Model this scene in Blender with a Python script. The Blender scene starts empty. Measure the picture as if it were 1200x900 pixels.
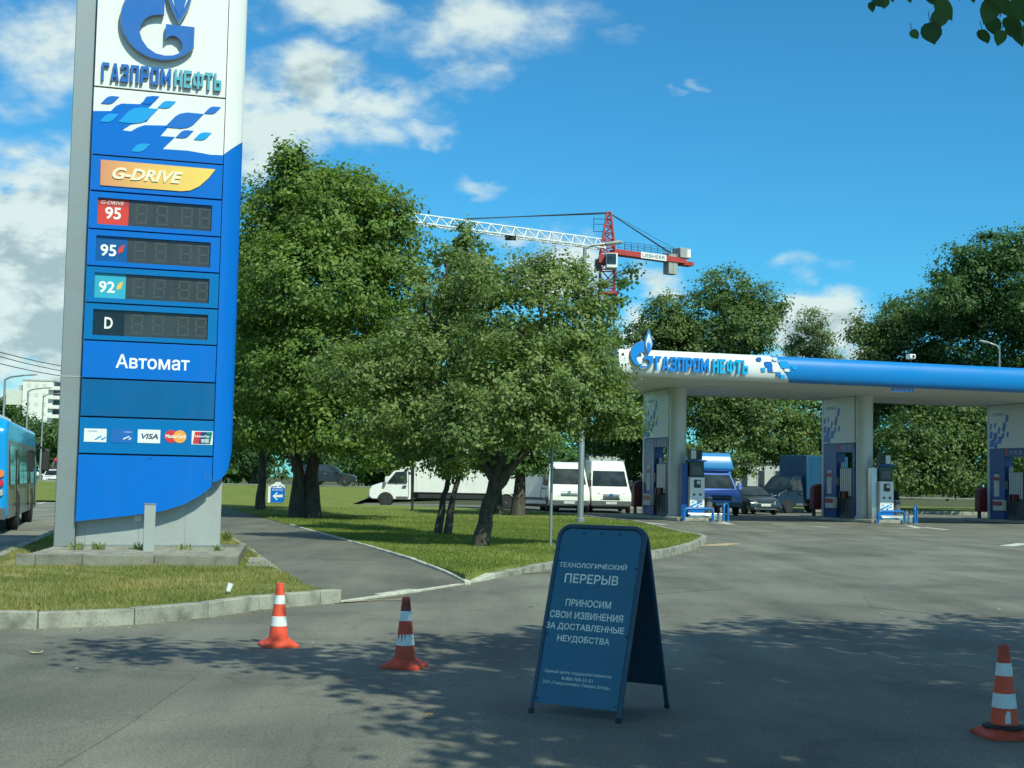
import bpy, bmesh, math, random
import numpy as np
from mathutils import Vector, Matrix
from mathutils.geometry import delaunay_2d_cdt

# ------------------------------------------------------------------ camera
F_PX, PITCH, ROLL, CAM_H = 1600.0, math.radians(4.04), math.radians(1.15), 1.5
scene = bpy.context.scene
_f = Vector((0, math.cos(PITCH), math.sin(PITCH)))
_u0 = Vector((0, -math.sin(PITCH), math.cos(PITCH)))
_r0 = Vector((1, 0, 0))
CR = _r0 * math.cos(ROLL) + _u0 * math.sin(ROLL)
CU = _u0 * math.cos(ROLL) - _r0 * math.sin(ROLL)
cam_data = bpy.data.cameras.new('camera')
cam = bpy.data.objects.new('camera', cam_data)
scene.collection.objects.link(cam)
cam_data.sensor_width = 36
cam_data.lens = 36 * F_PX / 1200
cam_data.clip_end = 6000
m = Matrix((CR, CU, -_f)).transposed().to_4x4()
m.translation = (0, 0, CAM_H)
cam.matrix_world = m
scene.camera = cam

# ------------------------------------------------------------------ sun, sky, exposure
SUN_EL = math.radians(46)
SUN_AZ = math.radians(-56)            # angle of the direction to the sun from +X, counter-clockwise
to_sun = Vector((math.cos(SUN_AZ) * math.cos(SUN_EL), math.sin(SUN_AZ) * math.cos(SUN_EL), math.sin(SUN_EL)))
sun_data = bpy.data.lights.new('sun', 'SUN')
sun_data.energy = 4.5
sun_data.angle = math.radians(0.53)
sun_data.color = (0.95, 1.0, 0.80)
sun = bpy.data.objects.new('sun', sun_data)
sun.rotation_euler = to_sun.to_track_quat('Z', 'Y').to_euler()
sun.location = (20, -20, 40)
scene.collection.objects.link(sun)
scene.view_settings.view_transform = 'Standard'
scene.view_settings.look = 'None'
scene.view_settings.exposure = 0.2
scene.view_settings.gamma = 1.0


def ray(px, py):
    return _f * F_PX + CR * (px - 600) - CU * (py - 450)


def G(px, py, z=0.0):
    d = ray(px, py)
    return Vector((0, 0, CAM_H)) + d * ((z - CAM_H) / d.z)


def D(px, py, y):
    d = ray(px, py)
    return Vector((0, 0, CAM_H)) + d * (y / d.y)


world = bpy.data.worlds.new('World')
scene.world = world
world.use_nodes = True


def build_world():
    nt = world.node_tree
    nt.nodes.clear()
    N, L = nt.nodes, nt.links

    def math_(op, a, b=None, c=None):
        n = N.new('ShaderNodeMath')
        n.operation = op
        for i, v in enumerate((a, b, c)):
            if v is None:
                continue
            if isinstance(v, (int, float)):
                n.inputs[i].default_value = v
            else:
                L.new(v, n.inputs[i])
        return n.outputs[0]

    def mrange(v, a, b, c=0.0, d=1.0, smooth=True):
        n = N.new('ShaderNodeMapRange')
        n.interpolation_type = 'SMOOTHSTEP' if smooth else 'LINEAR'
        L.new(v, n.inputs['Value'])
        for k, val in zip(('From Min', 'From Max', 'To Min', 'To Max'), (a, b, c, d)):
            n.inputs[k].default_value = val
        return n.outputs[0]

    out = N.new('ShaderNodeOutputWorld')
    sky = N.new('ShaderNodeTexSky')
    sky.sky_type = 'NISHITA'
    sky.sun_disc = False
    sky.sun_elevation = SUN_EL
    sky.sun_rotation = math.atan2(to_sun.x, to_sun.y)
    sky.air_density = 1.0
    sky.dust_density = 0.4
    sky.ozone_density = 1.2
    tint = N.new('ShaderNodeMix')
    tint.data_type = 'RGBA'
    tint.blend_type = 'MULTIPLY'
    tint.inputs['Factor'].default_value = 1.0
    L.new(sky.outputs[0], tint.inputs[6])
    tint.inputs[7].default_value = (0.20, 0.74, 0.98, 1)
    bg_sky = N.new('ShaderNodeBackground')
    L.new(tint.outputs[2], bg_sky.inputs[0])
    bg_sky.inputs[1].default_value = 0.128

    tc = N.new('ShaderNodeTexCoord')
    dirv = tc.outputs['Generated']
    sep = N.new('ShaderNodeSeparateXYZ')
    L.new(dirv, sep.inputs[0])
    # cloud layer coordinates: directions flattened towards the horizon
    sc = N.new('ShaderNodeVectorMath')
    sc.operation = 'MULTIPLY'
    L.new(dirv, sc.inputs[0])
    sc.inputs[1].default_value = (1.0, 1.0, 1.9)

    def fbm(scale, off, detail=9, rough=0.56, dist=0.25):
        mp = N.new('ShaderNodeVectorMath')
        mp.operation = 'ADD'
        L.new(sc.outputs[0], mp.inputs[0])
        mp.inputs[1].default_value = off
        n = N.new('ShaderNodeTexNoise')
        n.inputs['Scale'].default_value = scale
        n.inputs['Detail'].default_value = detail
        n.inputs['Roughness'].default_value = rough
        n.inputs['Distortion'].default_value = dist
        L.new(mp.outputs[0], n.inputs['Vector'])
        return n.outputs['Fac']

    big = fbm(3.2, (3.1, 0.4, 1.7), detail=3)
    fine = fbm(13.0, (0, 0, 0), rough=0.57, dist=0.1)
    fine_up = fbm(13.0, (0.006, -0.008, 0.03), rough=0.57, dist=0.1)
    # where clouds stand: broad cumulus banks round the whole sky, with those in view set by direction
    blobs = [  # px, py, rx, ry (pixels), weight
        (10, 285, 135, 95, 0.95), (40, 380, 150, 75, 0.85), (70, 440, 150, 50, 0.6), (60, 50, 85, 62, 0.40), (20, 120, 40, 40, 0.24), (390, 112, 112, 52, 0.58), (330, 130, 80, 60, 0.5), (310, 165, 70, 45, 0.42),
        (500, 150, 40, 18, 0.3), (560, 20, 140, 50, 0.36), (530, 80, 70, 36, 0.36), (400, 8, 120, 32, 0.36), (570, 218, 46, 12, 0.19), (735, 48, 44, 20, 0.26),
        (665, 22, 46, 16, 0.25), (790, 100, 17, 10, 0.24), (828, 93, 22, 11, 0.27), (955, 312, 52, 15, 0.30), (950, 372, 60, 36, 0.62),
        (660, 300, 60, 50, 0.52), (765, 335, 44, 22, 0.52), (745, 395, 40, 30, 0.5), (1010, 425, 90, 46, 0.5), (600, 280, 30, 14, 0.4)]
    wn = N.new('ShaderNodeTexNoise')
    wn.inputs['Scale'].default_value = 22.0
    wn.inputs['Detail'].default_value = 5
    L.new(sc.outputs[0], wn.inputs['Vector'])
    wv = N.new('ShaderNodeVectorMath')
    wv.operation = 'MULTIPLY_ADD'
    L.new(wn.outputs['Color'], wv.inputs[0])
    wv.inputs[1].default_value = (0.07, 0.07, 0.045)
    L.new(dirv, wv.inputs[2])
    wo = N.new('ShaderNodeVectorMath')
    wo.operation = 'SUBTRACT'
    L.new(wv.outputs[0], wo.inputs[0])
    wo.inputs[1].default_value = (0.035, 0.035, 0.0225)
    warped = wo.outputs[0]
    acc = None
    for (px, py, rx, ry, wgt) in blobs:
        d = ray(px, py).normalized()
        sub = N.new('ShaderNodeVectorMath')
        sub.operation = 'SUBTRACT'
        L.new(warped, sub.inputs[0])
        sub.inputs[1].default_value = d
        mul = N.new('ShaderNodeVectorMath')
        mul.operation = 'MULTIPLY'
        L.new(sub.outputs[0], mul.inputs[0])
        mul.inputs[1].default_value = (F_PX / rx / 1.15, F_PX / rx / 1.15, F_PX / ry / 1.15)
        ln = N.new('ShaderNodeVectorMath')
        ln.operation = 'LENGTH'
        L.new(mul.outputs[0], ln.inputs[0])
        w = mrange(ln.outputs['Value'], 0.0, 1.5, wgt, 0.0)
        acc = w if acc is None else math_('MAXIMUM', acc, w)
    # elsewhere (outside the picture) clouds of the same sort from broad noise
    fx = math_('DIVIDE', sep.outputs[0], math_('MAXIMUM', sep.outputs[1], 0.05))
    inside = math_('MULTIPLY', mrange(math_('ABSOLUTE', fx), 0.42, 0.6, 1.0, 0.0), mrange(sep.outputs[1], 0.3, 0.6))
    inside = math_('MULTIPLY', inside, mrange(sep.outputs[2], 0.4, 0.55, 1.0, 0.0))
    wide = mrange(big, 0.46, 0.66, 0.0, 0.55)
    bias = math_('ADD', math_('MULTIPLY', acc, inside), math_('MULTIPLY', wide, math_('SUBTRACT', 1.0, inside)))
    dens = math_('MULTIPLY', bias, math_('MULTIPLY_ADD', math_('SUBTRACT', fine, 0.5), 3.6, 1.0))
    dens_up = math_('MULTIPLY', bias, math_('MULTIPLY_ADD', math_('SUBTRACT', fine_up, 0.5), 3.6, 1.0))
    alpha = mrange(dens, 0.10, 0.46)
    shade = mrange(math_('SUBTRACT', dens_up, math_('MULTIPLY', dens, 0.55)), 0.10, 0.50, 1.0, 0.0)
    colm = N.new('ShaderNodeMix')
    colm.data_type = 'RGBA'
    L.new(shade, colm.inputs['Factor'])
    colm.inputs[6].default_value = (0.42, 0.56, 0.58, 1)
    colm.inputs[7].default_value = (0.80, 0.94, 0.90, 1)
    bg_c = N.new('ShaderNodeBackground')
    L.new(colm.outputs[2], bg_c.inputs[0])
    bg_c.inputs[1].default_value = 0.82
    mix = N.new('ShaderNodeMixShader')
    up = mrange(sep.outputs[2], -0.01, 0.02)
    L.new(math_('MULTIPLY', math_('MULTIPLY', alpha, up), 0.93), mix.inputs[0])
    L.new(bg_sky.outputs[0], mix.inputs[1])
    L.new(bg_c.outputs[0], mix.inputs[2])
    L.new(mix.outputs[0], out.inputs[0])


build_world()

# ------------------------------------------------------------------ helpers
rng = np.random.default_rng(7)
random.seed(7)
COL = scene.collection
ORIGIN = {}


class MB:
    """collects faces in world coordinates; build() links them as one mesh object"""

    def __init__(self):
        self.v, self.f = [], []

    def add(self, pts, faces):
        b = len(self.v)
        self.v += [tuple(p) for p in pts]
        self.f += [tuple(i + b for i in fc) for fc in faces]
        return self

    def hexa(self, p):      # 8 points: bottom ring 0-3, top ring 4-7
        return self.add(p, [(3, 2, 1, 0), (4, 5, 6, 7), (0, 1, 5, 4), (1, 2, 6, 5), (2, 3, 7, 6), (3, 0, 4, 7)])

    def box(self, x0, y0, z0, x1, y1, z1):
        return self.hexa([(x0, y0, z0), (x1, y0, z0), (x1, y1, z0), (x0, y1, z0), (x0, y0, z1), (x1, y0, z1), (x1, y1, z1), (x0, y1, z1)])

    def fbox(self, fr, a0, b0, c0, a1, b1, c1):
        P = fr.pt
        return self.hexa([P(a0, b0, c0), P(a1, b0, c0), P(a1, b0, c1), P(a0, b0, c1), P(a0, b1, c0), P(a1, b1, c0), P(a1, b1, c1), P(a0, b1, c1)])

    def poly(self, fr, pts, c0, c1):     # 2D outline in frame, extruded c0 -> c1
        n = len(pts)
        ar = sum(pts[i][0] * pts[(i + 1) % n][1] - pts[(i + 1) % n][0] * pts[i][1] for i in range(n))
        if ar < 0:
            pts = pts[::-1]
        vs = [fr.pt(a, b, c0) for a, b in pts] + [fr.pt(a, b, c1) for a, b in pts]
        fs = [tuple(range(n - 1, -1, -1)), tuple(range(n, 2 * n))]
        fs += [(i, (i + 1) % n, n + (i + 1) % n, n + i) for i in range(n)]
        return self.add(vs, fs)

    def tube(self, pts, rad, seg=8, cap=True):
        pts = [Vector(p) for p in pts]
        n = len(pts)
        rad = rad if isinstance(rad, (list, tuple)) else [rad] * n
        vs = []
        up = Vector((0, 0, 1))
        prev = None
        for i, p in enumerate(pts):
            t = (pts[min(i + 1, n - 1)] - pts[max(i - 1, 0)]).normalized()
            if prev is None:
                a = t.cross(up if abs(t.z) < 0.95 else Vector((1, 0, 0))).normalized()
            else:
                a = (prev - t * prev.dot(t)).normalized()
            prev = a
            b = t.cross(a)
            for k in range(seg):
                th = 2 * math.pi * k / seg
                vs.append(p + (a * math.cos(th) + b * math.sin(th)) * rad[i])
        fs = []
        for i in range(n - 1):
            for k in range(seg):
                k2 = (k + 1) % seg
                fs.append((i * seg + k, i * seg + k2, (i + 1) * seg + k2, (i + 1) * seg + k))
        if cap:
            fs.append(tuple(range(seg - 1, -1, -1)))
            fs.append(tuple((n - 1) * seg + k for k in range(seg)))
        return self.add(vs, fs)

    def lathe(self, centre, prof, seg=24, axis=(0, 0, 1), capped=True):
        ax = Vector(axis).normalized()
        a = ax.cross(Vector((1, 0, 0)) if abs(ax.x) < 0.9 else Vector((0, 1, 0))).normalized()
        b = ax.cross(a)
        c = Vector(centre)
        vs = []
        for r, h in prof:
            for k in range(seg):
                th = 2 * math.pi * k / seg
                vs.append(c + ax * h + (a * math.cos(th) + b * math.sin(th)) * r)
        fs = []
        n = len(prof)
        for i in range(n - 1):
            for k in range(seg):
                k2 = (k + 1) % seg
                fs.append((i * seg + k, i * seg + k2, (i + 1) * seg + k2, (i + 1) * seg + k))
        if capped:
            fs.append(tuple(range(seg - 1, -1, -1)))
            fs.append(tuple((n - 1) * seg + k for k in range(seg)))
        return self.add(vs, fs)


class Fr:
    """frame: origin, u (across), v (up), n (outwards)"""

    def __init__(self, o, u, v, n=None):
        self.o, self.u, self.v = Vector(o), Vector(u).normalized(), Vector(v).normalized()
        self.n = Vector(n).normalized() if n is not None else self.u.cross(self.v)

    def pt(self, a, b, c=0.0):
        return self.o + self.u * a + self.v * b + self.n * c

    def px(self, x, y):      # photo measurement -> (a, b) on this plane
        d = ray(x, y)
        o = Vector((0, 0, CAM_H))
        t = (self.o - o).dot(self.n) / d.dot(self.n)
        p = o + d * t - self.o
        return p.dot(self.u), p.dot(self.v)


def tag(o, label=None, cat=None, group=None, kind=None):
    if label: o['label'] = label
    if cat: o['category'] = cat
    if group: o['group'] = group
    if kind: o['kind'] = kind
    return o


def thing(name, label, cat, loc=(0, 0, 0), group=None):
    o = bpy.data.objects.new(name, None)
    o.empty_display_size = 0.2
    COL.objects.link(o)
    o.location = loc
    ORIGIN[o] = Vector(loc)
    return tag(o, label, cat, group)


def link(name, me, mat, parent=None):
    o = bpy.data.objects.new(name, me)
    COL.objects.link(o)
    if parent is not None:
        o.parent = parent
        ORIGIN[o] = ORIGIN[parent]
    else:
        ORIGIN[o] = Vector((0, 0, 0))
    if mat is not None:
        me.materials.clear()
        me.materials.append(mat)
    return o


def ob(name, mb, mat, parent=None, bevel=0.0, smooth=False, seg=2, label=None):
    off = ORIGIN[parent] if parent is not None else Vector((0, 0, 0))
    me = bpy.data.meshes.new(name)
    me.from_pydata([(p[0] - off.x, p[1] - off.y, p[2] - off.z) for p in mb.v], [], mb.f)
    me.update()
    o = link(name, me, mat, parent)
    bm = bmesh.new()
    bm.from_mesh(me)
    bmesh.ops.recalc_face_normals(bm, faces=bm.faces)
    bm.to_mesh(me)
    bm.free()
    if smooth:
        me.polygons.foreach_set('use_smooth', [True] * len(me.polygons))
        me.set_sharp_from_angle(angle=math.radians(38))
    if bevel > 0:
        b = o.modifiers.new('bevel', 'BEVEL')
        b.width, b.segments, b.limit_method, b.angle_limit = bevel, seg, 'ANGLE', math.radians(35)
        me.polygons.foreach_set('use_smooth', [True] * len(me.polygons))
        me.set_sharp_from_angle(angle=math.radians(38))
    if label: o['label'] = label
    return o


def structure(name, mb, mat, **k):
    return tag(ob(name, mb, mat, None, **k), kind='structure')


def text_mesh(body, bold=0.0, shear=0.0):
    """lettering as triangles: outlines of the built-in font, filled by winding number"""
    cu = bpy.data.curves.new('text', 'FONT')
    cu.body = body
    cu.shear = shear
    cu.resolution_u = 3
    cu.fill_mode = 'NONE'
    to = bpy.data.objects.new('text', cu)
    COL.objects.link(to)
    dg = bpy.context.evaluated_depsgraph_get()
    dg.update()
    me = bpy.data.meshes.new_from_object(to.evaluated_get(dg))
    co = np.array([(v.co.x, v.co.y) for v in me.vertices])
    ed = [tuple(e.vertices) for e in me.edges]
    bpy.data.objects.remove(to)
    bpy.data.curves.remove(cu)
    bpy.data.meshes.remove(me)
    # edges directed along each outline (vertices of one outline follow each other)
    dired = [(a, b) if b == a + 1 else ((b, a) if a == b + 1 else (max(a, b), min(a, b))) for a, b in ed]
    if bold:
        nx, pv = {a: b for a, b in dired}, {b: a for a, b in dired}
        moved = co.copy()
        if sum(co[a][0] * co[b][1] - co[b][0] * co[a][1] for a, b in dired) > 0:
            bold = -bold
        for i in range(len(co)):
            if i not in nx or i not in pv:
                continue
            d0, d1 = co[i] - co[pv[i]], co[nx[i]] - co[i]
            d0, d1 = d0 / (np.hypot(*d0) + 1e-9), d1 / (np.hypot(*d1) + 1e-9)
            n0, n1 = np.array([-d0[1], d0[0]]), np.array([-d1[1], d1[0]])
            mt_ = n0 + n1
            moved[i] = co[i] + bold * mt_ / max(0.5, 0.5 * (mt_ @ mt_))
        co = moved
    A, B = co[[e[0] for e in dired]], co[[e[1] for e in dired]]
    vo, _, fo, *_ = delaunay_2d_cdt([Vector(p) for p in co], ed, [], 0, 1e-6)
    P = np.array([tuple(v) for v in vo])
    T = np.array([tuple(f) for f in fo])
    C = P[T].mean(1)
    wind = np.zeros(len(C), int)
    for k in range(0, len(C), 400):
        c = C[k:k + 400]
        up = (A[None, :, 1] <= c[:, None, 1]) & (B[None, :, 1] > c[:, None, 1])
        dn = (A[None, :, 1] > c[:, None, 1]) & (B[None, :, 1] <= c[:, None, 1])
        cr = (B[None, :, 0] - A[None, :, 0]) * (c[:, None, 1] - A[None, :, 1]) - (c[:, None, 0] - A[None, :, 0]) * (B[None, :, 1] - A[None, :, 1])
        wind[k:k + 400] = (up & (cr > 0)).sum(1) - (dn & (cr < 0)).sum(1)
    T = T[wind != 0]
    used = np.unique(T)
    re_ = {int(v): n for n, v in enumerate(used)}
    return [Vector((P[v][0], P[v][1], 0)) for v in used], [tuple(re_[int(v)] for v in t) for t in T]


def text_on(name, body, fr, a0, b0, a1, b1, mat, parent, c0=0.002, depth=0.0, bold=0.0, shear=0.0, slope=0.0):
    """lettering fitted into the box a0..a1, b0..b1 on the frame"""
    vs, fs = text_mesh(body, bold, shear)
    xs, ys = [v.x for v in vs], [v.y for v in vs]
    x0, x1, y0, y1 = min(xs), max(xs), min(ys), max(ys)
    sx, sy = (a1 - a0) / max(x1 - x0, 1e-6), (b1 - b0) / max(y1 - y0, 1e-6)
    P = lambda v, c: fr.pt(a0 + (v.x - x0) * sx, b0 + (v.y - y0) * sy + slope * (v.x - x0) * sx, c)
    mb = MB()
    if depth <= 0:
        mb.add([P(v, c0) for v in vs], fs)
    else:
        n = len(vs)
        ed = {}
        for f in fs:
            for i in range(len(f)):
                e = (f[i], f[(i + 1) % len(f)])
                if (e[1], e[0]) in ed:
                    del ed[(e[1], e[0])]
                else:
                    ed[e] = 1
        mb.add([P(v, c0 + depth) for v in vs] + [P(v, c0) for v in vs], fs + [tuple(reversed([i + n for i in f])) for f in fs] +
               [(b_, a_, a_ + n, b_ + n) for a_, b_ in ed])
    return ob(name, mb, mat, parent)


# ------------------------------------------------------------------ materials
def rgb(r, g, b):
    f = lambda c: (c / 255 / 12.92) if c / 255 <= 0.04045 else ((c / 255 + 0.055) / 1.055) ** 2.4
    return (f(r), f(g), f(b), 1)


def nodes(name):
    mt = bpy.data.materials.new(name)
    mt.use_nodes = True
    nt = mt.node_tree
    return mt, nt, nt.nodes['Principled BSDF']


def noise_fac(nt, scale, detail=4, rough=0.55, coord='Object', stretch=None):
    tc = nt.nodes.new('ShaderNodeTexCoord')
    n = nt.nodes.new('ShaderNodeTexNoise')
    n.inputs['Scale'].default_value = scale
    n.inputs['Detail'].default_value = detail
    n.inputs['Roughness'].default_value = rough
    if stretch:
        mp = nt.nodes.new('ShaderNodeMapping')
        mp.inputs['Scale'].default_value = stretch
        nt.links.new(tc.outputs[coord], mp.inputs[0])
        nt.links.new(mp.outputs[0], n.inputs['Vector'])
    else:
        nt.links.new(tc.outputs[coord], n.inputs['Vector'])
    return n.outputs['Fac']


def ramp(nt, fac, stops):
    r = nt.nodes.new('ShaderNodeValToRGB')
    e = r.color_ramp.elements
    while len(e) < len(stops):
        e.new(0.5)
    for el, (p, c) in zip(e, stops):
        el.position = p
        el.color = c if len(c) == 4 else (*c, 1)
    nt.links.new(fac, r.inputs[0])
    return r.outputs[0]


def mixc(nt, fac, a, b, mode='MIX'):
    n = nt.nodes.new('ShaderNodeMix')
    n.data_type = 'RGBA'
    n.blend_type = mode
    for i, v in ((0, fac), (6, a), (7, b)):
        if hasattr(v, 'is_linked'):
            nt.links.new(v, n.inputs[i])
        else:
            n.inputs[i].default_value = v if i == 0 else (v if len(v) == 4 else (*v, 1))
    return n.outputs[2]


def bump(nt, bsdf, height, strength=0.3, dist=0.01):
    b = nt.nodes.new('ShaderNodeBump')
    b.inputs['Strength'].default_value = strength
    b.inputs['Distance'].default_value = dist
    nt.links.new(height, b.inputs['Height'])
    nt.links.new(b.outputs[0], bsdf.inputs['Normal'])


def paint(name, col, rough=0.4, metal=0.0, dirt=0.18, scale=3.0, spec=0.5, coat=0.0):
    """painted / plastic / metal surface with slight grime and uneven gloss"""
    mt, nt, b = nodes(name)
    col = col if len(col) == 4 else (*col, 1)
    n1 = noise_fac(nt, scale, 6, 0.6)
    n2 = noise_fac(nt, scale * 0.7, 5, 0.6, stretch=(3, 3, 0.35))
    dk = tuple(c * (1 - dirt) for c in col[:3])
    dusty = tuple(c * 0.85 + 0.035 for c in col[:3])
    c = mixc(nt, ramp(nt, n1, [(0.35, (0, 0, 0)), (0.7, (1, 1, 1))]), col, dk)
    c = mixc(nt, ramp(nt, n2, [(0.5, (0, 0, 0)), (0.8, (dirt * 2, dirt * 2, dirt * 2))]), c, dusty)
    nt.links.new(c, b.inputs['Base Color'])
    r = ramp(nt, n1, [(0.3, (rough * 0.85,) * 3), (0.75, (min(1, rough * 1.25),) * 3)])
    nt.links.new(r, b.inputs['Roughness'])
    b.inputs['Metallic'].default_value = metal
    b.inputs['Specular IOR Level'].default_value = spec
    b.inputs['Coat Weight'].default_value = coat
    return mt


M = {}
M['py_blue'] = paint('py_blue', (0.0, 0.135, 0.53), 0.5, dirt=0.07, scale=1.5, spec=0.15)
M['py_blue_mid'] = paint('py_blue_mid', (0.0, 0.145, 0.41), 0.45, dirt=0.07, scale=1.5, spec=0.15)
M['py_blue_dull'] = paint('py_blue_dull', (0.0, 0.105, 0.29), 0.45, dirt=0.12, scale=2, spec=0.2)
M['py_white'] = paint('py_white', (0.70, 0.71, 0.69), 0.4, dirt=0.05, scale=1.5)
M['logo_blue'] = paint('logo_blue', (0.008, 0.12, 0.43), 0.35, dirt=0.08)
M['logo_edge'] = paint('logo_edge', (0.17, 0.20, 0.23), 0.4, dirt=0.1)
M['logo_cyan'] = paint('logo_cyan', (0.09, 0.36, 0.46), 0.35, dirt=0.08)
M['tile_cyan'] = paint('tile_cyan', (0.0, 0.29, 0.66), 0.35, dirt=0.06)
M['tile_blue'] = paint('tile_blue', (0.0, 0.13, 0.50), 0.35, dirt=0.06)
M['galv'] = paint('galv', (0.30, 0.33, 0.33), 0.42, metal=0.55, dirt=0.22, scale=2.5)
M['galv_plate'] = paint('galv_plate', (0.36, 0.39, 0.38), 0.5, metal=0.25, dirt=0.2, scale=2)
M['steel'] = paint('steel', (0.5, 0.52, 0.52), 0.3, metal=0.85, dirt=0.15)
M['seam'] = paint('seam', (0.012, 0.02, 0.045), 0.6, dirt=0.1)
M['white_print'] = paint('white_print', (0.78, 0.80, 0.78), 0.5, dirt=0.05)
M['white_dim'] = paint('white_dim', (0.62, 0.64, 0.58), 0.55, dirt=0.15)
M['display'] = paint('display', (0.038, 0.047, 0.05), 0.15, dirt=0.2, scale=2)
M['display_black'] = paint('display_black', (0.008, 0.012, 0.018), 0.12, dirt=0.1)
M['segment'] = paint('segment', (0.050, 0.060, 0.062), 0.4, dirt=0.1)
M['red_sq'] = paint('red_sq', (0.62, 0.045, 0.025), 0.35, dirt=0.08)
M['cyan_sq'] = paint('cyan_sq', (0.03, 0.36, 0.50), 0.35, dirt=0.08)
M['blue_sq'] = paint('blue_sq', (0.0, 0.08, 0.28), 0.3, dirt=0.08)
M['yellow'] = paint('yellow', (0.72, 0.45, 0.08), 0.4, dirt=0.1)
M['gold_text'] = paint('gold_text', (0.80, 0.75, 0.52), 0.4, dirt=0.1)
M['orange_card'] = paint('orange_card', (0.78, 0.33, 0.06), 0.4, dirt=0.05)
M['red_card'] = paint('red_card', (0.55, 0.03, 0.04), 0.4, dirt=0.05)
M['green_card'] = paint('green_card', (0.0, 0.16, 0.15), 0.4, dirt=0.05)
M['navy'] = paint('navy', (0.01, 0.035, 0.14), 0.4, dirt=0.1)
M['concrete'] = None
M['board_blue'] = paint('board_blue', (0.004, 0.125, 0.21), 0.38, dirt=0.16, scale=4)
M['board_frame'] = paint('board_frame', (0.006, 0.05, 0.10), 0.35, dirt=0.2, scale=5)
M['board_back'] = paint('board_back', (0.01, 0.045, 0.075), 0.6, dirt=0.2, scale=4)
M['board_text'] = paint('board_text', (0.78, 0.80, 0.70), 0.55, dirt=0.2, scale=9)
M['cone_orange'] = paint('cone_orange', (0.80, 0.085, 0.03), 0.55, dirt=0.24, scale=11)
M['cone_old'] = paint('cone_old', (0.58, 0.06, 0.025), 0.6, dirt=0.35, scale=9)
M['cone_dark'] = paint('cone_dark', (0.20, 0.03, 0.022), 0.6, dirt=0.3, scale=9)
M['cone_white'] = paint('cone_white', (0.70, 0.73, 0.70), 0.4, dirt=0.15, scale=9)
M['rubber'] = paint('rubber', (0.018, 0.018, 0.018), 0.75, dirt=0.2)
M['blackpl'] = paint('blackpl', (0.02, 0.022, 0.024), 0.5, dirt=0.2)
M['greypl'] = paint('greypl', (0.10, 0.11, 0.115), 0.5, dirt=0.2)
M['car_white'] = paint('car_white', (0.74, 0.76, 0.70), 0.3, dirt=0.1, scale=2, coat=0.5)
M['car_white2'] = paint('car_white2', (0.68, 0.70, 0.68), 0.35, dirt=0.12, scale=2, coat=0.3)
M['box_white'] = paint('box_white', (0.70, 0.72, 0.69), 0.55, dirt=0.12, scale=1)
M['car_blue'] = paint('car_blue', (0.12, 0.22, 0.66), 0.25, dirt=0.1, scale=2, coat=0.6)
M['tent_blue'] = paint('tent_blue', (0.03, 0.22, 0.52), 0.3, dirt=0.12, scale=2, coat=0.5)
M['box_teal'] = paint('box_teal', (0.004, 0.055, 0.12), 0.45, dirt=0.15, scale=1)
M['car_black'] = paint('car_black', (0.018, 0.026, 0.032), 0.2, dirt=0.2, scale=3, coat=0.8)
M['bus_blue'] = paint('bus_blue', (0.0, 0.27, 0.66), 0.3, dirt=0.1, scale=1, coat=0.4)
M['bus_grey'] = paint('bus_grey', (0.16, 0.19, 0.19), 0.4, dirt=0.2, scale=1, coat=0.2)
M['bus_red'] = paint('bus_red', (0.35, 0.03, 0.04), 0.4, dirt=0.15, scale=1)
M['chrome'] = paint('chrome', (0.6, 0.62, 0.62), 0.2, metal=0.9, dirt=0.1)
M['lamp_red'] = paint('lamp_red', (0.55, 0.02, 0.05), 0.25, dirt=0.1)
M['lamp_orange'] = paint('lamp_orange', (0.75, 0.22, 0.04), 0.25, dirt=0.1)
M['crane_red'] = paint('crane_red', (0.42, 0.045, 0.04), 0.5, dirt=0.25, scale=0.6)
M['crane_white'] = paint('crane_white', (0.74, 0.77, 0.77), 0.5, dirt=0.12, scale=0.6)
M['crane_grey'] = paint('crane_grey', (0.33, 0.35, 0.34), 0.6, dirt=0.2, scale=0.6)
M['cable'] = paint('cable', (0.03, 0.035, 0.04), 0.6)
M['canopy_blue'] = paint('canopy_blue', (0.0, 0.175, 0.50), 0.35, dirt=0.06, scale=0.5)
M['canopy_white'] = paint('canopy_white', (0.68, 0.70, 0.68), 0.35, dirt=0.06, scale=0.5)
M['canopy_soffit'] = paint('canopy_soffit', (0.58, 0.62, 0.60), 0.5, dirt=0.08, scale=0.5)
M['column'] = paint('column', (0.56, 0.59, 0.57), 0.3, dirt=0.1, scale=1)
M['pump_blue'] = paint('pump_blue', (0.0, 0.06, 0.26), 0.35, dirt=0.15, scale=1)
M['pump_red'] = paint('pump_red', (0.42, 0.03, 0.03), 0.45, dirt=0.2)
M['hoop_blue'] = paint('hoop_blue', (0.005, 0.13, 0.42), 0.3, dirt=0.12)
M['bld_white'] = paint('bld_white', (0.72, 0.72, 0.66), 0.7, dirt=0.1, scale=0.2)
M['bld_grey'] = paint('bld_grey', (0.45, 0.46, 0.44), 0.7, dirt=0.15, scale=0.2)
M['bld_win'] = paint('bld_win', (0.03, 0.05, 0.06), 0.2, dirt=0.1)
M['bld_dull'] = paint('bld_dull', (0.46, 0.47, 0.44), 0.7, dirt=0.2, scale=0.4)
M['wheel_rim'] = paint('wheel_rim', (0.36, 0.37, 0.37), 0.4, metal=0.2, dirt=0.3, scale=8)
M['cabinet_red'] = paint('cabinet_red', (0.17, 0.016, 0.02), 0.5, dirt=0.25)
M['cab_dark'] = paint('cab_dark', (0.004, 0.016, 0.035), 0.3, dirt=0.2)  # truck cab colour darkened to stand for the shade on it
M['dry_leaf_orange'] = paint('dry_leaf_orange', (0.72, 0.36, 0.10), 0.6, dirt=0.2, scale=20)
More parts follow.
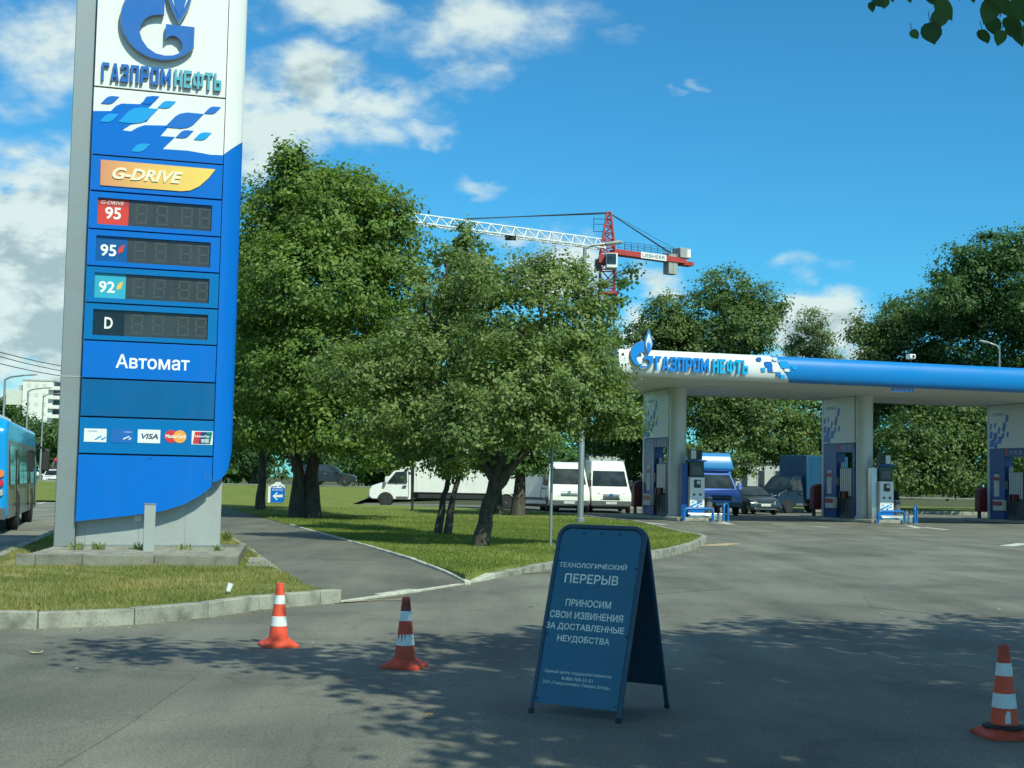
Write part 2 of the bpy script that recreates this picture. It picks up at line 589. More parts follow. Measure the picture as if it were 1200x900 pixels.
M['line_white'] = paint('line_white', (0.60, 0.61, 0.56), 0.7, dirt=0.35, scale=6)
M['litter'] = paint('litter', (0.75, 0.77, 0.76), 0.6, dirt=0.1)
M['dry_leaf'] = paint('dry_leaf', (0.55, 0.34, 0.10), 0.6, dirt=0.3, scale=20)
M['dry_leaf2'] = paint('dry_leaf2', (0.42, 0.40, 0.18), 0.6, dirt=0.3, scale=20)


def mat_glass():
    mt, nt, b = nodes('vehicle_glass')
    b.inputs['Base Color'].default_value = (0.02, 0.03, 0.032, 1)
    b.inputs['Roughness'].default_value = 0.06
    n = noise_fac(nt, 1.3, 3)
    c = ramp(nt, n, [(0.3, (0.008, 0.013, 0.014)), (0.75, (0.05, 0.065, 0.066))])
    nt.links.new(c, b.inputs['Base Color'])
    return mt


M['glass'] = mat_glass()


def mat_lamp():
    mt, nt, b = nodes('headlamp')
    n = noise_fac(nt, 14, 2)
    c = ramp(nt, n, [(0.35, (0.25, 0.27, 0.27)), (0.65, (0.75, 0.77, 0.75))])
    nt.links.new(c, b.inputs['Base Color'])
    b.inputs['Roughness'].default_value = 0.1
    b.inputs['Metallic'].default_value = 0.4
    b.inputs['Coat Weight'].default_value = 1.0
    return mt


M['headlamp'] = mat_lamp()


def mat_asphalt(name, base, warm=1.0):
    mt, nt, b = nodes(name)
    geo = nt.nodes.new('ShaderNodeNewGeometry')

    def nz(scale, detail, rough, stretch=None, dist=0.0):
        n = nt.nodes.new('ShaderNodeTexNoise')
        n.inputs['Scale'].default_value = scale
        n.inputs['Detail'].default_value = detail
        n.inputs['Roughness'].default_value = rough
        n.inputs['Distortion'].default_value = dist
        if stretch:
            mp = nt.nodes.new('ShaderNodeMapping')
            mp.inputs['Scale'].default_value = stretch
            mp.inputs['Rotation'].default_value = (0, 0, math.radians(-15))
            nt.links.new(geo.outputs['Position'], mp.inputs[0])
            nt.links.new(mp.outputs[0], n.inputs['Vector'])
        else:
            nt.links.new(geo.outputs['Position'], n.inputs['Vector'])
        return n.outputs['Fac']

    grit = nz(60, 4, 0.8)
    grit2 = nz(34, 5, 0.75)
    patch = nz(0.45, 6, 0.6, dist=0.6)
    wear = nz(1.0, 5, 0.6, stretch=(1.2, 0.16, 1))
    vor = nt.nodes.new('ShaderNodeTexVoronoi')
    vor.feature = 'DISTANCE_TO_EDGE'
    vor.inputs['Scale'].default_value = 0.30
    wob = nt.nodes.new('ShaderNodeTexNoise')
    wob.inputs['Scale'].default_value = 1.6
    wob.inputs['Detail'].default_value = 5
    nt.links.new(geo.outputs['Position'], wob.inputs['Vector'])
    va = nt.nodes.new('ShaderNodeVectorMath')
    va.operation = 'MULTIPLY_ADD'
    nt.links.new(wob.outputs['Color'], va.inputs[0])
    va.inputs[1].default_value = (1.6, 1.6, 0)
    nt.links.new(geo.outputs['Position'], va.inputs[2])
    nt.links.new(va.outputs[0], vor.inputs['Vector'])
    b0 = (base * 1.02, base * 1.0, base * 0.84)
    dk = tuple(c * 0.70 for c in b0)
    lt = tuple(c * 1.28 for c in b0)
    c = ramp(nt, patch, [(0.3, dk), (0.5, b0), (0.72, lt)])
    c = mixc(nt, 0.55, c, ramp(nt, wear, [(0.35, (0.62, 0.62, 0.64)), (0.65, (1.26, 1.25, 1.2))]), 'MULTIPLY')
    c = mixc(nt, 0.9, c, ramp(nt, grit, [(0.30, (0.35, 0.35, 0.36)), (0.50, (1, 1, 1)), (0.64, (1.45, 1.44, 1.38)), (0.76, (2.6, 2.6, 2.5))]), 'MULTIPLY')
    c = mixc(nt, 0.6, c, ramp(nt, grit2, [(0.34, (0.66, 0.66, 0.66)), (0.5, (1, 1, 1)), (0.68, (1.32, 1.31, 1.27))]), 'MULTIPLY')
    cr = ramp(nt, vor.outputs['Distance'], [(0.0, (0.55, 0.55, 0.55)), (0.010, (1, 1, 1))])
    c = mixc(nt, 0.5, c, cr, 'MULTIPLY')
    oil = nz(0.8, 4, 0.5, dist=0.4)
    c = mixc(nt, 0.8, c, ramp(nt, oil, [(0.22, (0.45, 0.45, 0.46)), (0.33, (1, 1, 1))]), 'MULTIPLY')
    nt.links.new(c, b.inputs['Base Color'])
    b.inputs['Roughness'].default_value = 0.8
    b.inputs['Specular IOR Level'].default_value = 0.35
    bump(nt, b, grit, 0.5, 0.006)
    return mt


M['asphalt'] = mat_asphalt('asphalt', 0.150)
M['asphalt_road'] = mat_asphalt('asphalt_road', 0.19)
M['asphalt_path'] = mat_asphalt('asphalt_path', 0.130)


def mat_concrete(name, col, dirt=0.35):
    mt, nt, b = nodes(name)
    geo = nt.nodes.new('ShaderNodeNewGeometry')

    def nz(scale, detail):
        n = nt.nodes.new('ShaderNodeTexNoise')
        n.inputs['Scale'].default_value = scale
        n.inputs['Detail'].default_value = detail
        nt.links.new(geo.outputs['Position'], n.inputs['Vector'])
        return n.outputs['Fac']

    oi = nt.nodes.new('ShaderNodeObjectInfo')
    a, bb = nz(4, 7), nz(40, 4)
    d = tuple(c * (1 - dirt) for c in col)
    c = ramp(nt, a, [(0.32, d), (0.55, col), (0.75, tuple(min(1, x * 1.12) for x in col))])
    c = mixc(nt, 0.7, c, ramp(nt, bb, [(0.3, (0.72, 0.72, 0.72)), (0.6, (1.08, 1.08, 1.06))]), 'MULTIPLY')
    c = mixc(nt, 0.8, c, ramp(nt, oi.outputs['Random'], [(0.0, (0.82, 0.83, 0.82)), (1.0, (1.1, 1.09, 1.05))]), 'MULTIPLY')
    nt.links.new(c, b.inputs['Base Color'])
    b.inputs['Roughness'].default_value = 0.85
    bump(nt, b, bb, 0.4, 0.004)
    return mt


M['kerb'] = mat_concrete('kerb', (0.30, 0.30, 0.255), 0.5)
M['kerb_white'] = mat_concrete('kerb_white', (0.46, 0.46, 0.40), 0.3)
M['planter'] = mat_concrete('planter', (0.20, 0.20, 0.165), 0.35)
M['paver'] = mat_concrete('paver', (0.30, 0.29, 0.24), 0.3)
M['mortar'] = mat_concrete('mortar', (0.14, 0.13, 0.10), 0.3)
M['sand'] = mat_concrete('sand', (0.42, 0.33, 0.20), 0.35)


def mat_ground(name, cols, scale=1.2):
    mt, nt, b = nodes(name)
    geo = nt.nodes.new('ShaderNodeNewGeometry')
    n = nt.nodes.new('ShaderNodeTexNoise')
    n.inputs['Scale'].default_value = scale
    n.inputs['Detail'].default_value = 8
    n.inputs['Roughness'].default_value = 0.65
    nt.links.new(geo.outputs['Position'], n.inputs['Vector'])
    n2 = nt.nodes.new('ShaderNodeTexNoise')
    n2.inputs['Scale'].default_value = 22
    n2.inputs['Detail'].default_value = 5
    nt.links.new(geo.outputs['Position'], n2.inputs['Vector'])
    c = ramp(nt, n.outputs['Fac'], [(0.3 + 0.4 * i / (len(cols) - 1), k) for i, k in enumerate(cols)])
    c = mixc(nt, 0.8, c, ramp(nt, n2.outputs['Fac'], [(0.3, (0.55, 0.58, 0.5)), (0.65, (1.25, 1.22, 1.15))]), 'MULTIPLY')
    nt.links.new(c, b.inputs['Base Color'])
    b.inputs['Roughness'].default_value = 0.95
    b.inputs['Specular IOR Level'].default_value = 0.1
    bump(nt, b, n2.outputs['Fac'], 0.8, 0.03)
    return mt


M['turf'] = mat_ground('turf', [(0.10, 0.14, 0.035), (0.16, 0.20, 0.05), (0.23, 0.22, 0.08)])
M['turf_dry'] = mat_ground('turf_dry', [(0.11, 0.14, 0.035), (0.19, 0.19, 0.065), (0.34, 0.27, 0.14)], 1.6)
M['far_ground'] = mat_ground('far_ground', [(0.07, 0.08, 0.045), (0.10, 0.11, 0.06)], 0.2)


def mat_leaf(name, dark, mid, light, trans=0.42, rough=0.5):
    mt, nt, b = nodes(name)
    at = nt.nodes.new('ShaderNodeAttribute')
    at.attribute_name = 'rnd'
    big = noise_fac(nt, 0.55, 3)
    c = ramp(nt, at.outputs['Fac'], [(0.0, dark), (0.55, mid), (1.0, light)])
    c = mixc(nt, 0.6, c, ramp(nt, big, [(0.35, (0.74, 0.82, 0.80)), (0.65, (1.16, 1.12, 0.98))]), 'MULTIPLY')
    nt.links.new(c, b.inputs['Base Color'])
    b.inputs['Roughness'].default_value = rough
    b.inputs['Specular IOR Level'].default_value = 0.35
    tr = nt.nodes.new('ShaderNodeBsdfTranslucent')
    c2 = mixc(nt, 1.0, c, (1.3, 1.5, 0.5, 1), 'MULTIPLY')
    nt.links.new(c2, tr.inputs[0])
    mx = nt.nodes.new('ShaderNodeMixShader')
    mx.inputs[0].default_value = trans
    nt.links.new(b.outputs[0], mx.inputs[1])
    nt.links.new(tr.outputs[0], mx.inputs[2])
    nt.links.new(mx.outputs[0], nt.nodes['Material Output'].inputs[0])
    return mt


M['leaf_maple'] = mat_leaf('leaf_maple', (0.078, 0.130, 0.030), (0.150, 0.230, 0.050), (0.24, 0.325, 0.085))
M['leaf_apple'] = mat_leaf('leaf_apple', (0.085, 0.135, 0.048), (0.175, 0.240, 0.078), (0.31, 0.37, 0.15))
M['leaf_linden'] = mat_leaf('leaf_linden', (0.055, 0.105, 0.034), (0.115, 0.180, 0.056), (0.23, 0.29, 0.11))
M['leaf_dark'] = mat_leaf('leaf_dark', (0.036, 0.085, 0.030), (0.072, 0.145, 0.046), (0.15, 0.23, 0.07))
M['leaf_pale'] = mat_leaf('leaf_pale', (0.11, 0.155, 0.075), (0.18, 0.225, 0.115), (0.27, 0.31, 0.17))
M['grass'] = mat_leaf('grass', (0.10, 0.145, 0.028), (0.18, 0.225, 0.045), (0.30, 0.31, 0.09), trans=0.3, rough=0.55)
M['grass_dry'] = mat_leaf('grass_dry', (0.10, 0.14, 0.028), (0.20, 0.215, 0.055), (0.38, 0.31, 0.14), trans=0.25, rough=0.6)


def mat_bark(name, a, b_):
    mt, nt, b = nodes(name)
    n = noise_fac(nt, 9, 7, 0.65, stretch=(1, 1, 0.25))
    nt.links.new(ramp(nt, n, [(0.35, a), (0.7, b_)]), b.inputs['Base Color'])
    b.inputs['Roughness'].default_value = 0.9
    bump(nt, b, n, 0.9, 0.03)
    return mt


M['bark'] = mat_bark('bark', (0.03, 0.026, 0.02), (0.10, 0.085, 0.065))
M['bark_light'] = mat_bark('bark_light', (0.06, 0.055, 0.045), (0.19, 0.17, 0.14))

# ------------------------------------------------------------------ ground, roads, lawns
def sheet(name, pts, z, mat, zs=None):
    mb = MB()
    mb.add([(p[0], p[1], z if zs is None else zs[i]) for i, p in enumerate(pts)], [tuple(range(len(pts)))])
    return structure(name, mb, mat)


def disc_sheet():
    mb = MB()
    n = 48
    mb.add([(2500 * math.cos(2 * math.pi * i / n), 2500 * math.sin(2 * math.pi * i / n), -0.06) for i in range(n)], [tuple(range(n))])
    return structure('ground', mb, M['far_ground'])


disc_sheet()
# the side road and forecourt
sheet('forecourt', [(-9.5, -25), (95, -25), (95, 81.5), (-30, 81.5), (-30, 60), (-9.5, 20)], 0.0, M['asphalt'])
# the main road on the left, running away at about 13 degrees
RD = Vector((-2.0, 8.46, 0)).normalized()
RN = Vector((-RD.y, RD.x, 0))
A0 = Vector((-8.37, 22.65, 0))


def road_pt(s, w, z=0.0):
    p = A0 + RD * s + RN * w
    return (p.x, p.y, z)


sheet('main_road', [road_pt(-45, -0.4), road_pt(-45, 16), road_pt(900, 16), road_pt(900, -0.4)], 0.004, M['asphalt_road'])
for w, ln, gap in ((3.6, 3.0, 5.0), (7.2, 3.0, 5.0)):
    mbl = MB()
    s = 2.0
    while s < 170:
        mbl.add([road_pt(s, w - 0.08, 0.008), road_pt(s + ln, w - 0.08, 0.008), road_pt(s + ln, w + 0.08, 0.008), road_pt(s, w + 0.08, 0.008)], [(0, 3, 2, 1)])
        s += ln + gap
    structure('lane_marking', mbl, M['line_white'])

KERB1 = [(-7.4, 12.6), (-6.2, 13.0), (-4.8, 13.08), (-4.04, 13.22), (-3.51, 13.87), (-3.03, 14.66), (-2.67, 15.71), (-1.98, 16.45)]
DROP = [(-1.98, 16.45), (-1.38, 17.77), (-0.61, 19.71), (-0.2, 21.02)]
KERB2 = [(-0.2, 21.02), (0.64, 23.27), (1.7, 25.3), (2.96, 27.35), (3.75, 29.7), (4.35, 32.0), (4.95, 34.6), (5.22, 36.2), (5.2, 37.4), (5.0, 38.6), (4.85, 43.0), (4.6, 49.0), (3.4, 53.5), (2.6, 58.0), (1.0, 63.0)]
PATH_L = [(-1.98, 16.52), (-2.6, 17.7), (-3.3, 20.06), (-4.1, 23.0), (-5.05, 26.6), (-7.6, 35.5), (-11.2, 48.0), (-16.0, 65.0), (-24.0, 92.0)]
PATH_R = [(-0.62, 19.70), (-1.0, 21.2), (-1.69, 23.44), (-2.6, 26.6), (-3.69, 30.29), (-6.2, 38.6), (-9.9, 50.8), (-14.5, 66.0), (-22.5, 93.0)]
ROAD_EDGE = [(-7.4, 12.6), (-7.15, 17.3), (-8.37, 22.65), (-10.37, 31.11), (-14.7, 49.4), (-20.8, 75.3), (-25.5, 95.0)]

EMP = lambda n: None


def path_zs(pts):
    # the path comes down to the dropped kerb
    return [0.03 + 0.10 * min(1, max(0, ((p[0] + 1.98) * -0.918 + (p[1] - 16.52) * 0.395) / 3.0)) for p in pts]


n_l = len(PATH_L)
mbp = MB()
pl, pr = PATH_L, [(-1.2, 18.1)] + PATH_R[1:]
zl, zr = path_zs(pl), path_zs(pr)
drop_in = [(-1.98, 16.50), (-1.42, 17.80), (-0.66, 19.74)]
pts = [(p[0], p[1], z) for p, z in zip(PATH_L, path_zs(PATH_L))] + [(p[0], p[1], z) for p, z in zip(PATH_R, path_zs(PATH_R))]
faces = []
nl = len(PATH_L)
for i in range(nl - 1):
    faces.append((i, nl + i, nl + i + 1, i + 1))
mbp.add(pts, faces)
structure('footpath', mbp, M['asphalt_path'])

# grassed ground: the verge with the price sign, the lawn with the trees, the rise beyond
TURF = 0.13


def turf(name, outline, mat, z=TURF):
    mb = MB()
    n = len(outline)
    mb.add([(p[0], p[1], z) for p in outline] + [(p[0], p[1], -0.03) for p in outline], [tuple(range(n))] + [(i, (i + 1) % n, n + (i + 1) % n, n + i) for i in range(n)])
    o = structure(name, mb, mat)
    bm = bmesh.new()
    bm.from_mesh(o.data)
    bmesh.ops.triangulate(bm, faces=bm.faces)
    bm.to_mesh(o.data)
    bm.free()
    return o


def inset(line, d):
    out = []
    for i, p in enumerate(line):
        a = Vector(line[max(i - 1, 0)]).to_2d()
        b = Vector(line[min(i + 1, len(line) - 1)]).to_2d()
        t = (b - a).normalized()
        out.append((p[0] - t.y * d, p[1] + t.x * d))
    return out


VERGE = inset(KERB1, 0.24) + [(p[0] - 0.06, p[1]) for p in PATH_L[1:]] + ROAD_EDGE[::-1][:-1]
LAWN = [(-0.62, 19.9)] + inset(KERB2, 0.145) + [(-4, 68.5), (-13.8, 72), (-15.4, 70.0)] + [(p[0] + 0.06, p[1]) for p in PATH_R[::-1][1:-1]]
turf('verge', VERGE, M['turf_dry'])
turf('lawn', LAWN, M['turf'])
mbr = MB()
mbr.add([(-60, 60.0, 0.02), (-8.0, 69.0, 0.11), (-8.5, 84, 0.33), (-3.0, 104, 0.75), (-90, 104, 0.75), (-75, 82, 0.3)], [(0, 1, 2, 5), (5, 2, 3, 4)])
structure('grass_rise', mbr, M['turf'])
sheet('back_street', [(-90, 104), (60, 104), (60, 118), (-90, 118)], 0.76, M['asphalt_road'])
sheet('back_verge', [(4, 81), (95, 81), (95, 104), (4, 104)], 0.15, M['turf'])


def resample(line, step):
    pts = [Vector((p[0], p[1], 0)) for p in line]
    out = [pts[0]]
    d = 0.0
    for a, b in zip(pts, pts[1:]):
        seg = (b - a).length
        t = step - d
        while t <= seg:
            out.append(a + (b - a) * (t / seg))
            t += step
        d = (d + seg) % step if step - d <= seg else d + seg
    if (out[-1] - pts[-1]).length > 0.15:
        out.append(pts[-1])
    return out


def kerb(name, line, mat, step=1.0, width=0.15, top=0.16, bottom=-0.05, tops=None, piece='kerbstone', limit=300):
    """a bedding strip with single stones on it"""
    pts = resample(line, step)
    bed = MB()
    bp = [pts[0].lerp(pts[1], 0.12)] + pts[1:-1] + [pts[-1].lerp(pts[-2], 0.12)]
    ins = inset([(p.x, p.y) for p in bp], width - 0.03)
    out = inset([(p.x, p.y) for p in bp], 0.03)
    n = len(pts)
    tz = [(top if tops is None else tops(i / (n - 1))) for i in range(n)]
    vs = [(o[0], o[1], bottom + 0.02) for o in out] + [(o[0], o[1], bottom + 0.02) for o in ins]
    vs += [(o[0], o[1], t - 0.025) for o, t in zip(out, tz)] + [(o[0], o[1], t - 0.025) for o, t in zip(ins, tz)]
    fs = []
    for i in range(n - 1):
        fs += [(2 * n + i, 2 * n + i + 1, 3 * n + i + 1, 3 * n + i), (i, i + 1, 2 * n + i + 1, 2 * n + i), (n + i + 1, n + i, 3 * n + i, 3 * n + i + 1)]
    bed.add(vs, fs)
    root = structure(name, bed, M['mortar'])
    ORIGIN[root] = Vector((0, 0, 0))
    full = inset([(p.x, p.y) for p in pts], width)
    for i in range(n - 1):
        a, b = pts[i], pts[i + 1]
        t = (b - a).normalized() * 0.006
        j = random.uniform(-0.006, 0.006)
        a_, b_ = a + t, b - t
        c_ = Vector((*full[i + 1], 0)) - t
        d_ = Vector((*full[i], 0)) + t
        z0, z1 = tz[i] + j, tz[i + 1] + j
        mb = MB()
        mb.hexa([(a_.x, a_.y, bottom), (b_.x, b_.y, bottom), (c_.x, c_.y, bottom), (d_.x, d_.y, bottom),
                 (a_.x, a_.y, z0), (b_.x, b_.y, z1), (c_.x, c_.y, z1), (d_.x, d_.y, z0)])
        ob(piece, mb, mat, root, bevel=0.012)
    return root


kerb('verge_kerb', KERB1, M['kerb'], 1.0)
kerb('dropped_kerb', DROP, M['kerb_white'], 1.0, tops=lambda t: 0.035 + (0.05 * max(0, t - 0.8) / 0.2), width=0.16)
kerb('lawn_kerb', KERB2, M['kerb'], 1.0, tops=lambda t: min(0.16, 0.07 + t * 0.9))
kerb('road_kerb', ROAD_EDGE[::-1], M['kerb'], 1.2)
kerb('path_edging_left', [(p[0], p[1]) for p in PATH_L[1:7]], M['kerb_white'], 1.0, width=0.09, top=0.145, tops=lambda t: 0.08 + min(0.065, t * 0.6), piece='edging_stone')
kerb('path_edging_right', [(p[0], p[1]) for p in PATH_R[0:6]][::-1], M['kerb_white'], 1.0, width=0.09, tops=lambda t: 0.15 - max(0, t - 0.80) * 0.45, piece='edging_stone')
# kerb along the back of the forecourt
kerb('back_kerb', [(6, 80.9), (60, 80.9)], M['kerb'], 2.0, top=0.2)

# sand washed up along the dropped kerb and worn into the verge
for k, (cx, cy, rx, ry, z) in enumerate([(-1.72, 16.75, 0.42, 0.10, 0.006), (0.35, 22.35, 0.75, 0.12, 0.006), (5.2, 34.2, 0.35, 1.2, 0.006)]):
    mb = MB()
    n = 22
    mb.add([(cx + rx * math.cos(2 * math.pi * i / n) * random.uniform(0.7, 1.15) + 0.5 * ry * math.sin(2 * math.pi * i / n),
             cy + (ry * math.sin(2 * math.pi * i / n) + (rx * 0.9 * math.cos(2 * math.pi * i / n) if k < 2 else 0)) * random.uniform(0.7, 1.15), z) for i in range(n)], [tuple(range(n))])
    structure('sand_patch', mb, M['sand'])

# repaired areas of the asphalt, slightly darker than the rest
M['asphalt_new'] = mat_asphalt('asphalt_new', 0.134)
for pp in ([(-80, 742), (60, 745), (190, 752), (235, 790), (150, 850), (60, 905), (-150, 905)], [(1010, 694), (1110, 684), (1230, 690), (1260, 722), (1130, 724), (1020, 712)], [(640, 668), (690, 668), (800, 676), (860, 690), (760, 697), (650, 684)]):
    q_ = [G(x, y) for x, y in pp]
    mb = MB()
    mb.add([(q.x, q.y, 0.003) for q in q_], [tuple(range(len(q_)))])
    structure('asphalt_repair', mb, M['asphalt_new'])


def kerb_grit():
    r = np.random.default_rng(14)
    vs = []
    for line, n in ((KERB1, 1500), (DROP, 500), (KERB2[:9], 2200)):
        P_ = resample(line, 0.05)
        for i in r.integers(1, len(P_) - 1, n):
            t = (P_[i + 1] - P_[i - 1]).normalized()
            d = 0.01 + abs(r.normal(0, 0.14))
            c = np.array([P_[i].x + t.y * d, P_[i].y - t.x * d, 0.006])
            s_ = r.uniform(0.003, 0.012)
            a = r.uniform(0, 6.28)
            for k in range(3):
                vs.append(c + s_ * np.array([math.cos(a + 2.1 * k), math.sin(a + 2.1 * k), r.uniform(0, 0.8)]))
    o = np_mesh('kerb_grit', np.array(vs), len(vs) // 3, 3, M['sand'], r.random(len(vs) // 3))
    tag(o, 'sand and grit gathered on the asphalt along the kerbs', 'grit', kind='stuff')


# painted marks on the forecourt near the islands
for (x0, y0, x1, y1, w) in [(838, 613, 860, 615, 0.16), (842, 611, 856, 614, 0.14), (905, 614, 930, 614, 0.15), (955, 617, 972, 618, 0.15), (1052, 619, 1075, 619, 0.16), (1064, 616, 1078, 619, 0.14), (1082, 618, 1110, 621, 0.15), (1180, 640, 1200, 637, 0.2), (752, 612, 780, 615, 0.15)]:
    a, b = G(x0, y0), G(x1, y1)
    t = (b - a).normalized()
    nn = Vector((-t.y, t.x, 0)) * w
    mb = MB()
    mb.add([(a.x - nn.x, a.y - nn.y, 0.005), (b.x - nn.x, b.y - nn.y, 0.005), (b.x + nn.x, b.y + nn.y, 0.005), (a.x + nn.x, a.y + nn.y, 0.005)], [(0, 1, 2, 3)])
    structure('road_marking', mb, M['line_white'])

# ------------------------------------------------------------------ grass blades
def in_poly(px, py, poly):
    inside = np.zeros(len(px), bool)
    n = len(poly)
    j = n - 1
    for i in range(n):
        xi, yi = poly[i]
        xj, yj = poly[j]
        c = ((yi > py) != (yj > py)) & (px < (xj - xi) * (py - yi) / (yj - yi + 1e-12) + xi)
        inside ^= c
        j = i
    return inside


def np_mesh(name, verts, faces_n, per, mat, rnd, parent=None):
    """mesh from a numpy vertex array: consecutive groups of `per` vertices are one face"""
    me = bpy.data.meshes.new(name)
    nv = len(verts)
    me.vertices.add(nv)
    me.vertices.foreach_set('co', verts.astype(np.float32).ravel())
    me.loops.add(nv)
    me.loops.foreach_set('vertex_index', np.arange(nv, dtype=np.int32))
    me.polygons.add(faces_n)
    me.polygons.foreach_set('loop_start', np.arange(0, nv, per, dtype=np.int32))
    me.polygons.foreach_set('loop_total', np.full(faces_n, per, np.int32))
    at = me.attributes.new('rnd', 'FLOAT', 'FACE')
    at.data.foreach_set('value', rnd.astype(np.float32))
    me.update(calc_edges=True)
    return link(name, me, mat, parent)


def blades(name, label, poly, n, hgt, wid, mat, z=TURF, density=None, seed=1, zfun=None, far=1e9, left=-1e9):
    r = np.random.default_rng(seed)
    P = np.array(poly)
    lo, hi = P.min(0), np.minimum(P.max(0), (1e9, far))
    lo = np.maximum(lo, (left, -1e9))
    x = r.uniform(lo[0], hi[0], n * 4)
    y = r.uniform(lo[1], hi[1], n * 4)
    k = in_poly(x, y, poly)
    x, y = x[k], y[k]
    if density is not None:
        k = r.random(len(x)) < density(x, y)
        x, y = x[k], y[k]
    x, y = x[:n], y[:n]
    n = len(x)
    patch = 0.5 + 0.5 * np.sin(x * 1.7 + 1.3 * np.sin(y * 1.1)) * np.sin(y * 2.1 + np.sin(x * 2.3))
    h = hgt * r.uniform(0.35, 1.15, n) * (0.6 + 0.6 * patch)
    th = r.uniform(0, 2 * np.pi, n)
    w = wid * r.uniform(0.6, 1.3, n)
    lean = h * r.uniform(0.1, 0.9, n)
    la = r.uniform(0, 2 * np.pi, n)
    zz = np.full(n, z) if zfun is None else zfun(x, y)
    a = np.stack([x - np.cos(th) * w, y - np.sin(th) * w, zz - 0.01], 1)
    b = np.stack([x + np.cos(th) * w, y + np.sin(th) * w, zz - 0.01], 1)
    c = np.stack([x + np.cos(la) * lean, y + np.sin(la) * lean, zz + h], 1)
    v = np.stack([a, b, c], 1).reshape(-1, 3)
    broad = np.sin(x * 0.8 + 2 * np.sin(y * 0.45)) * np.sin(y * 0.7 + 1.7 * np.sin(x * 0.6))
    rnd = np.clip(r.normal(0.45, 0.2, n) + 0.3 * (patch - 0.5) + 0.25 * broad, 0, 1)
    o = np_mesh(name, v, n, 3, mat, rnd)
    return tag(o, label, 'grass', kind='stuff')


PLANTER = [(-7.35, 19.6), (-3.95, 20.4), (-4.9, 24.2), (-8.1, 23.4)]


def near_only(lim, fall):
    return lambda x, y: np.clip(1 - (y - lim) / fall, 0.06, 1)


def verge_density(x, y):
    bare = np.exp(-(((x + 2.9) / 0.55) ** 2 + ((y - 16.9) / 0.55) ** 2)) + 0.8 * np.exp(-(((x + 3.9) / 0.4) ** 2 + ((y - 17.4) / 0.35) ** 2))
    q = in_poly(x, y, PLANTER)
    thin = 0.55 + 0.45 * np.sin(x * 2.9 + 2 * np.sin(y * 1.7)) * np.sin(y * 3.3 + 1.5 * np.sin(x * 2.1))
    return np.where(q, 0, np.clip(1 - 1.1 * bare, 0.03, 1)) * np.clip(thin, 0.12, 1) * np.clip(1 - (y - 24) / 12, 0.05, 1)


kerb_grit()
VERGE_G = inset(KERB1, 0.15) + [(p[0] - 0.04, p[1]) for p in PATH_L[1:]] + ROAD_EDGE[::-1][:-1]
blades('verge_grass', 'sunlit patchy grass round the foot of the price sign', VERGE_G, 120000, 0.065, 0.006, M['grass_dry'], density=verge_density, seed=3, far=34, left=-13)
blades('lawn_grass', 'short green lawn under the young trees', LAWN, 210000, 0.06, 0.010, M['grass'], density=lambda x, y: np.clip(1.1 - (y - 24) / 26, 0.05, 1), seed=5, far=62, left=-11)

# ------------------------------------------------------------------ price sign (pylon)
A16 = math.radians(16)
SU = Vector((math.cos(A16), math.sin(A16), 0))       # along sign and canopy fronts
SW = Vector((-math.sin(A16), math.cos(A16), 0))      # away from the camera
UP = Vector((0, 0, 1))


def arc(cx, cy, rx, ry, a0, a1, n):
    return [(cx + rx * math.cos(math.radians(a0 + (a1 - a0) * i / n)), cy + ry * math.sin(math.radians(a0 + (a1 - a0) * i / n))) for i in range(n + 1)]


def g_outline():
    p = arc(0, 0, 1, 1, 87, 323, 30)
    p += [(0.8, -0.07), (0.10, -0.07), (0.10, -0.47)]
    p += [(0.2, -0.37), (0.32, -0.345), (0.44, -0.41), (0.52, -0.53), (0.53, -0.66), (0.45, -0.79), (0.3, -0.86), (0.1, -0.885),
          (-0.12, -0.85), (-0.32, -0.73), (-0.46, -0.55), (-0.53, -0.35), (-0.51, -0.17), (-0.42, 0.0), (-0.27, 0.11), (-0.1, 0.155), (0.05, 0.165)]
    return p


def flame_outline(s=1.0, cx=0.41):
    half = [(0.0, -0.04), (0.07, 0.10), (0.17, 0.28), (0.26, 0.50), (0.31, 0.75), (0.30, 1.0), (0.23, 1.28), (0.13, 1.58), (0.0, 1.95)]
    mid = 0.75
    r = [(cx + x * s, mid + (y - mid) * s) for x, y in half]
    return r + [(2 * cx - x, y) for x, y in r[-2:0:-1]]


def flame_inner():
    return [(0.41, 0.14), (0.50, 0.32), (0.565, 0.56), (0.56, 0.82), (0.49, 0.98), (0.45, 0.78), (0.41, 1.12), (0.37, 0.78), (0.33, 0.98), (0.26, 0.82), (0.255, 0.56), (0.32, 0.32)]


def gas_logo(fr, cx, cy, r, depth, parent, blue, standoff=0.0):
    S = lambda pts: [(cx + x * r, cy + y * r) for x, y in pts]
    S2 = lambda pts, k: [(cx + x * r, cy + y * r) for x, y in pts]
    lg = ob('emblem_letter', MB().poly(fr, S(g_outline()), standoff, standoff + depth), M['logo_edge'], parent)
    ob('emblem_face', MB().poly(fr, S([(x * 0.985, y * 0.985) for x, y in g_outline()]), standoff + depth + 0.001, standoff + depth + 0.006), blue, lg)
    fl = ob('emblem_flame', MB().poly(fr, S(flame_outline()), standoff, standoff + depth), M['logo_edge'], parent)
    ob('flame_edge', MB().poly(fr, S(flame_outline(0.95)), standoff + depth + 0.001, standoff + depth + 0.005), blue, fl)
    ob('flame_body', MB().poly(fr, S(flame_outline(0.72)), standoff + depth + 0.006, standoff + depth + 0.010), M['py_white'], fl)
    ob('flame_heart', MB().poly(fr, S(flame_inner()), standoff + depth + 0.011, standoff + depth + 0.014), blue, fl)


LETTER_W = {'М': 1.25, 'Ф': 1.3, 'Г': 0.85, 'З': 0.95, 'Ь': 0.95}


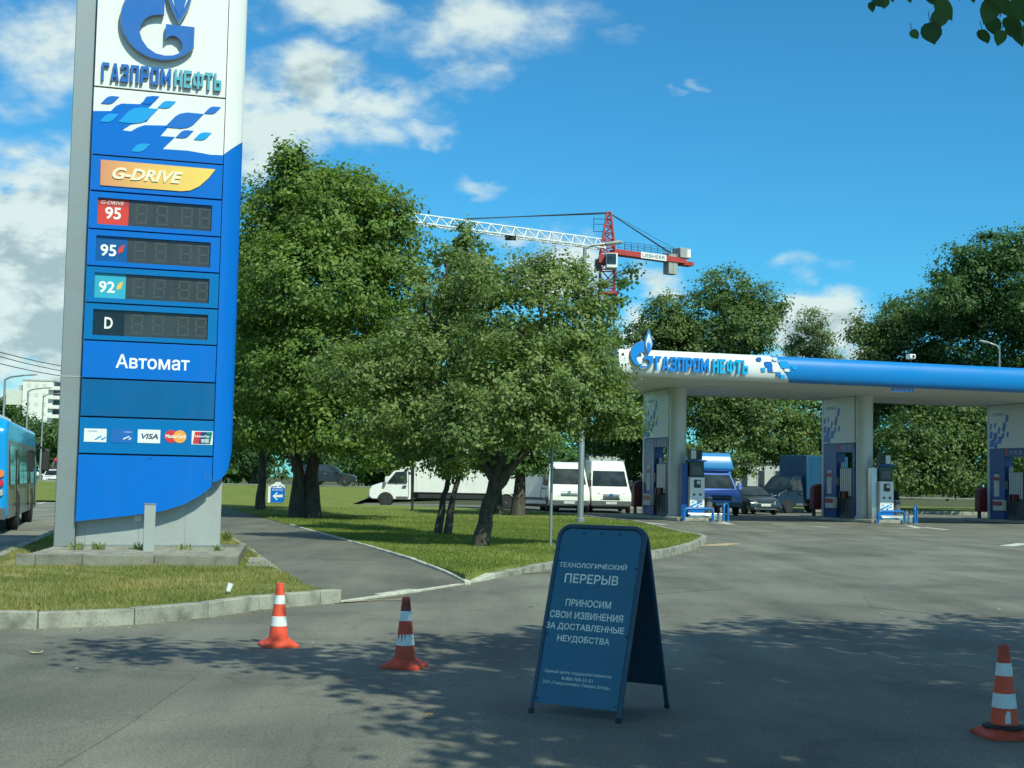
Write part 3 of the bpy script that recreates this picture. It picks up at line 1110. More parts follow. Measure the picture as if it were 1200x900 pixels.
def glyph(ch):
    """block capitals of the brand lettering, each a few butted convex strokes in the unit square"""
    t, s = 0.30, 0.19
    R = lambda x0, y0, x1, y1: [(x0, y0), (x1, y0), (x1, y1), (x0, y1)]
    mir = lambda p: [(1 - x, y) for x, y in p][::-1]
    bar_l = R(0, 0, t, 1)
    if ch == 'Г': return [bar_l, R(t, 1 - s, 1, 1)]
    if ch == 'А':
        leg = [(0, 0), (0.27, 0), (0.5, 0.78), (0.5, 1), (0.32, 1)]
        return [leg, mir(leg), [(0.329, 0.2), (0.671, 0.2), (0.618, 0.38), (0.382, 0.38)]]
    if ch == 'З':
        return [R(0, 1 - s, 1 - t, 1), R(0, 0, 1 - t, s), R(0.3, 0.41, 1 - t, 0.59), R(0, s, t, 0.31), R(0, 0.69, t, 1 - s), R(1 - t, 0.41, 0.9, 0.59),
                [(1 - t, 0.59), (1, 0.59), (1, 0.9), (0.86, 1), (1 - t, 1)], [(1 - t, 0), (0.86, 0), (1, 0.1), (1, 0.41), (1 - t, 0.41)]]
    if ch == 'П': return [bar_l, R(1 - t, 0, 1, 1), R(t, 1 - s, 1 - t, 1)]
    if ch == 'Р': return [bar_l, R(t, 1 - s, 1 - t, 1), R(t, 0.34, 1 - t, 0.34 + s), [(1 - t, 0.34), (0.86, 0.34), (1, 0.44), (1, 0.9), (0.86, 1), (1 - t, 1)]]
    if ch == 'О':
        sd = [(0, 0.1), (0.14, 0), (t, 0), (t, 1), (0.14, 1), (0, 0.9)]
        return [sd, mir(sd), R(t, 1 - s, 1 - t, 1), R(t, 0, 1 - t, s)]
    if ch == 'М':
        t = 0.23
        dg = [(t, 0.56), (0.5, 0.10), (0.5, 0.50), (t, 1)]
        return [R(0, 0, t, 1), R(1 - t, 0, 1, 1), dg, mir(dg)]
    if ch == 'Н': return [bar_l, R(1 - t, 0, 1, 1), R(t, 0.4, 1 - t, 0.6)]
    if ch == 'Е': return [bar_l, R(t, 1 - s, 1, 1), R(t, 0, 1, s), R(t, 0.41, 0.9, 0.59)]
    if ch == 'Ф':
        sd = [(0, 0.26), (0.1, 0.16), (0.21, 0.16), (0.21, 0.88), (0.1, 0.88), (0, 0.78)]
        tp, bt = R(0.21, 0.72, 0.385, 0.88), R(0.21, 0.16, 0.385, 0.32)
        return [R(0.385, 0, 0.615, 1), sd, mir(sd), tp, bt, mir(tp), mir(bt)]
    if ch == 'Т': return [R(0, 1 - s, 1, 1), R(0.34, 0, 0.66, 1 - s)]
    if ch == 'Ь': return [bar_l, R(t, 0, 1 - t, s), R(t, 0.42, 1 - t, 0.42 + s), [(1 - t, 0), (0.86, 0), (1, 0.1), (1, 0.51), (0.86, 0.61), (1 - t, 0.61)]]


def channel_letters(word, fr, a0, b0, a1, b1, depth, side, face, parent, c0=0.0, gap=0.13, slope=0.0, bold=0.0):
    tot = sum(LETTER_W.get(ch, 1.0) for ch in word) + gap * (len(word) - 1)
    k = (a1 - a0) / tot
    a = a0
    for ch in word:
        w = LETTER_W.get(ch, 1.0) * k
        sd, fc = MB(), MB()
        for pc in glyph(ch):
            pts = [(a + x * w, b0 + y * (b1 - b0)) for x, y in pc]
            sd.poly(fr, pts, c0, c0 + depth)
            fc.poly(fr, pts, c0 + depth + 0.001, c0 + depth + 0.006)
        lo = ob('letter', sd, side, parent)
        ob('letter_face', fc, face, lo)
        a += w + gap * k


def petal(cx, cy, w, h, skew=0.45):
    """the slanted leaf-like tile of the brand pattern"""
    p = [(-0.5, -0.5), (0.12, -0.5), (0.34, -0.40), (0.44, -0.2), (0.5, 0.5), (-0.12, 0.5), (-0.34, 0.40), (-0.44, 0.2)]
    return [(cx + x * w + (y * h) * skew, cy + y * h) for x, y in p]


def build_pylon():
    fr = Fr((-6.95, 22.0, 0), SU, UP, -SW)
    base_z = 0.295
    th = thing('price_sign', 'tall blue and white fuel price sign with blank digit displays on the grass verge', 'sign', (-5.8, 22.4, base_z))
    X = lambda px, py: fr.px(px, py)
    W_SEAM = 2.125
    W_OUT = 2.44
    TOP = 11.0
    # rows: height of the lower edge of each panel, from the photograph's left edge
    z = {k: X(px, py)[1] for k, px, py in (('logo', 110.5, 101), ('pat', 107, 180.5), ('gd', 106, 223), ('r1', 105, 267.5), ('r2', 103, 311), ('r3', 101, 354), ('r4', 99.5, 398), ('auto', 97, 443), ('blank', 96, 488), ('cards', 93.5, 531.5))}
    # galvanised post on the left, box at the foot
    ob('post', MB().fbox(fr, -0.33, base_z, -0.50, -0.004, TOP - 0.05, -0.10), M['galv'], th, bevel=0.012)
    jt = ob('post_joint', MB().fbox(fr, -0.335, X(75, 441)[1], -0.505, -0.002, X(75, 441)[1] + 0.02, -0.094), M['galv_plate'], th)
    ft = ob('foot_box', MB().fbox(fr, 0.0, base_z, -0.62, 2.30, 1.55, -0.24), M['galv_plate'], th, bevel=0.01)
    for a in (0.14, 0.98, 1.72):
        ob('foot_joint', MB().fbox(fr, a, base_z + 0.02, -0.245, a + 0.008, 1.2, -0.2385), M['galv'], ft)
    ob('foot_flange', MB().fbox(fr, -0.03, base_z - 0.01, -0.66, 2.33, base_z + 0.035, -0.20), M['galv'], th)
    ob('foot_label', MB().fbox(fr, *X(157, 611)[:1], X(157, 611)[1], -0.238, X(166, 605)[0], X(157, 604.5)[1], -0.230), M['white_dim'], th)
    # back casing
    ob('casing', MB().fbox(fr, 0.01, 1.45, -0.58, 2.17, TOP - 0.03, -0.10), M['seam'], th)
    # panels
    g = 0.012

    def panel(name, z0, z1, mat, c1=0.0, thick=0.03):
        return ob(name, MB().fbox(fr, 0.0, z0 + g, c1 - thick, W_SEAM - g, z1 - g, c1), mat, th, bevel=0.006)

    panel('logo_panel', z['logo'], TOP, M['py_white'])
    # pattern panel: white sheet with blue wave
    pp = panel('pattern_panel', z['pat'], z['logo'], M['py_white'])
    pz = lambda zx, zy: X(60 + zx * 0.26667, zy * 0.26667)
    zb, zt = z['pat'] + g, z['logo'] - g
    wave = [(0.0, zb), (0.0, pz(187, 488)[1])] + [pz(*q) for q in ((262, 488), (285, 465), (310, 455), (390, 458), (405, 445), (418, 425), (445, 422), (470, 425), (455, 440), (440, 463), (425, 475), (460, 480), (420, 535), (350, 548), (312, 572), (350, 577), (380, 560), (410, 550), (520, 552), (480, 598), (545, 602), (490, 655), (600, 662), (700, 680))] + [(W_SEAM - g, pz(768, 683)[1]), (W_SEAM - g, zb)]
    ob('pattern_wave', MB().poly(fr, wave, 0.001, 0.005), M['py_blue'], pp)
    for (cx, cy, w, h, mt) in [(259, 440, 52, 38, 'tile_blue'), (437, 440, 48, 40, 'py_blue'), (508, 460, 56, 36, 'tile_cyan'), (382, 508, 120, 76, 'tile_cyan'), (254, 519, 54, 40, 'tile_cyan'),
                               (585, 530, 118, 76, 'tile_blue'), (709, 485, 50, 36, 'tile_blue'), (586, 590, 52, 38, 'tile_blue'), (666, 599, 52, 38, 'tile_cyan'), (392, 650, 56, 40, 'tile_cyan')]:
        a, b = pz(cx, cy)
        sw = 0.26667 / 72.0
        ob('pattern_tile', MB().poly(fr, petal(a, b, w * sw * 0.98, h * sw, 0.7), 0.0, 0.014), M[mt], pp, bevel=0.003)
    # lettered yellow strip
    gp = panel('fuel_brand_panel', z['gd'], z['pat'], M['py_blue'])
    q = lambda zx, zy: X(60 + zx * 0.26667, zy * 0.26667)
    strip = [q(218, 702), q(722, 745), q(690, 785), q(650, 820), q(610, 838), q(570, 841), q(215, 814)]
    sp = ob('brand_strip', MB().poly(fr, strip, 0.0, 0.018), M['brand_strip'], gp)
    a0, b0 = q(268, 785)
    a1, b1 = q(578, 772)
    text_on('brand_lettering', 'G-DRIVE', fr, a0, b0 - 0.005, a1, b0 + 0.19, M['gold_text'], gp, c0=0.019, depth=0.015, bold=0.03, shear=0.3, slope=0.0)
    # price rows
    rows = [('r1', 'gd', '95', M['red_sq'], None, M['py_blue']), ('r2', 'r1', '95', M['blue_sq'], M['red_sq'], M['py_blue']), ('r3', 'r2', '92', M['cyan_sq'], M['yellow'], M['py_blue_mid']), ('r4', 'r3', 'D', M['display_black'], None, M['py_blue_mid'])]
    for lo, hi, txt, sqm, flag, pm in rows:
        z0, z1 = z[lo], z[hi]
        h = z1 - z0
        # frame of the row: four bars round the recessed display
        wl, wr, zt_, zb_ = 0.135, W_SEAM - 0.165, z1 - 0.105, z0 + 0.085
        row = MB()
        row.fbox(fr, 0.0, z0 + g, -0.09, wl, z1 - g, 0.0)
        row.fbox(fr, wr, z0 + g, -0.09, W_SEAM - g, z1 - g, 0.0)
        row.fbox(fr, wl, zt_, -0.09, wr, z1 - g, 0.0)
        row.fbox(fr, wl, z0 + g, -0.09, wr, zb_, 0.0)
        pr = ob('price_row', row, pm, th)
        ob('display_window', MB().fbox(fr, wl + 0.001, zb_ + 0.001, -0.085, wr - 0.001, zt_ - 0.001, -0.045), M['display'], pr)
        sq1 = wl + 0.49
        ob('grade_square', MB().fbox(fr, wl + 0.002, zb_ + 0.002, -0.0445, sq1, zt_ - 0.002, -0.040), sqm, pr)
        hh = zt_ - zb_
        if txt == 'D':
            text_on('grade_lettering', txt, fr, wl + 0.18, zb_ + hh * 0.27, wl + 0.31, zb_ + hh * 0.72, M['white_print'], pr, c0=-0.038, bold=0.02)
        else:
            dx = 0.12 if flag is None else 0.07
            text_on('grade_lettering', txt, fr, wl + dx, zb_ + hh * 0.22, wl + dx + 0.25, zb_ + hh * 0.68, M['white_print'], pr, c0=-0.038, bold=0.02)
        if flag is None and txt == '95':
            text_on('brand_lettering', 'G-DRIVE', fr, wl + 0.05, zb_ + hh * 0.78, wl + 0.42, zb_ + hh * 0.92, M['white_dim'], pr, c0=-0.038, shear=0.3)
            ob('grade_shade_strip', MB().fbox(fr, wl + 0.002, zb_ + hh * 0.72, -0.0398, sq1, zt_ - 0.002, -0.0385), M['pump_red'], pr)
        if flag is not None:
            ob('grade_flag', MB().poly(fr, [(wl + 0.35, zb_ + hh * 0.34), (wl + 0.42, zb_ + hh * 0.42), (wl + 0.45, zb_ + hh * 0.72), (wl + 0.38, zb_ + hh * 0.62), (wl + 0.35, zb_ + hh * 0.5)], -0.038, -0.035), flag, pr)
        # seven segment digits, unlit
        for k, ax in enumerate((0.62, 0.95, 1.28, 1.57)):
            a_, w_, t_ = wl + ax - 0.02 + (0.07 if k > 1 else 0), 0.19, 0.030
            b_, e_ = zb_ + hh * 0.12, zb_ + hh * 0.88
            mid = (b_ + e_) / 2
            dg = MB()
            segs = [(a_, e_ - t_, a_ + w_, e_), (a_, b_, a_ + w_, b_ + t_), (a_, mid + 0.012, a_ + t_, e_ - t_ - 0.012), (a_ + w_ - t_, mid + 0.012, a_ + w_, e_ - t_ - 0.012), (a_, b_ + t_ + 0.012, a_ + t_, mid - 0.012), (a_ + w_ - t_, b_ + t_ + 0.012, a_ + w_, mid - 0.012), (a_ + t_, mid - t_ / 2, a_ + w_ - t_, mid + t_ / 2)]
            for (s0, t0, s1, t1) in segs:
                dg.fbox(fr, s0, t0, -0.046, s1, t1, -0.0425)
            ob('digit', dg, M['segment'], pr)
        ob('decimal_point', MB().fbox(fr, wl + 1.215, zb_ + hh * 0.12, -0.046, wl + 1.255, zb_ + hh * 0.20, -0.0425), M['segment'], pr)
    ap = panel('automat_panel', z['auto'], z['r4'], M['py_blue'])
    a0, b0 = X(60 + 283 * 0.26667, 220 + 788 * 0.26667)
    a1, b1 = X(60 + 607 * 0.26667, 220 + 799 * 0.26667)
    text_on('lettering', 'Автомат', fr, a0, b0 - 0.015, a1, b0 + 0.215, M['white_print'], ap, c0=0.003, bold=0.014)
    panel('blank_panel', z['blank'], z['auto'], M['py_blue_dull'])
    cp = panel('card_panel', z['cards'], z['blank'], M['py_blue_mid'])
    zq = lambda zx, zy: X(60 + zx * 0.26667, 440 + zy * 0.26667)

    def card(x0, y0, x1, y1, mat):
        (a0, b0), (a1, b1) = zq(x0, y1), zq(x1, y1)
        bb = (b0 + b1) / 2
        hgt = (y1 - y0) * 0.26667 / 72
        return ob('card_sticker', MB().fbox(fr, a0, bb, 0.0, a1, bb + hgt, 0.006), mat, cp), a0, bb, a1, bb + hgt

    c1, a0, b0, a1, b1 = card(143, 234, 242, 292, M['py_white'])
    text_on('lettering', 'ГАЗПРОМНЕФТЬ', fr, a0 + 0.05, b1 - 0.055, a0 + 0.2, b1 - 0.03, M['logo_blue'], c1, c0=0.008)
    for k in range(5):
        ob('pattern_tile', MB().poly(fr, petal(a0 + 0.19 + 0.033 * k, b0 + 0.05 + 0.02 * (k % 3), 0.034, 0.03, 0.6), 0.006, 0.009), M['tile_blue' if k % 2 else 'tile_cyan'], c1)
    c1, a0, b0, a1, b1 = card(261, 236, 360, 296, M['logo_blue'])
    text_on('lettering', 'ГАЗПРОМНЕФТЬ', fr, a0 + 0.2, b1 - 0.055, a1 - 0.03, b1 - 0.035, M['white_print'], c1, c0=0.008)
    for k in range(4):
        ob('pattern_tile', MB().poly(fr, petal(a0 + 0.21 + 0.03 * k, b0 + 0.07 + 0.014 * (k % 3), 0.032, 0.03, 0.6), 0.006, 0.009), M['py_white'], c1)
    c1, a0, b0, a1, b1 = card(379, 238, 478, 297, M['py_white'])
    text_on('lettering', 'VISA', fr, a0 + 0.055, b0 + 0.065, a1 - 0.03, b1 - 0.065, M['navy'], c1, c0=0.008, bold=0.03, shear=0.2)
    (ac, bc), r = zq(527, 268), 0.105
    c1 = ob('card_sticker', MB().poly(fr, arc(ac, bc, r, r, 0, 350, 24), 0.0, 0.006), M['red_card'], cp)
    ac2 = zq(565, 271)[0]
    ob('card_disc', MB().poly(fr, arc(ac2, bc, r, r, 0, 350, 24), 0.0, 0.009), M['orange_card'], c1)
    text_on('lettering', 'MasterCard', fr, ac - 0.09, bc - 0.025, ac2 + 0.09, bc + 0.035, M['white_print'], c1, c0=0.011, bold=0.02, shear=0.15)
    c1, a0, b0, a1, b1 = card(616, 244, 709, 304, M['py_white'])
    w3 = (a1 - a0 - 0.06) / 3
    for k, mt in enumerate(('red_card', 'navy', 'green_card')):
        ob('card_stripe', MB().poly(fr, [(a0 + 0.02 + w3 * k, b0 + 0.012), (a0 + 0.02 + w3 * (k + 1), b0 + 0.012), (a0 + 0.05 + w3 * (k + 1), b1 - 0.012), (a0 + 0.05 + w3 * k, b1 - 0.012)], 0.006, 0.009), M[mt], c1)
    text_on('lettering', 'UnionPay', fr, a0 + 0.05, b0 + 0.11, a1 - 0.05, b0 + 0.155, M['white_print'], c1, c0=0.011, bold=0.02, shear=0.15)
    text_on('lettering', '银联', fr, a0 + 0.15, b0 + 0.03, a1 - 0.06, b0 + 0.095, M['white_print'], c1, c0=0.011, bold=0.01)
    # lowest panel with the curved lower edge, the right-hand strip runs into the same curve
    curve = [X(*p) for p in ((90, 611), (155, 604), (192, 598.5), (216, 591), (236, 580), (248, 570))]
    b_se = X(253, 565)[1]
    low = [(0.0, z['cards'] - g)] + curve[:1] + curve[1:] + [(W_SEAM - g, b_se), (W_SEAM - g, z['cards'] - g)]
    low[1] = (0.0, low[1][1])
    lp = ob('lower_panel', MB().poly(fr, low, -0.03, 0.0), M['py_blue'], th)
    ob('maker_plate', MB().fbox(fr, X(172, 537)[0], X(172, 538)[1], 0.0, X(178, 537)[0], X(172, 536.6)[1], 0.003), M['py_blue_dull'], lp)
    ob('worn_sticker', MB().fbox(fr, W_SEAM - 0.15, b_se + 0.02, 0.001, W_SEAM - 0.02, b_se + 0.2, 0.004), M['tile_blue'], lp)

    # right-hand strip: slightly turned back, white above, blue below a slant
    def strip_piece(name, za0, za1, zb0, zb1, mat, curve_low=None):
        mb = MB()
        n = 6
        pr = [(W_SEAM + (W_OUT - W_SEAM) * t, -0.22 * t * t) for t in [i / n for i in range(n + 1)]]
        vs, k = [], len(pr)
        for i, (a, c) in enumerate(pr):
            t = i / n
            lo = za0 + (zb0 - za0) * t if curve_low is None else curve_low(t)
            hi = za1 + (zb1 - za1) * t
            vs += [fr.pt(a, lo, c), fr.pt(a, hi, c), fr.pt(a, hi, c - 0.03), fr.pt(a, lo, c - 0.03)]
        fs = [(0, 1, 2, 3), (4 * n, 4 * n + 3, 4 * n + 2, 4 * n + 1)]
        for i in range(n):
            for j in range(4):
                j2 = (j + 1) % 4
                fs.append((4 * i + j, 4 * (i + 1) + j, 4 * (i + 1) + j2, 4 * i + j2))
        mb.add(vs, fs)
        return ob(name, mb, mat, th, smooth=True)

    sa, sb = X(265, 181)[1], X(285.5, 163)[1]
    strip_piece('side_strip_white', sa, TOP, sb, TOP, M['py_white'])
    zc = X(271, 528)[1]
    strip_piece('side_strip_blue', 0, sa - 0.006, 0, sb - 0.006, M['py_blue'], curve_low=lambda t: b_se + (zc - b_se) * (1 - math.sqrt(max(0, 1 - t * t))))
    # top cap
    ob('top_cap', MB().fbox(fr, -0.34, TOP, -0.6, W_OUT, TOP + 0.04, 0.0), M['galv'], th)
    # emblem and name
    ac, bc = X(189.5, 27)
    gas_logo(fr, ac, bc, 0.665, 0.08, th, M['logo_blue'], standoff=0.03)
    a0, b0 = X(119, 94.5)
    a1 = X(200, 100)[0]
    a2, a3 = X(204, 100)[0], X(259, 106)[0]
    hgt = 0.295
    channel_letters('ГАЗПРОМ', fr, a0, b0, a1, b0 + hgt, 0.05, M['logo_edge'], M['logo_blue'], th, c0=0.005, gap=0.2)
    channel_letters('НЕФТЬ', fr, a2, b0, a3, b0 + hgt, 0.05, M['logo_edge'], M['logo_cyan'], th, c0=0.005, gap=0.2)
    return th


def mat_strip():
    mt, nt, b = nodes('brand_strip')
    fr = Fr((-6.95, 22.0, 0), SU, UP, -SW)
    tc = nt.nodes.new('ShaderNodeNewGeometry')
    dp = nt.nodes.new('ShaderNodeVectorMath')
    dp.operation = 'DOT_PRODUCT'
    nt.links.new(tc.outputs['Position'], dp.inputs[0])
    dp.inputs[1].default_value = SU
    mr = nt.nodes.new('ShaderNodeMapRange')
    nt.links.new(dp.outputs['Value'], mr.inputs[0])
    k = fr.o.dot(SU)
    mr.inputs[1].default_value, mr.inputs[2].default_value = k + 0.1, k + 1.9
    nt.links.new(ramp(nt, mr.outputs[0], [(0.0, (0.60, 0.23, 0.12)), (0.45, (0.72, 0.42, 0.11)), (1.0, (0.78, 0.56, 0.11))]), b.inputs['Base Color'])
    b.inputs['Roughness'].default_value = 0.4
    return mt


M['brand_strip'] = mat_strip()
build_pylon()


# paved plinth round the sign: kerb blocks and small pavers
def build_plinth():
    fr = Fr((-7.0, 19.95, 0), (1, 0.16, 0), UP)
    fr.n = Vector((0.16, -1, 0)).normalized()
    o = thing('paved_plinth', 'weedy paved plinth with concrete edging blocks under the price sign', 'plinth', (-5.4, 21.5, 0.1))
    ob('bed', MB().fbox(fr, 0.02, 0.08, -4.0, 3.02, 0.28, -0.02), M['mortar'], o)
    x = -0.15
    for w in (0.28, 0.66, 1.02, 1.22):
        ob('edging_block', MB().fbox(fr, x, 0.05, -0.12, x + w - 0.012, 0.295, 0.0), M['planter'], o, bevel=0.012)
        x += w
    for k in range(4):
        ob('edging_block', MB().fbox(fr, x - 0.13, 0.05, -0.13 - 1.0 * k - 0.99, x - 0.012, 0.295, -0.13 - 1.0 * k), M['planter'], o, bevel=0.012)
    # pavers in rows
    cache = None
    for j in range(17):
        for i in range(15):
            a = 0.02 + i * 0.2 + (0.1 if j % 2 else 0)
            c = -0.14 - j * 0.135
            if a + 0.19 > 3.02:
                continue
            dz = random.uniform(-0.006, 0.004)
            ob('paver', MB().fbox(fr, a, 0.265, c - 0.124, a + 0.19, 0.298 + dz, c), M['paver'], o)
    # low slabs stepping down to the path on the right
    for k, (a, c, s) in enumerate([(3.13, -0.05, 0.5), (3.13, -0.56, 0.5), (3.13, -1.07, 0.5), (3.13, -1.58, 0.5)]):
        ob('step_slab', MB().fbox(fr, a, 0.08, c - s, a + 0.42 - 0.06 * k, 0.165, c), M['paver'], o, bevel=0.01)
    return o


build_plinth()
fr_b = Fr(G(174, 646, 0.29), SU, UP, -SW)
o = thing('steel_bollard', 'square grey steel bollard standing before the price sign', 'bollard', fr_b.o)
ob('post', MB().fbox(fr_b, -0.085, -0.05, -0.15, 0.085, 0.72, 0.0), M['galv_plate'], o, bevel=0.006)
ob('cap', MB().fbox(fr_b, -0.092, 0.721, -0.157, 0.092, 0.74, 0.007), M['galv'], o)

# weeds on the plinth
def weed(px, py, n, h, seed, label):
    r = random.Random(seed)
    p = G(px, py, 0.288)
    t = thing('weed', label, 'weed', p, 'weeds on the plinth')
    vs, rn = [], []
    for i in range(n):
        a, l = r.uniform(0, 6.28), h * r.uniform(0.4, 1.1)
        sp = r.uniform(0.2, 0.9) * l
        ox, oy = r.gauss(0, 0.05), r.gauss(0, 0.04)
        w = 0.008
        b = Vector((ox, oy, 0))
        mid = b + Vector((math.cos(a) * sp * 0.5, math.sin(a) * sp * 0.5, l * 0.65))
        tip = b + Vector((math.cos(a) * sp, math.sin(a) * sp, l * 0.9))
        s = Vector((-math.sin(a), math.cos(a), 0)) * w
        vs += [b - s * 0.5, b + s * 0.5, mid + s, mid - s]
        vs += [mid - s, mid + s, tip + s * 0.2, tip - s * 0.2]
        rn += [r.random()] * 2
    np_mesh('leaves', np.array([tuple(v) for v in vs]), len(rn), 4, M['grass'], np.array(rn), t)


for i, (px, py, n, h, lab) in enumerate([(72, 636, 70, 0.26, 'leafy weed tuft at the foot of the grey sign post'), (90, 645, 40, 0.16, 'thin weed tuft at the left front corner of the plinth'), (115, 645, 46, 0.15, 'low weed tuft between the sign post and the steel bollard'), (162, 645, 40, 0.15, 'weed tuft touching the steel bollard on its left'), (188, 640, 40, 0.2, 'weed tuft just right of the steel bollard'), (213, 645, 30, 0.12, 'small weed tuft in the middle of the right half of the plinth'), (256, 646, 34, 0.11, 'small weed tuft near the right front corner of the plinth'), (266, 634, 60, 0.22, 'tall dry weeds at the right end of the plinth by the path')]):
    weed(px, py, n, h, i, lab)

# ------------------------------------------------------------------ folding notice board
def build_board():
    F1, F2 = Vector((0.15, 8.99, 0)), Vector((0.72, 8.65, 0))
    u = (F2 - F1).normalized()
    w = (F2 - F1).length
    dd = Vector((-u.y, u.x, 0))
    spread, hgt = 0.74, 1.20
    th = thing('notice_board', 'blue folding A-frame notice board with white lettering standing on the road', 'notice board', (F1 + F2) / 2 + dd * 0.37)

    def leaf(foot, sgn, name):
        """one side: rounded tube frame with a sheet inside; sgn +1 faces the camera"""
        v = (dd * (spread / 2 * sgn) + UP * hgt).normalized()
        L = math.hypot(spread / 2, hgt)
        n = u.cross(v)
        if sgn < 0:
            n = -n
        fr = Fr(foot, u, v, n)
        r = 0.016
        R = 0.085
        path = [(r, 0.0), (r, 0.3), (r, L - R)]
        path += [(r + R - R * math.cos(math.radians(t)), L - R + R * math.sin(math.radians(t))) for t in range(15, 91, 15)]
        path += [(w - r - R + R * math.sin(math.radians(t)), L - R + R * math.cos(math.radians(t))) for t in range(0, 90, 15)]
        path += [(w - r, L - R), (w - r, 0.3), (w - r, 0.0)]
        fo = ob(name, MB().tube([fr.pt(a, b, 0) for a, b in path], r, 10), M['board_frame'], th, smooth=True)
        for a in (r, w - r):
            ob('foot_cap', MB().lathe(fr.pt(a, 0.0, 0), [(0.012, -0.006), (0.019, -0.004), (0.019, 0.03), (0.016, 0.032)], 10, axis=v), M['rubber'], fo)
        return fr, L

    fr, L = leaf(F1, 1, 'front_frame')
    frb, _ = leaf(F1 + dd * spread, -1, 'back_frame')

    def sheet_outline(b0):
        R = 0.07
        e = 0.034
        t = L - 0.018
        return [(e, b0), (w - e, b0), (w - e, t - R)] + [(w - e - R + R * math.cos(math.radians(k)), t - R + R * math.sin(math.radians(k))) for k in range(15, 91, 15)] + \
               [(e + R - R * math.sin(math.radians(k)), t - R + R * math.cos(math.radians(k))) for k in range(0, 91, 15)]

    fs = ob('front_sheet', MB().poly(fr, sheet_outline(0.07), -0.004, 0.004), M['board_blue'], th)
    ob('back_sheet', MB().poly(frb, sheet_outline(0.16), -0.004, 0.004), M['board_back'], th)
    for a, b in [(0.048, L - 0.24), (w - 0.048, L - 0.27), (0.044, 0.52), (w - 0.044, 0.54), (0.05, 0.10), (w - 0.05, 0.10), (w * 0.5, L - 0.045), (w * 0.3, L - 0.045), (w * 0.7, L - 0.045)]:
        ob('rivet', MB().lathe(fr.pt(a, b, 0.004), [(0.009, 0), (0.008, 0.004), (0.003, 0.006)], 8, axis=fr.n), M['board_frame'], fs)
    # hinge straps at the top, stay on the side
    for a in (0.12, w - 0.12):
        ob('hinge', MB().tube([fr.pt(a - 0.03, L - 0.005, -0.012), fr.pt(a + 0.03, L - 0.005, -0.012)], 0.022, 8), M['board_frame'], th)
    Lz = lambda f: 0.07 + (L - 0.10) * f

    def line(txt, px0, py0, px1, hpx, bold=0.008, tilt=0.0):
        # px0, py0: left end of the base line in the photograph; hpx: letter height in pixels
        a0, b0 = fr.px(px0, py0)
        a1 = fr.px(px1, py0)[0]
        k = (fr.px(px0, py0 - 10)[1] - b0) / 10
        text_on('lettering', txt, fr, a0, b0, a1, b0 + hpx * k, M['board_text'], fs, c0=0.0055, bold=bold)

    q = lambda zx, zy: (610 + zx / 5, 640 + zy / 5)
    for txt, x0, y0, x1, hh, bd in [('ТЕХНОЛОГИЧЕСКИЙ', 228, 122, 626, 36, 0.016), ('ПЕРЕРЫВ', 258, 213, 574, 54, 0.018), ('ПРИНОСИМ', 264, 350, 532, 42, 0.018), ('СВОИ ИЗВИНЕНИЯ', 172, 416, 604, 42, 0.018), ('ЗА ДОСТАВЛЕННЫЕ', 148, 486, 610, 44, 0.018), ('НЕУДОБСТВА', 214, 562, 524, 44, 0.018),
                                    ('Единый центр поддержки клиентов', 144, 742, 538, 24, 0.0), ('8-800-700-51-51', 243, 784, 425, 20, 0.0), ('ЗАО «Газпромнефть Северо-Запад»', 128, 806, 532, 24, 0.0)]:
        px, py = q(x0, y0)
        line(txt, px, py, q(x1, y0)[0], hh / 5, bd)
    return th


build_board()

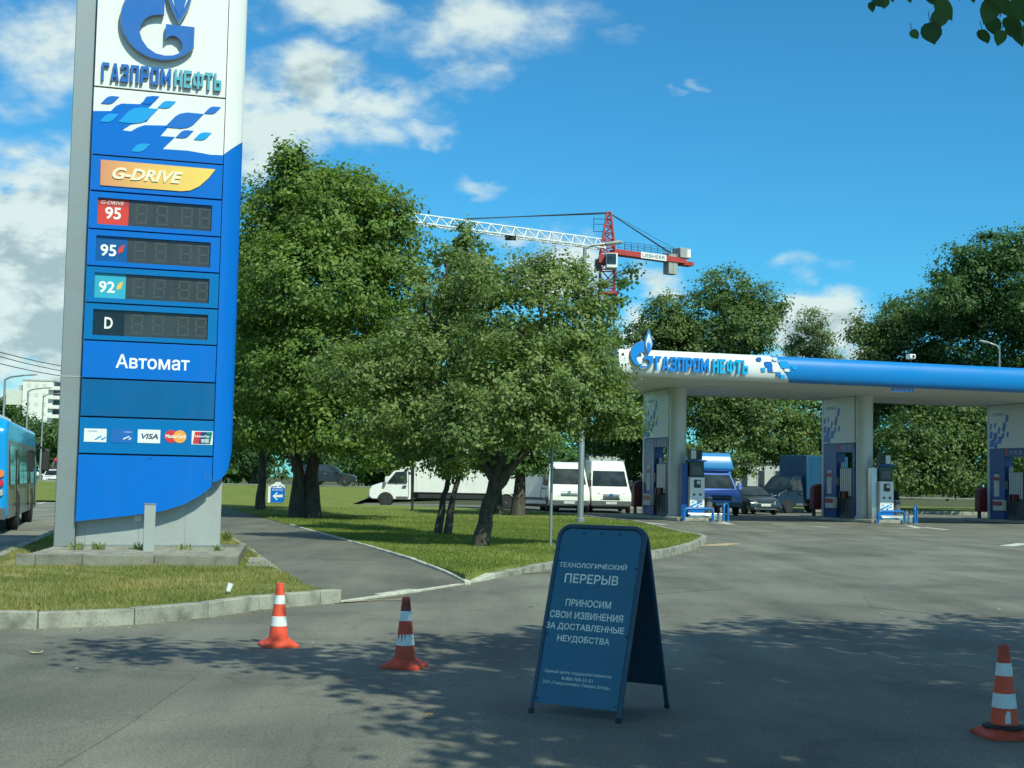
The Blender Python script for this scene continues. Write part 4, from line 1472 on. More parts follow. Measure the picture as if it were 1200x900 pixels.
# ------------------------------------------------------------------ traffic cones
def cone(loc, rot, label, body, top, base_mat, peeled=False, sticker=False):
    loc = Vector(loc)
    t = thing('traffic_cone', label, 'traffic cone', loc, 'traffic cones across the entrance')
    H, r0, r1 = 0.55, 0.086, 0.031
    rad = lambda h: r0 + (r1 - r0) * (h - 0.06) / (H - 0.06)
    c, s = math.cos(rot), math.sin(rot)
    b = MB()
    hw = 0.157

    def ring(h, k, cham):
        pts = [(-1 + cham, -1), (1 - cham, -1), (1, -1 + cham), (1, 1 - cham), (1 - cham, 1), (-1 + cham, 1), (-1, 1 - cham), (-1, -1 + cham)]
        return [(loc.x + (x * c - y * s) * k, loc.y + (x * s + y * c) * k, loc.z + h) for x, y in pts]

    rings = [ring(0.002, hw, 0.12), ring(0.020, hw, 0.12), ring(0.027, hw * 0.96, 0.13), ring(0.072, 0.092, 0.58)]
    vs = sum(rings, [])
    fs = [tuple(range(7, -1, -1)), tuple(24 + i for i in range(8))]
    for j in range(3):
        for i in range(8):
            fs.append((8 * j + i, 8 * j + (i + 1) % 8, 8 * (j + 1) + (i + 1) % 8, 8 * (j + 1) + i))
    b.add(vs, fs)
    ob('base', b, base_mat, t)
    h1a, h1b, h2a, h2b = 0.178, 0.262, 0.370, 0.445
    for name, a, bb, mt in (('body', 0.06, h1a, body), ('body', h1b, h2a, body), ('tip', h2b, H, top)):
        prof = [(rad(a), a), (rad(bb), bb)]
        if name == 'tip':
            prof += [(r1 - 0.004, H + 0.004), (r1 - 0.012, H + 0.004), (r1 - 0.014, H - 0.03)]
        ob(name, MB().lathe(loc, prof, 28), mt, t, smooth=True)
    for a, bb in ((h1a, h1b), (h2a, h2b)):
        o = ob('white_band', MB().lathe(loc, [(rad(a) - 0.001, a - 0.002), (rad(a) + 0.002, a), (rad(bb) + 0.002, bb), (rad(bb) - 0.001, bb + 0.002)], 28), M['cone_white'], t, smooth=True)
        if peeled and a == h1a:
            # torn upper edge: rubber showing where the sleeve peeled away
            for k, (t0, t1, dep) in enumerate([(-2.05, -1.80, 0.062), (-1.62, -1.44, 0.05), (-1.0, -0.9, 0.03), (-2.6, -2.2, 0.04)]):
                mb = MB()
                P = lambda th, h: loc + Vector((math.cos(th) * (rad(h) + 0.0035), math.sin(th) * (rad(h) + 0.0035), h))
                n = 4
                top_ = [P(t0 + (t1 - t0) * i / n, bb + 0.001) for i in range(n + 1)]
                mb.add(top_ + [P((t0 + t1) / 2 + (t1 - t0) * 0.15, bb - dep)], [tuple(list(range(n + 1)) + [n + 1])])
                ob('peeled_patch', mb, body, o)
    if sticker:
        mb = MB()
        P = lambda th, h: loc + Vector((math.cos(th) * (rad(h) + 0.003), math.sin(th) * (rad(h) + 0.003), h))
        mb.add([P(-1.85, 0.09), P(-1.45, 0.09), P(-1.45, 0.16), P(-1.72, 0.165), P(-1.85, 0.13)], [(0, 1, 2, 3, 4)])
        ob('paper_sticker', mb, M['white_dim'], t)
        ob('collar', MB().lathe(loc, [(0.092, 0.06), (0.13, 0.055), (0.13, 0.068), (0.088, 0.078)], 24), M['rubber'], t, smooth=True)
    return t


cone(G(326, 757), 0.35, 'bright orange traffic cone with two clean white bands near the grass kerb', M['cone_orange'], M['cone_orange'], M['cone_orange'])
cone(G(474, 782), -0.2, 'faded orange traffic cone with a dark tip and a torn lower white band', M['cone_old'], M['cone_dark'], M['cone_old'], peeled=True)
cone(G(1177, 863), 0.1, 'shaded red traffic cone with a paper sticker at the right edge of the road', M['cone_orange'], M['cone_old'], M['cone_old'], sticker=True)

# ------------------------------------------------------------------ litter and fallen leaves
def flat_leaf(px, py, s, rot, mat, label, name='fallen_leaf', cat='leaf', z=0.012):
    p = G(px, py)
    t = MB()
    n = 10
    pts = []
    for i in range(n):
        th = 2 * math.pi * i / n
        r = s * (1.0 if i % 2 else 0.72) * random.uniform(0.85, 1.1)
        x, y = r * math.cos(th), 0.6 * r * math.sin(th)
        pts.append((p.x + x * math.cos(rot) - y * math.sin(rot), p.y + x * math.sin(rot) + y * math.cos(rot), z + 0.35 * s * abs(math.cos(th)) * random.uniform(0.4, 1)))
    pts.append((p.x, p.y, z))
    t.add(pts, [(i, (i + 1) % n, n) for i in range(n)])
    o = ob(name, t, mat)
    tag(o, label, cat, 'litter on the ground')


flat_leaf(503, 842, 0.055, 1.2, M['dry_leaf_orange'], 'curled orange leaf on the asphalt before the notice board', z=0.02)
flat_leaf(43, 767, 0.075, 0.1, M['dry_leaf2'], 'pale fallen leaf on the asphalt at the far left')
flat_leaf(622, 712, 0.04, 0.4, M['blackpl'], 'small dark scrap on the asphalt left of the notice board', 'scrap', 'litter')
flat_leaf(366, 755, 0.02, 0.4, M['litter'], 'white scrap on the asphalt just right of the bright cone', 'scrap', 'litter')
flat_leaf(90, 785, 0.02, 0.8, M['litter'], 'tiny white scrap on the asphalt below the grass verge', 'scrap', 'litter')
flat_leaf(1170, 715, 0.03, 0.2, M['litter'], 'white scrap on the sunny asphalt at the right', 'scrap', 'litter')
flat_leaf(1033, 720, 0.022, 1.1, M['litter'], 'small white scrap in the middle of the sunny asphalt', 'scrap', 'litter')
pc = G(267, 694, 0.15)
t = thing('paper_cup', 'crumpled white paper cup lying in the verge grass', 'cup', pc)
ob('wall', MB().lathe(pc + Vector((0, 0, 0.01)), [(0.026, 0), (0.036, 0.09), (0.034, 0.09), (0.024, 0.004)], 14, axis=(0.3, 0.2, 1)), M['litter'], t, smooth=True)
ob('rim', MB().lathe(pc + Vector((0.026, 0.017, 0.094)), [(0.036, 0), (0.039, 0.004), (0.036, 0.008)], 14, axis=(0.3, 0.2, 1), capped=False), M['white_dim'], t)

# ------------------------------------------------------------------ filling station canopy
SOFF = 5.5
C0 = D(722, 440, 50.7)
C0.z = SOFF
CF = Fr(C0, SU, UP, -SW)
CAN_LEN, CAN_DEP, FAS_H = 30.0, 9.1, 0.97


def build_canopy():
    fr = CF
    th = thing('station_canopy', 'long flat filling station canopy with rounded white and blue front edge on round columns', 'canopy', tuple(COL_POS[0]))
    # fascia profile (outward, up): a rounded roll
    prof = [(0.0, -0.02)] + [(0.30 * math.sin(math.radians(t)) ** 0.8, FAS_H * 0.5 - FAS_H * 0.5 * math.cos(math.radians(t))) for t in range(12, 180, 12)] + [(0.0, FAS_H + 0.02)]
    edge = lambda b: fr.px(905 + 22 * (1 - b / FAS_H) - 4, 445)[0] + 0.0

    def roll(name, fa0, fa1, mat, parent=th):
        mb = MB()
        n = len(prof)
        vs = []
        for c, b in prof:
            vs.append(fr.pt(fa0(b), b, c))
        for c, b in prof:
            vs.append(fr.pt(fa1(b), b, c))
        fs = [(i, n + i, n + i + 1, i + 1) for i in range(n - 1)] + [tuple(range(n)), tuple(range(2 * n - 1, n - 1, -1)), (0, n - 1, 2 * n - 1, n)]
        mb.add(vs, fs)
        return ob(name, mb, mat, parent, smooth=True)

    fw = roll('fascia_white', lambda b: 0.0, edge, M['canopy_white'])
    fb = roll('fascia_blue', lambda b: edge(b) + 0.004, lambda b: CAN_LEN, M['canopy_blue'])
    joints = [3.0, 6.0, 9.0, 12.0, 15.0, 18.0, 21.0, 24.0]
    for a in joints[:0]:
        pass
    ob('end_cap', MB().fbox(fr, -0.03, -0.03, -0.02, -0.002, FAS_H + 0.02, 0.2), M['canopy_soffit'], th)
    # body: soffit slab, left and rear faces
    ob('roof_slab', MB().fbox(fr, 0.02, 0.05, -CAN_DEP + 0.05, CAN_LEN, FAS_H - 0.05, -0.02), M['canopy_soffit'], th)
    ob('side_fascia', MB().fbox(fr, -0.06, -0.02, -CAN_DEP, 0.015, FAS_H, -0.025), M['canopy_soffit'], th)
    ob('rear_fascia', MB().fbox(fr, 0.02, -0.03, -CAN_DEP - 0.05, CAN_LEN, FAS_H, -CAN_DEP + 0.045), M['canopy_soffit'], th)
    # soffit boards
    n = 24
    for i in range(n):
        c0, c1 = -0.03 - (CAN_DEP - 0.1) * i / n, -0.03 - (CAN_DEP - 0.1) * (i + 1) / n + 0.02
        ob('soffit_board', MB().fbox(fr, 0.03, 0.0 + 0.003 * (i % 2), c1, CAN_LEN, 0.045, c0), M['canopy_soffit'], th)
    for a in (4.6, 12.6, 20.6):
        for c in (-2.2, -6.4):
            ob('soffit_light', MB().fbox(fr, a, -0.03, c - 0.35, a + 0.9, 0.002, c), M['canopy_white'], th)
    # tiles of the brand pattern where white turns to blue
    z = lambda zx, zy: fr.px(700 + zx / 4.615, 370 + zy / 4.615)
    for zx, zy, w, h, mt in [(855, 238, 30, 20, 'tile_blue'), (905, 268, 50, 34, 'tile_blue'), (876, 295, 28, 22, 'tile_cyan'), (940, 238, 28, 18, 'canopy_white'), (990, 268, 56, 38, 'tile_cyan'), (915, 296, 34, 22, 'tile_blue'), (938, 300, 34, 16, 'canopy_white'), (1045, 284, 30, 22, 'tile_cyan'), (982, 334, 30, 22, 'tile_cyan'), (1005, 298, 34, 16, 'canopy_white'), (960, 318, 30, 20, 'canopy_blue')]:
        a, b = z(zx, zy)
        k = 1 / 4.615 / 30.5
        ob('pattern_tile', MB().poly(fr, petal(a, b, w * k, h * k, -0.5), 0.28, 0.325), M[mt], th)
    # lettering and emblem
    a0, b0 = z(292, 297)
    a1 = z(580, 300)[0]
    a2, a3 = z(600, 305)[0], z(790, 312)[0]
    b0 = 0.19
    channel_letters('ГАЗПРОМ', fr, a0, b0, a1, b0 + 0.55, 0.08, M['can_letter'], M['can_letter'], th, c0=0.34, gap=0.17, bold=0.03)
    channel_letters('НЕФТЬ', fr, a2, b0, a3, b0 + 0.55, 0.08, M['can_letter2'], M['can_letter2'], th, c0=0.34, gap=0.17, bold=0.03)
    ac, bc = z(227, 214)
    gas_logo(fr, ac, bc, 0.50, 0.08, th, M['can_letter'], standoff=0.34)
    for i, p in enumerate(COL_POS):
        co = ob('column', MB().lathe((p.x, p.y, 0.12), [(0.42, 0), (0.42, 0.12), (0.36, 0.13), (0.36, SOFF - 0.12)], 32), M['column'], th, smooth=True)
        ob('column_collar', MB().lathe((p.x, p.y, SOFF - 0.10), [(0.39, 0), (0.39, 0.1)], 32), M['column'], co, smooth=True)
    # camera and clearance plate
    a, b = fr.px(1068, 421)
    cm = ob('security_camera', MB().fbox(fr, a - 0.13, FAS_H + 0.18, -0.2, a + 0.13, FAS_H + 0.36, 0.12), M['canopy_white'], th, bevel=0.02)
    ob('camera_bracket', MB().tube([fr.pt(a, FAS_H - 0.02, -0.05), fr.pt(a, FAS_H + 0.19, -0.05)], 0.025, 8), M['greypl'], cm)
    ob('camera_lens', MB().lathe(fr.pt(a + 0.02, FAS_H + 0.265, 0.121), [(0.06, 0), (0.05, 0.02)], 12, axis=fr.n), M['blackpl'], cm)
    a, b = fr.px(1046, 452)
    a1 = fr.px(1071, 452)[0]
    cp = ob('clearance_plate', MB().fbox(fr, a, -0.17, -0.06, a1, -0.035, -0.03), M['logo_blue'], th)
    text_on('lettering', 'Высота 4,5 м', fr, a + 0.08, -0.135, a1 - 0.08, -0.075, M['white_print'], cp, c0=-0.028)


M['can_letter'] = paint('can_letter', (0.0, 0.20, 0.62), 0.35, dirt=0.05)
M['can_letter2'] = paint('can_letter2', (0.0, 0.36, 0.66), 0.35, dirt=0.05)
_c1 = G(793, 605, 0.15)
COL_POS = [_c1, _c1 + SU * 8.78, _c1 + SU * 17.56]
build_canopy()

# ------------------------------------------------------------------ pump islands
WHERE = ['by the parked white vans', 'in the middle of the station', 'at the right edge of the station']


def build_island(i, p):
    base = Vector((p.x, p.y, 0.0))
    fr = Fr(base, SU, UP, -SW)        # a across, b up, c towards the camera
    t = thing('pump_island', 'low concrete pump island ' + WHERE[i], 'island', base, 'pump islands')
    ob('slab', MB().fbox(fr, -0.75, 0.0, -4.6, 0.75, 0.15, 1.9), M['kerb'], t, bevel=0.03)
    ob('edge_strip', MB().fbox(fr, -0.765, 0.02, -4.6, -0.752, 0.13, 1.88), M['kerb_white'], t)
    # pump with its portal, running away from the column
    q = thing('fuel_pump', ('fuel pump in a tall white and blue portal ' + WHERE[i]), 'fuel pump', base + Vector((0, 0, 0.15)) - SW * -1.9, 'fuel pumps')
    f2 = Fr(base + SW * 0.42, SW, UP, -SU)     # a = away from column, b up, c out of the visible side
    f2t = Fr(f2.o, -SW, UP, -SU)
    Lp = 2.95
    h = 0.24
    ob('upper_panel', MB().fbox(f2, 0.02, 3.45, -h, Lp - 0.2, SOFF - 0.005, h), M['canopy_white'], q, bevel=0.02)
    ob('end_pillar', MB().fbox(f2, Lp - 0.19, 0.15, -h, Lp, SOFF - 0.005, h - 0.01), M['column'], q, bevel=0.02)
    ob('near_pillar', MB().fbox(f2, 0.02, 0.15, -h + 0.01, 0.22, 3.44, h - 0.02), M['pump_blue'], q, bevel=0.015)
    ob('blue_panel', MB().fbox(f2, 1.62, 0.15, -h + 0.01, Lp - 0.2, 3.44, h - 0.02), M['pump_blue'], q, bevel=0.015)
    hd = ob('header', MB().fbox(f2, 0.225, 3.05, -h + 0.01, 1.615, 3.44, h - 0.03), M['pump_blue'], q)
    ob('grade_plate', MB().fbox(f2, 1.42, 3.1, h - 0.03, 1.58, 3.4, h - 0.02), M['red_sq'], hd)
    for k in range(3):
        text_on('grade_lettering', ('95', '92', 'D')[k], f2t, -1.24 + 0.34 * k, 3.16, -1.02 + 0.34 * k, 3.34, M['white_dim'], hd, c0=h - 0.025)
    # brand pattern on the upper panel near its far end
    r = random.Random(3 + i)
    for k, (a, b, w, hh) in enumerate([(2.55, 3.7, 0.30, 0.34), (2.25, 3.62, 0.26, 0.3), (2.6, 4.1, 0.2, 0.34), (2.3, 4.0, 0.3, 0.4), (1.95, 3.85, 0.3, 0.34), (2.0, 4.3, 0.16, 0.3), (1.62, 4.45, 0.24, 0.42), (1.4, 4.85, 0.2, 0.36), (1.7, 4.05, 0.18, 0.26), (1.35, 4.1, 0.16, 0.24), (2.62, 4.5, 0.12, 0.26), (2.3, 4.55, 0.12, 0.24)]):
        ob('pattern_tile', MB().poly(f2, petal(a, b, w, hh, -0.35), h, h + 0.012), M['tile_blue' if k % 3 else 'logo_blue'], q)
    text_on('brand_lettering', 'ГАЗПРОМНЕФТЬ', f2t, -2.55, 4.98, -1.6, 5.12, M['logo_blue'], q, c0=h + 0.004)
    # dispenser inside the opening
    d = ob('dispenser', MB().fbox(f2, 0.30, 0.15, -h + 0.03, 1.32, 2.35, h - 0.06), M['greypl'], q, bevel=0.02)
    for k in range(6):
        ob('hose_channel', MB().fbox(f2, 0.33 + 0.165 * k, 1.1, h - 0.06, 0.33 + 0.165 * k + 0.11, 2.33, h - 0.01), M['column'], d, bevel=0.01)
    ob('screen', MB().fbox(f2, 1.36, 1.55, -0.05, 1.60, 1.95, h + 0.02), M['greypl'], d, bevel=0.02)
    for k in range(3):
        a = 0.55 + 0.24 * k
        nz = ob('nozzle', MB().fbox(f2, a, 1.02, h - 0.01, a + 0.09, 1.32, h + 0.12), M['pump_red' if k == 1 else 'blackpl'], d, bevel=0.015)
        ob('hose', MB().tube([f2.pt(a + 0.05, 1.05, h + 0.08), f2.pt(a + 0.1, 0.6, h + 0.12), f2.pt(a + 0.2, 0.3, h + 0.1), f2.pt(a + 0.32, 0.45, h + 0.06), f2.pt(a + 0.3, 1.2, h + 0.02)], 0.022, 7), M['blackpl'], nz, smooth=True)
    ob('light_panel', MB().fbox(f2, 1.33, 0.6, -0.02, 1.58, 2.6, 0.02), M['py_white'], q)
    ns = ob('notice', MB().fbox(f2, 2.02, 1.2, h - 0.019, 2.42, 2.25, h - 0.008), M['white_dim'], q)
    ob('notice_head', MB().fbox(f2, 2.02, 1.95, h - 0.007, 2.42, 2.12, h - 0.003), M['pump_red'], ns)
    bx = ob('sand_box', MB().fbox(f2, 1.45, 0.55, h + 0.0, 2.2, 1.05, h + 0.22), M['white_dim'], q, bevel=0.02)
    ob('box_band', MB().fbox(f2, 1.46, 0.78, h + 0.221, 2.19, 0.98, h + 0.228), M['pump_red'], bx)

    # red fire cabinet at the far end
    q2 = base + SW * 3.75 - SU * 0.1
    f3 = Fr(q2, SU, UP, -SW)
    fc = thing('fire_cabinet', 'red fire cabinet behind the pump ' + WHERE[i], 'cabinet', q2 + Vector((0, 0, 0.15)), 'fire cabinets')
    ob('shell', MB().poly(f3, [(-0.42, 0.45)] + [(0.42, 0.45), (0.42, 1.35)] + arc(0, 1.35, 0.42, 0.28, 15, 180, 8), -0.2, 0.2), M['cabinet_red'], fc, bevel=0.03)
    for s in (-0.3, 0.3):
        ob('leg', MB().fbox(f3, s - 0.04, 0.15, -0.1, s + 0.04, 0.46, 0.1), M['blackpl'], fc)
    ob('door_handle', MB().fbox(f3, 0.26, 0.85, 0.2, 0.31, 1.05, 0.235), M['blackpl'], fc)

    # payment terminal in front of the column
    if i < 2:
        q3 = base - SW * 0.95 + SU * 0.42
        f4 = Fr(q3, SU, UP, -SW)
        pt_ = thing('payment_terminal', 'white and blue payment terminal on the pump island ' + WHERE[i], 'terminal', q3 + Vector((0, 0, 0.15)), 'payment terminals')
        ob('plinth', MB().fbox(f4, -0.34, 0.15, -0.3, 0.34, 0.32, 0.2), M['py_blue'], pt_)
        bd = ob('body', MB().fbox(f4, -0.33, 0.32, -0.28, 0.33, 1.78, 0.18), M['py_white'], pt_, bevel=0.02)
        ob('base_band', MB().fbox(f4, -0.335, 0.325, 0.18, 0.335, 0.52, 0.188), M['py_blue'], bd)
        ob('screen_head', MB().fbox(f4, -0.33, 1.79, -0.28, 0.33, 2.42, 0.10), M['display_black'], pt_, bevel=0.02)
        ob('hood', MB().fbox(f4, -0.36, 2.425, -0.3, 0.36, 2.49, 0.26), M['pump_blue'], pt_)
        ob('screen', MB().fbox(f4, -0.22, 1.9, 0.10, 0.22, 2.22, 0.108), M['greypl'], pt_)
        ob('touch_screen', MB().fbox(f4, -0.15, 1.35, 0.18, 0.15, 1.68, 0.192), M['display_black'], bd)
        ob('slip', MB().fbox(f4, -0.02, 1.5, 0.192, 0.12, 1.64, 0.197), M['white_dim'], bd)
        for s in (-0.14, 0.14):
            ob('card_slot', MB().fbox(f4, s - 0.05, 1.03, 0.18, s + 0.05, 1.12, 0.189), M['display_black'], bd)
        for k, (a, b, w, hh) in enumerate([(-0.24, 0.6, 0.12, 0.09), (-0.12, 0.66, 0.14, 0.1), (0.02, 0.6, 0.1, 0.08), (0.04, 0.72, 0.14, 0.1), (0.18, 0.68, 0.1, 0.07), (-0.2, 0.76, 0.1, 0.07), (0.2, 0.8, 0.09, 0.06)]):
            ob('pattern_tile', MB().poly(f4, petal(a, b, w, hh, 0.6), 0.18, 0.187), M['tile_cyan' if k % 2 else 'tile_blue'], bd)
        bx = ob('speaker_box', MB().fbox(f4, -0.3, 2.5, -0.2, 0.24, 2.92, 0.12), M['greypl'], pt_, bevel=0.02)
        for s in (-0.27, -0.02):
            ob('speaker_plate', MB().fbox(f4, s, 2.53, 0.12, s + 0.22, 2.89, 0.13), M['white_dim'] if (s < -0.1) == (i == 0) else M['blackpl'], bx)
        ob('side_shield', MB().fbox(f4, -0.62, 0.15, -0.3, -0.36, 2.35, 0.0), M['steel' if i else 'pump_blue'], pt_)
        # bin between the hoops
        q5 = base - SW * 0.9 + SU * 1.02
        bn = thing('steel_bin', 'small round steel bin beside the payment terminal ' + WHERE[i], 'bin', q5 + Vector((0, 0, 0.15)), 'steel bins')
        ob('shell', MB().lathe((q5.x, q5.y, 0.15), [(0.16, 0), (0.17, 0.02), (0.17, 0.74), (0.15, 0.80)], 20), M['greypl'], bn, smooth=True)
        ob('rim', MB().lathe((q5.x, q5.y, 0.94), [(0.175, 0), (0.175, 0.03), (0.13, 0.03)], 20, capped=False), M['steel'], bn)
        q6 = base - SW * 1.75 + SU * 0.55
        dr = thing('steel_guard', 'low polished steel guard plate ' + WHERE[i], 'guard', q6, 'steel guards')
        ob('plate', MB().fbox(Fr(q6, SU, UP, -SW), -0.75, 0.02, -0.12, 0.75, 0.30, 0.0), M['steel'], dr, bevel=0.06, seg=3)
        ob('rail', MB().tube([q6 - SU * 0.78 + UP * 0.31 + SW * 0.06, q6 + SU * 0.78 + UP * 0.31 + SW * 0.06], 0.03, 8), M['steel'], dr)
        for k, (da, wid) in enumerate(((-0.55, 1.25), (1.18, 0.42))):
            q7 = base - SW * 2.05 + SU * da
            hp = thing('hoop_barrier', ('wide' if k == 0 else 'narrow') + ' blue hoop barrier guarding the payment terminal ' + WHERE[i], 'barrier', q7, 'blue hoop barriers')
            a, b = q7, q7 + SU * wid + SW * (0.0 if k == 0 else 0.5)
            hh = 0.52 if k == 0 else 0.72
            e = (b - a).normalized()
            R = 0.14
            pts = [a, a + UP * (hh - R)] + [a + e * (R - R * math.cos(math.radians(t))) + UP * (hh - R + R * math.sin(math.radians(t))) for t in (30, 60, 90)]
            pts += [b - e * (R - R * math.sin(math.radians(t))) + UP * (hh - R + R * math.cos(math.radians(t))) for t in (0, 30, 60)] + [b + UP * (hh - R), b]
            ob('rail', MB().tube(pts, 0.055, 10), M['hoop_blue'], hp, smooth=True)
            for x in (a, b):
                ob('foot_plate', MB().lathe((x.x, x.y, 0.004), [(0.11, 0), (0.11, 0.02), (0.06, 0.03)], 14), M['steel'], hp)


for i, p in enumerate(COL_POS):
    build_island(i, p)

# ------------------------------------------------------------------ vehicles
def prism(mb, prof, hw):
    """side profile (x, z) extruded across; hw(z) is the half width"""
    n = len(prof)
    vs = [(x, -hw(z), z) for x, z in prof] + [(x, hw(z), z) for x, z in prof]
    fs = [tuple(range(n)), tuple(range(2 * n - 1, n - 1, -1))] + [((i + 1) % n, i, n + i, n + (i + 1) % n) for i in range(n)]
    return mb.add(vs, fs)


def quad_plate(mb, p, thick, nrm):
    nrm = Vector(nrm).normalized()
    p = [Vector(q) for q in p]
    return mb.hexa([tuple(q - nrm * 0.01) for q in p] + [tuple(q + nrm * thick) for q in p])


def front_plate(mb, hw, x0, z0, x1, z1, inset_, thick=0.012, y0=None, y1=None):
    """plate on the sloping front between profile points (x0,z0) low and (x1,z1) high"""
    a, b = hw(z0) - inset_, hw(z1) - inset_
    n = (z1 - z0, 0, -(x1 - x0))
    if y0 is None:
        p = [(x0, -a, z0), (x0, a, z0), (x1, b, z1), (x1, -b, z1)]
    else:
        p = [(x0, y0, z0), (x0, y1, z0), (x1, y1, z1), (x1, y0, z1)]
    return quad_plate(mb, p, thick, n)


def side_plate(mb, hw, poly, side, thick=0.008):
    n = len(poly)
    vs = [(x, side * (hw(z) - 0.01), z) for x, z in poly] + [(x, side * (hw(z) + thick), z) for x, z in poly]
    fs = [tuple(range(n)), tuple(range(2 * n - 1, n - 1, -1))] + [((i + 1) % n, i, n + i, n + (i + 1) % n) for i in range(n)]
    return mb.add(vs, fs)


def wheel(parent, x, y, r, w=0.2):
    s = 1 if y > 0 else -1
    y += s * 0.03
    wl = ob('wheel', MB().lathe((x, y - s * w, r), [(r * 0.6, 0), (r * 0.95, 0.01), (r, 0.04), (r, w - 0.04), (r * 0.95, w - 0.005), (r * 0.66, w)], 22, axis=(0, s, 0)), M['rubber'], parent, smooth=True)
    ob('rim', MB().lathe((x, y - s * 0.03, r), [(r * 0.64, 0), (r * 0.62, 0.025), (r * 0.3, 0.01), (r * 0.18, 0.03)], 18, axis=(0, s, 0)), M['wheel_rim'], wl, smooth=True)
    return wl


def arch(parent, x, r, hw, side):
    pts = arc(x, r * 0.98, r * 1.18, r * 1.18, 0, 180, 14)
    mb = MB()
    side_plate(mb, hw, pts, side, 0.006)
    return ob('wheel_arch', mb, M['blackpl'], parent)


def place(root, loc, heading):
    root.location = loc
    root.rotation_euler = (0, 0, heading)
    return root


def tap(W, belt, top, tumble):
    return lambda z: W / 2 if z < belt else W / 2 - tumble * (z - belt) / (top - belt)


def plate_text(parent, x, z, code, n=1):
    f = Fr((x, 0, z), (0, 1, 0), UP, (1, 0, 0))
    p = ob('number_plate', MB().fbox(f, -0.26, -0.056, 0.0, 0.26, 0.056, 0.015), M['white_print'], parent)
    text_on('lettering', code, f, -0.23, -0.035, 0.23, 0.035, M['blackpl'], p, c0=0.017)


def make_van(label, loc, heading, style, mat, group='parked white vans'):
    """high-roofed delivery van; style 'slant' or 'bluff' front"""
    t = thing('delivery_van', label, 'van', (0, 0, 0), group)
    if style == 'slant':
        H, L, W, belt = 2.62, 5.6, 1.98, 1.12
        prof = [(-2.8, 0.32), (2.62, 0.32), (2.78, 0.45), (2.76, 0.85), (2.66, 1.02), (2.0, 1.30), (1.28, 2.06), (1.08, 2.22), (0.75, 2.52), (0.35, 2.60), (-2.7, 2.62), (-2.8, 2.5)]
        ws = ((2.0, 1.30), (1.28, 2.06))
        hood = ((2.66, 1.02), (2.0, 1.30))
        head = (2.76, 0.62, 2.70, 1.02)
        fx = 2.78
    else:
        H, L, W, belt = 2.48, 5.4, 2.0, 1.15
        prof = [(-2.7, 0.32), (2.5, 0.32), (2.68, 0.48), (2.66, 0.9), (2.5, 1.15), (2.05, 1.36), (1.45, 2.12), (1.25, 2.34), (0.9, 2.46), (-2.6, 2.48), (-2.7, 2.36)]
        ws = ((2.05, 1.36), (1.45, 2.12))
        hood = ((2.5, 1.15), (2.05, 1.36))
        head = (2.66, 0.78, 2.52, 1.13)
        fx = 2.68
    hw = tap(W, belt, H, 0.17)
    body = ob('body', prism(MB(), prof, hw), mat, t, bevel=0.07, seg=3)
    ob('windscreen', front_plate(MB(), hw, ws[0][0], ws[0][1], ws[1][0], ws[1][1], 0.10), M['glass'], t)
    mb = MB()
    front_plate(mb, hw, fx, 0.36, fx - 0.005, 0.60, 0.02, 0.03)
    bp = ob('bumper', mb, M['greypl'], t, bevel=0.03)
    gr = ob('grille', front_plate(MB(), hw, head[0], head[1] + 0.02, head[2] + 0.02, head[3] - 0.1, 0, 0.02, -0.42, 0.42), M['greypl'], t)
    for k in range(3):
        zz = head[1] + 0.06 + 0.08 * k
        ob('grille_bar', MB().box(fx + 0.0, -0.4, zz, fx + 0.03, 0.4, zz + 0.025), M['chrome'], gr)
    ob('badge', MB().lathe((fx - 0.01, 0, head[3] - 0.14), [(0.085, 0), (0.07, 0.05)], 16, axis=(1, 0, 0)), M['chrome' if style != 'slant' else 'tile_blue'], t)
    for s in (-1, 1):
        p = [(head[0] - 0.01, s * 0.46, head[1]), (head[0] - 0.08, s * (W / 2 - 0.03), head[1] + 0.04), (head[2] - 0.12, s * (W / 2 - 0.06), head[3] + 0.02), (head[2] - 0.01, s * 0.56, head[3] - 0.06)]
        mb = MB()
        quad_plate(mb, p if s > 0 else p[::-1], 0.035, (1, 0, 0.3))
        ob('headlight', mb, M['headlamp'], t, bevel=0.015)
        mr = MB().box(1.72, s * (W / 2 + 0.06) - 0.1, 1.28, 1.86, s * (W / 2 + 0.06) + 0.1, 1.62)
        mo = ob('mirror', mr, M['blackpl'], t, bevel=0.03)
        ob('mirror_arm', MB().box(1.74, min(s * (W / 2 - 0.08), s * (W / 2 + 0.02)), 1.33, 1.8, max(s * (W / 2 - 0.08), s * (W / 2 + 0.02)), 1.4), M['blackpl'], mo)
        mb = MB()
        side_plate(mb, hw, [(0.75, 1.32), (1.80, 1.32), (1.42, 1.92), (0.78, 1.98)], s)
        ob('side_window', mb, M['glass'], t)
        mb = MB()
        side_plate(mb, hw, [(-2.6, 0.55), (2.4, 0.55), (2.4, 0.68), (-2.6, 0.68)], s, 0.015)
        ob('side_moulding', mb, M['greypl'], t)
        dl = MB()
        side_plate(dl, hw, [(0.60, 0.5), (0.62, 0.5), (0.66, 2.2), (0.64, 2.2)], s, 0.004)
        ob('door_gap', dl, M['blackpl'], t)
        ob('door_handle', side_plate(MB(), hw, [(0.72, 1.12), (0.92, 1.12), (0.92, 1.17), (0.72, 1.17)], s, 0.03), M['blackpl'], t)
        for x in (1.78, -1.65):
            arch(t, x, 0.36, hw, s)
            wheel(t, x, s * (W / 2 + 0.005), 0.36)
    ob('under_tray', MB().box(-2.5, -0.85, 0.2, 2.4, 0.85, 0.33), M['blackpl'], t)
    plate_text(t, fx + 0.03, 0.5, 'А 418 КМ 78')
    return place(t, loc, heading)


HD = lambda v: math.atan2(v.y, v.x)


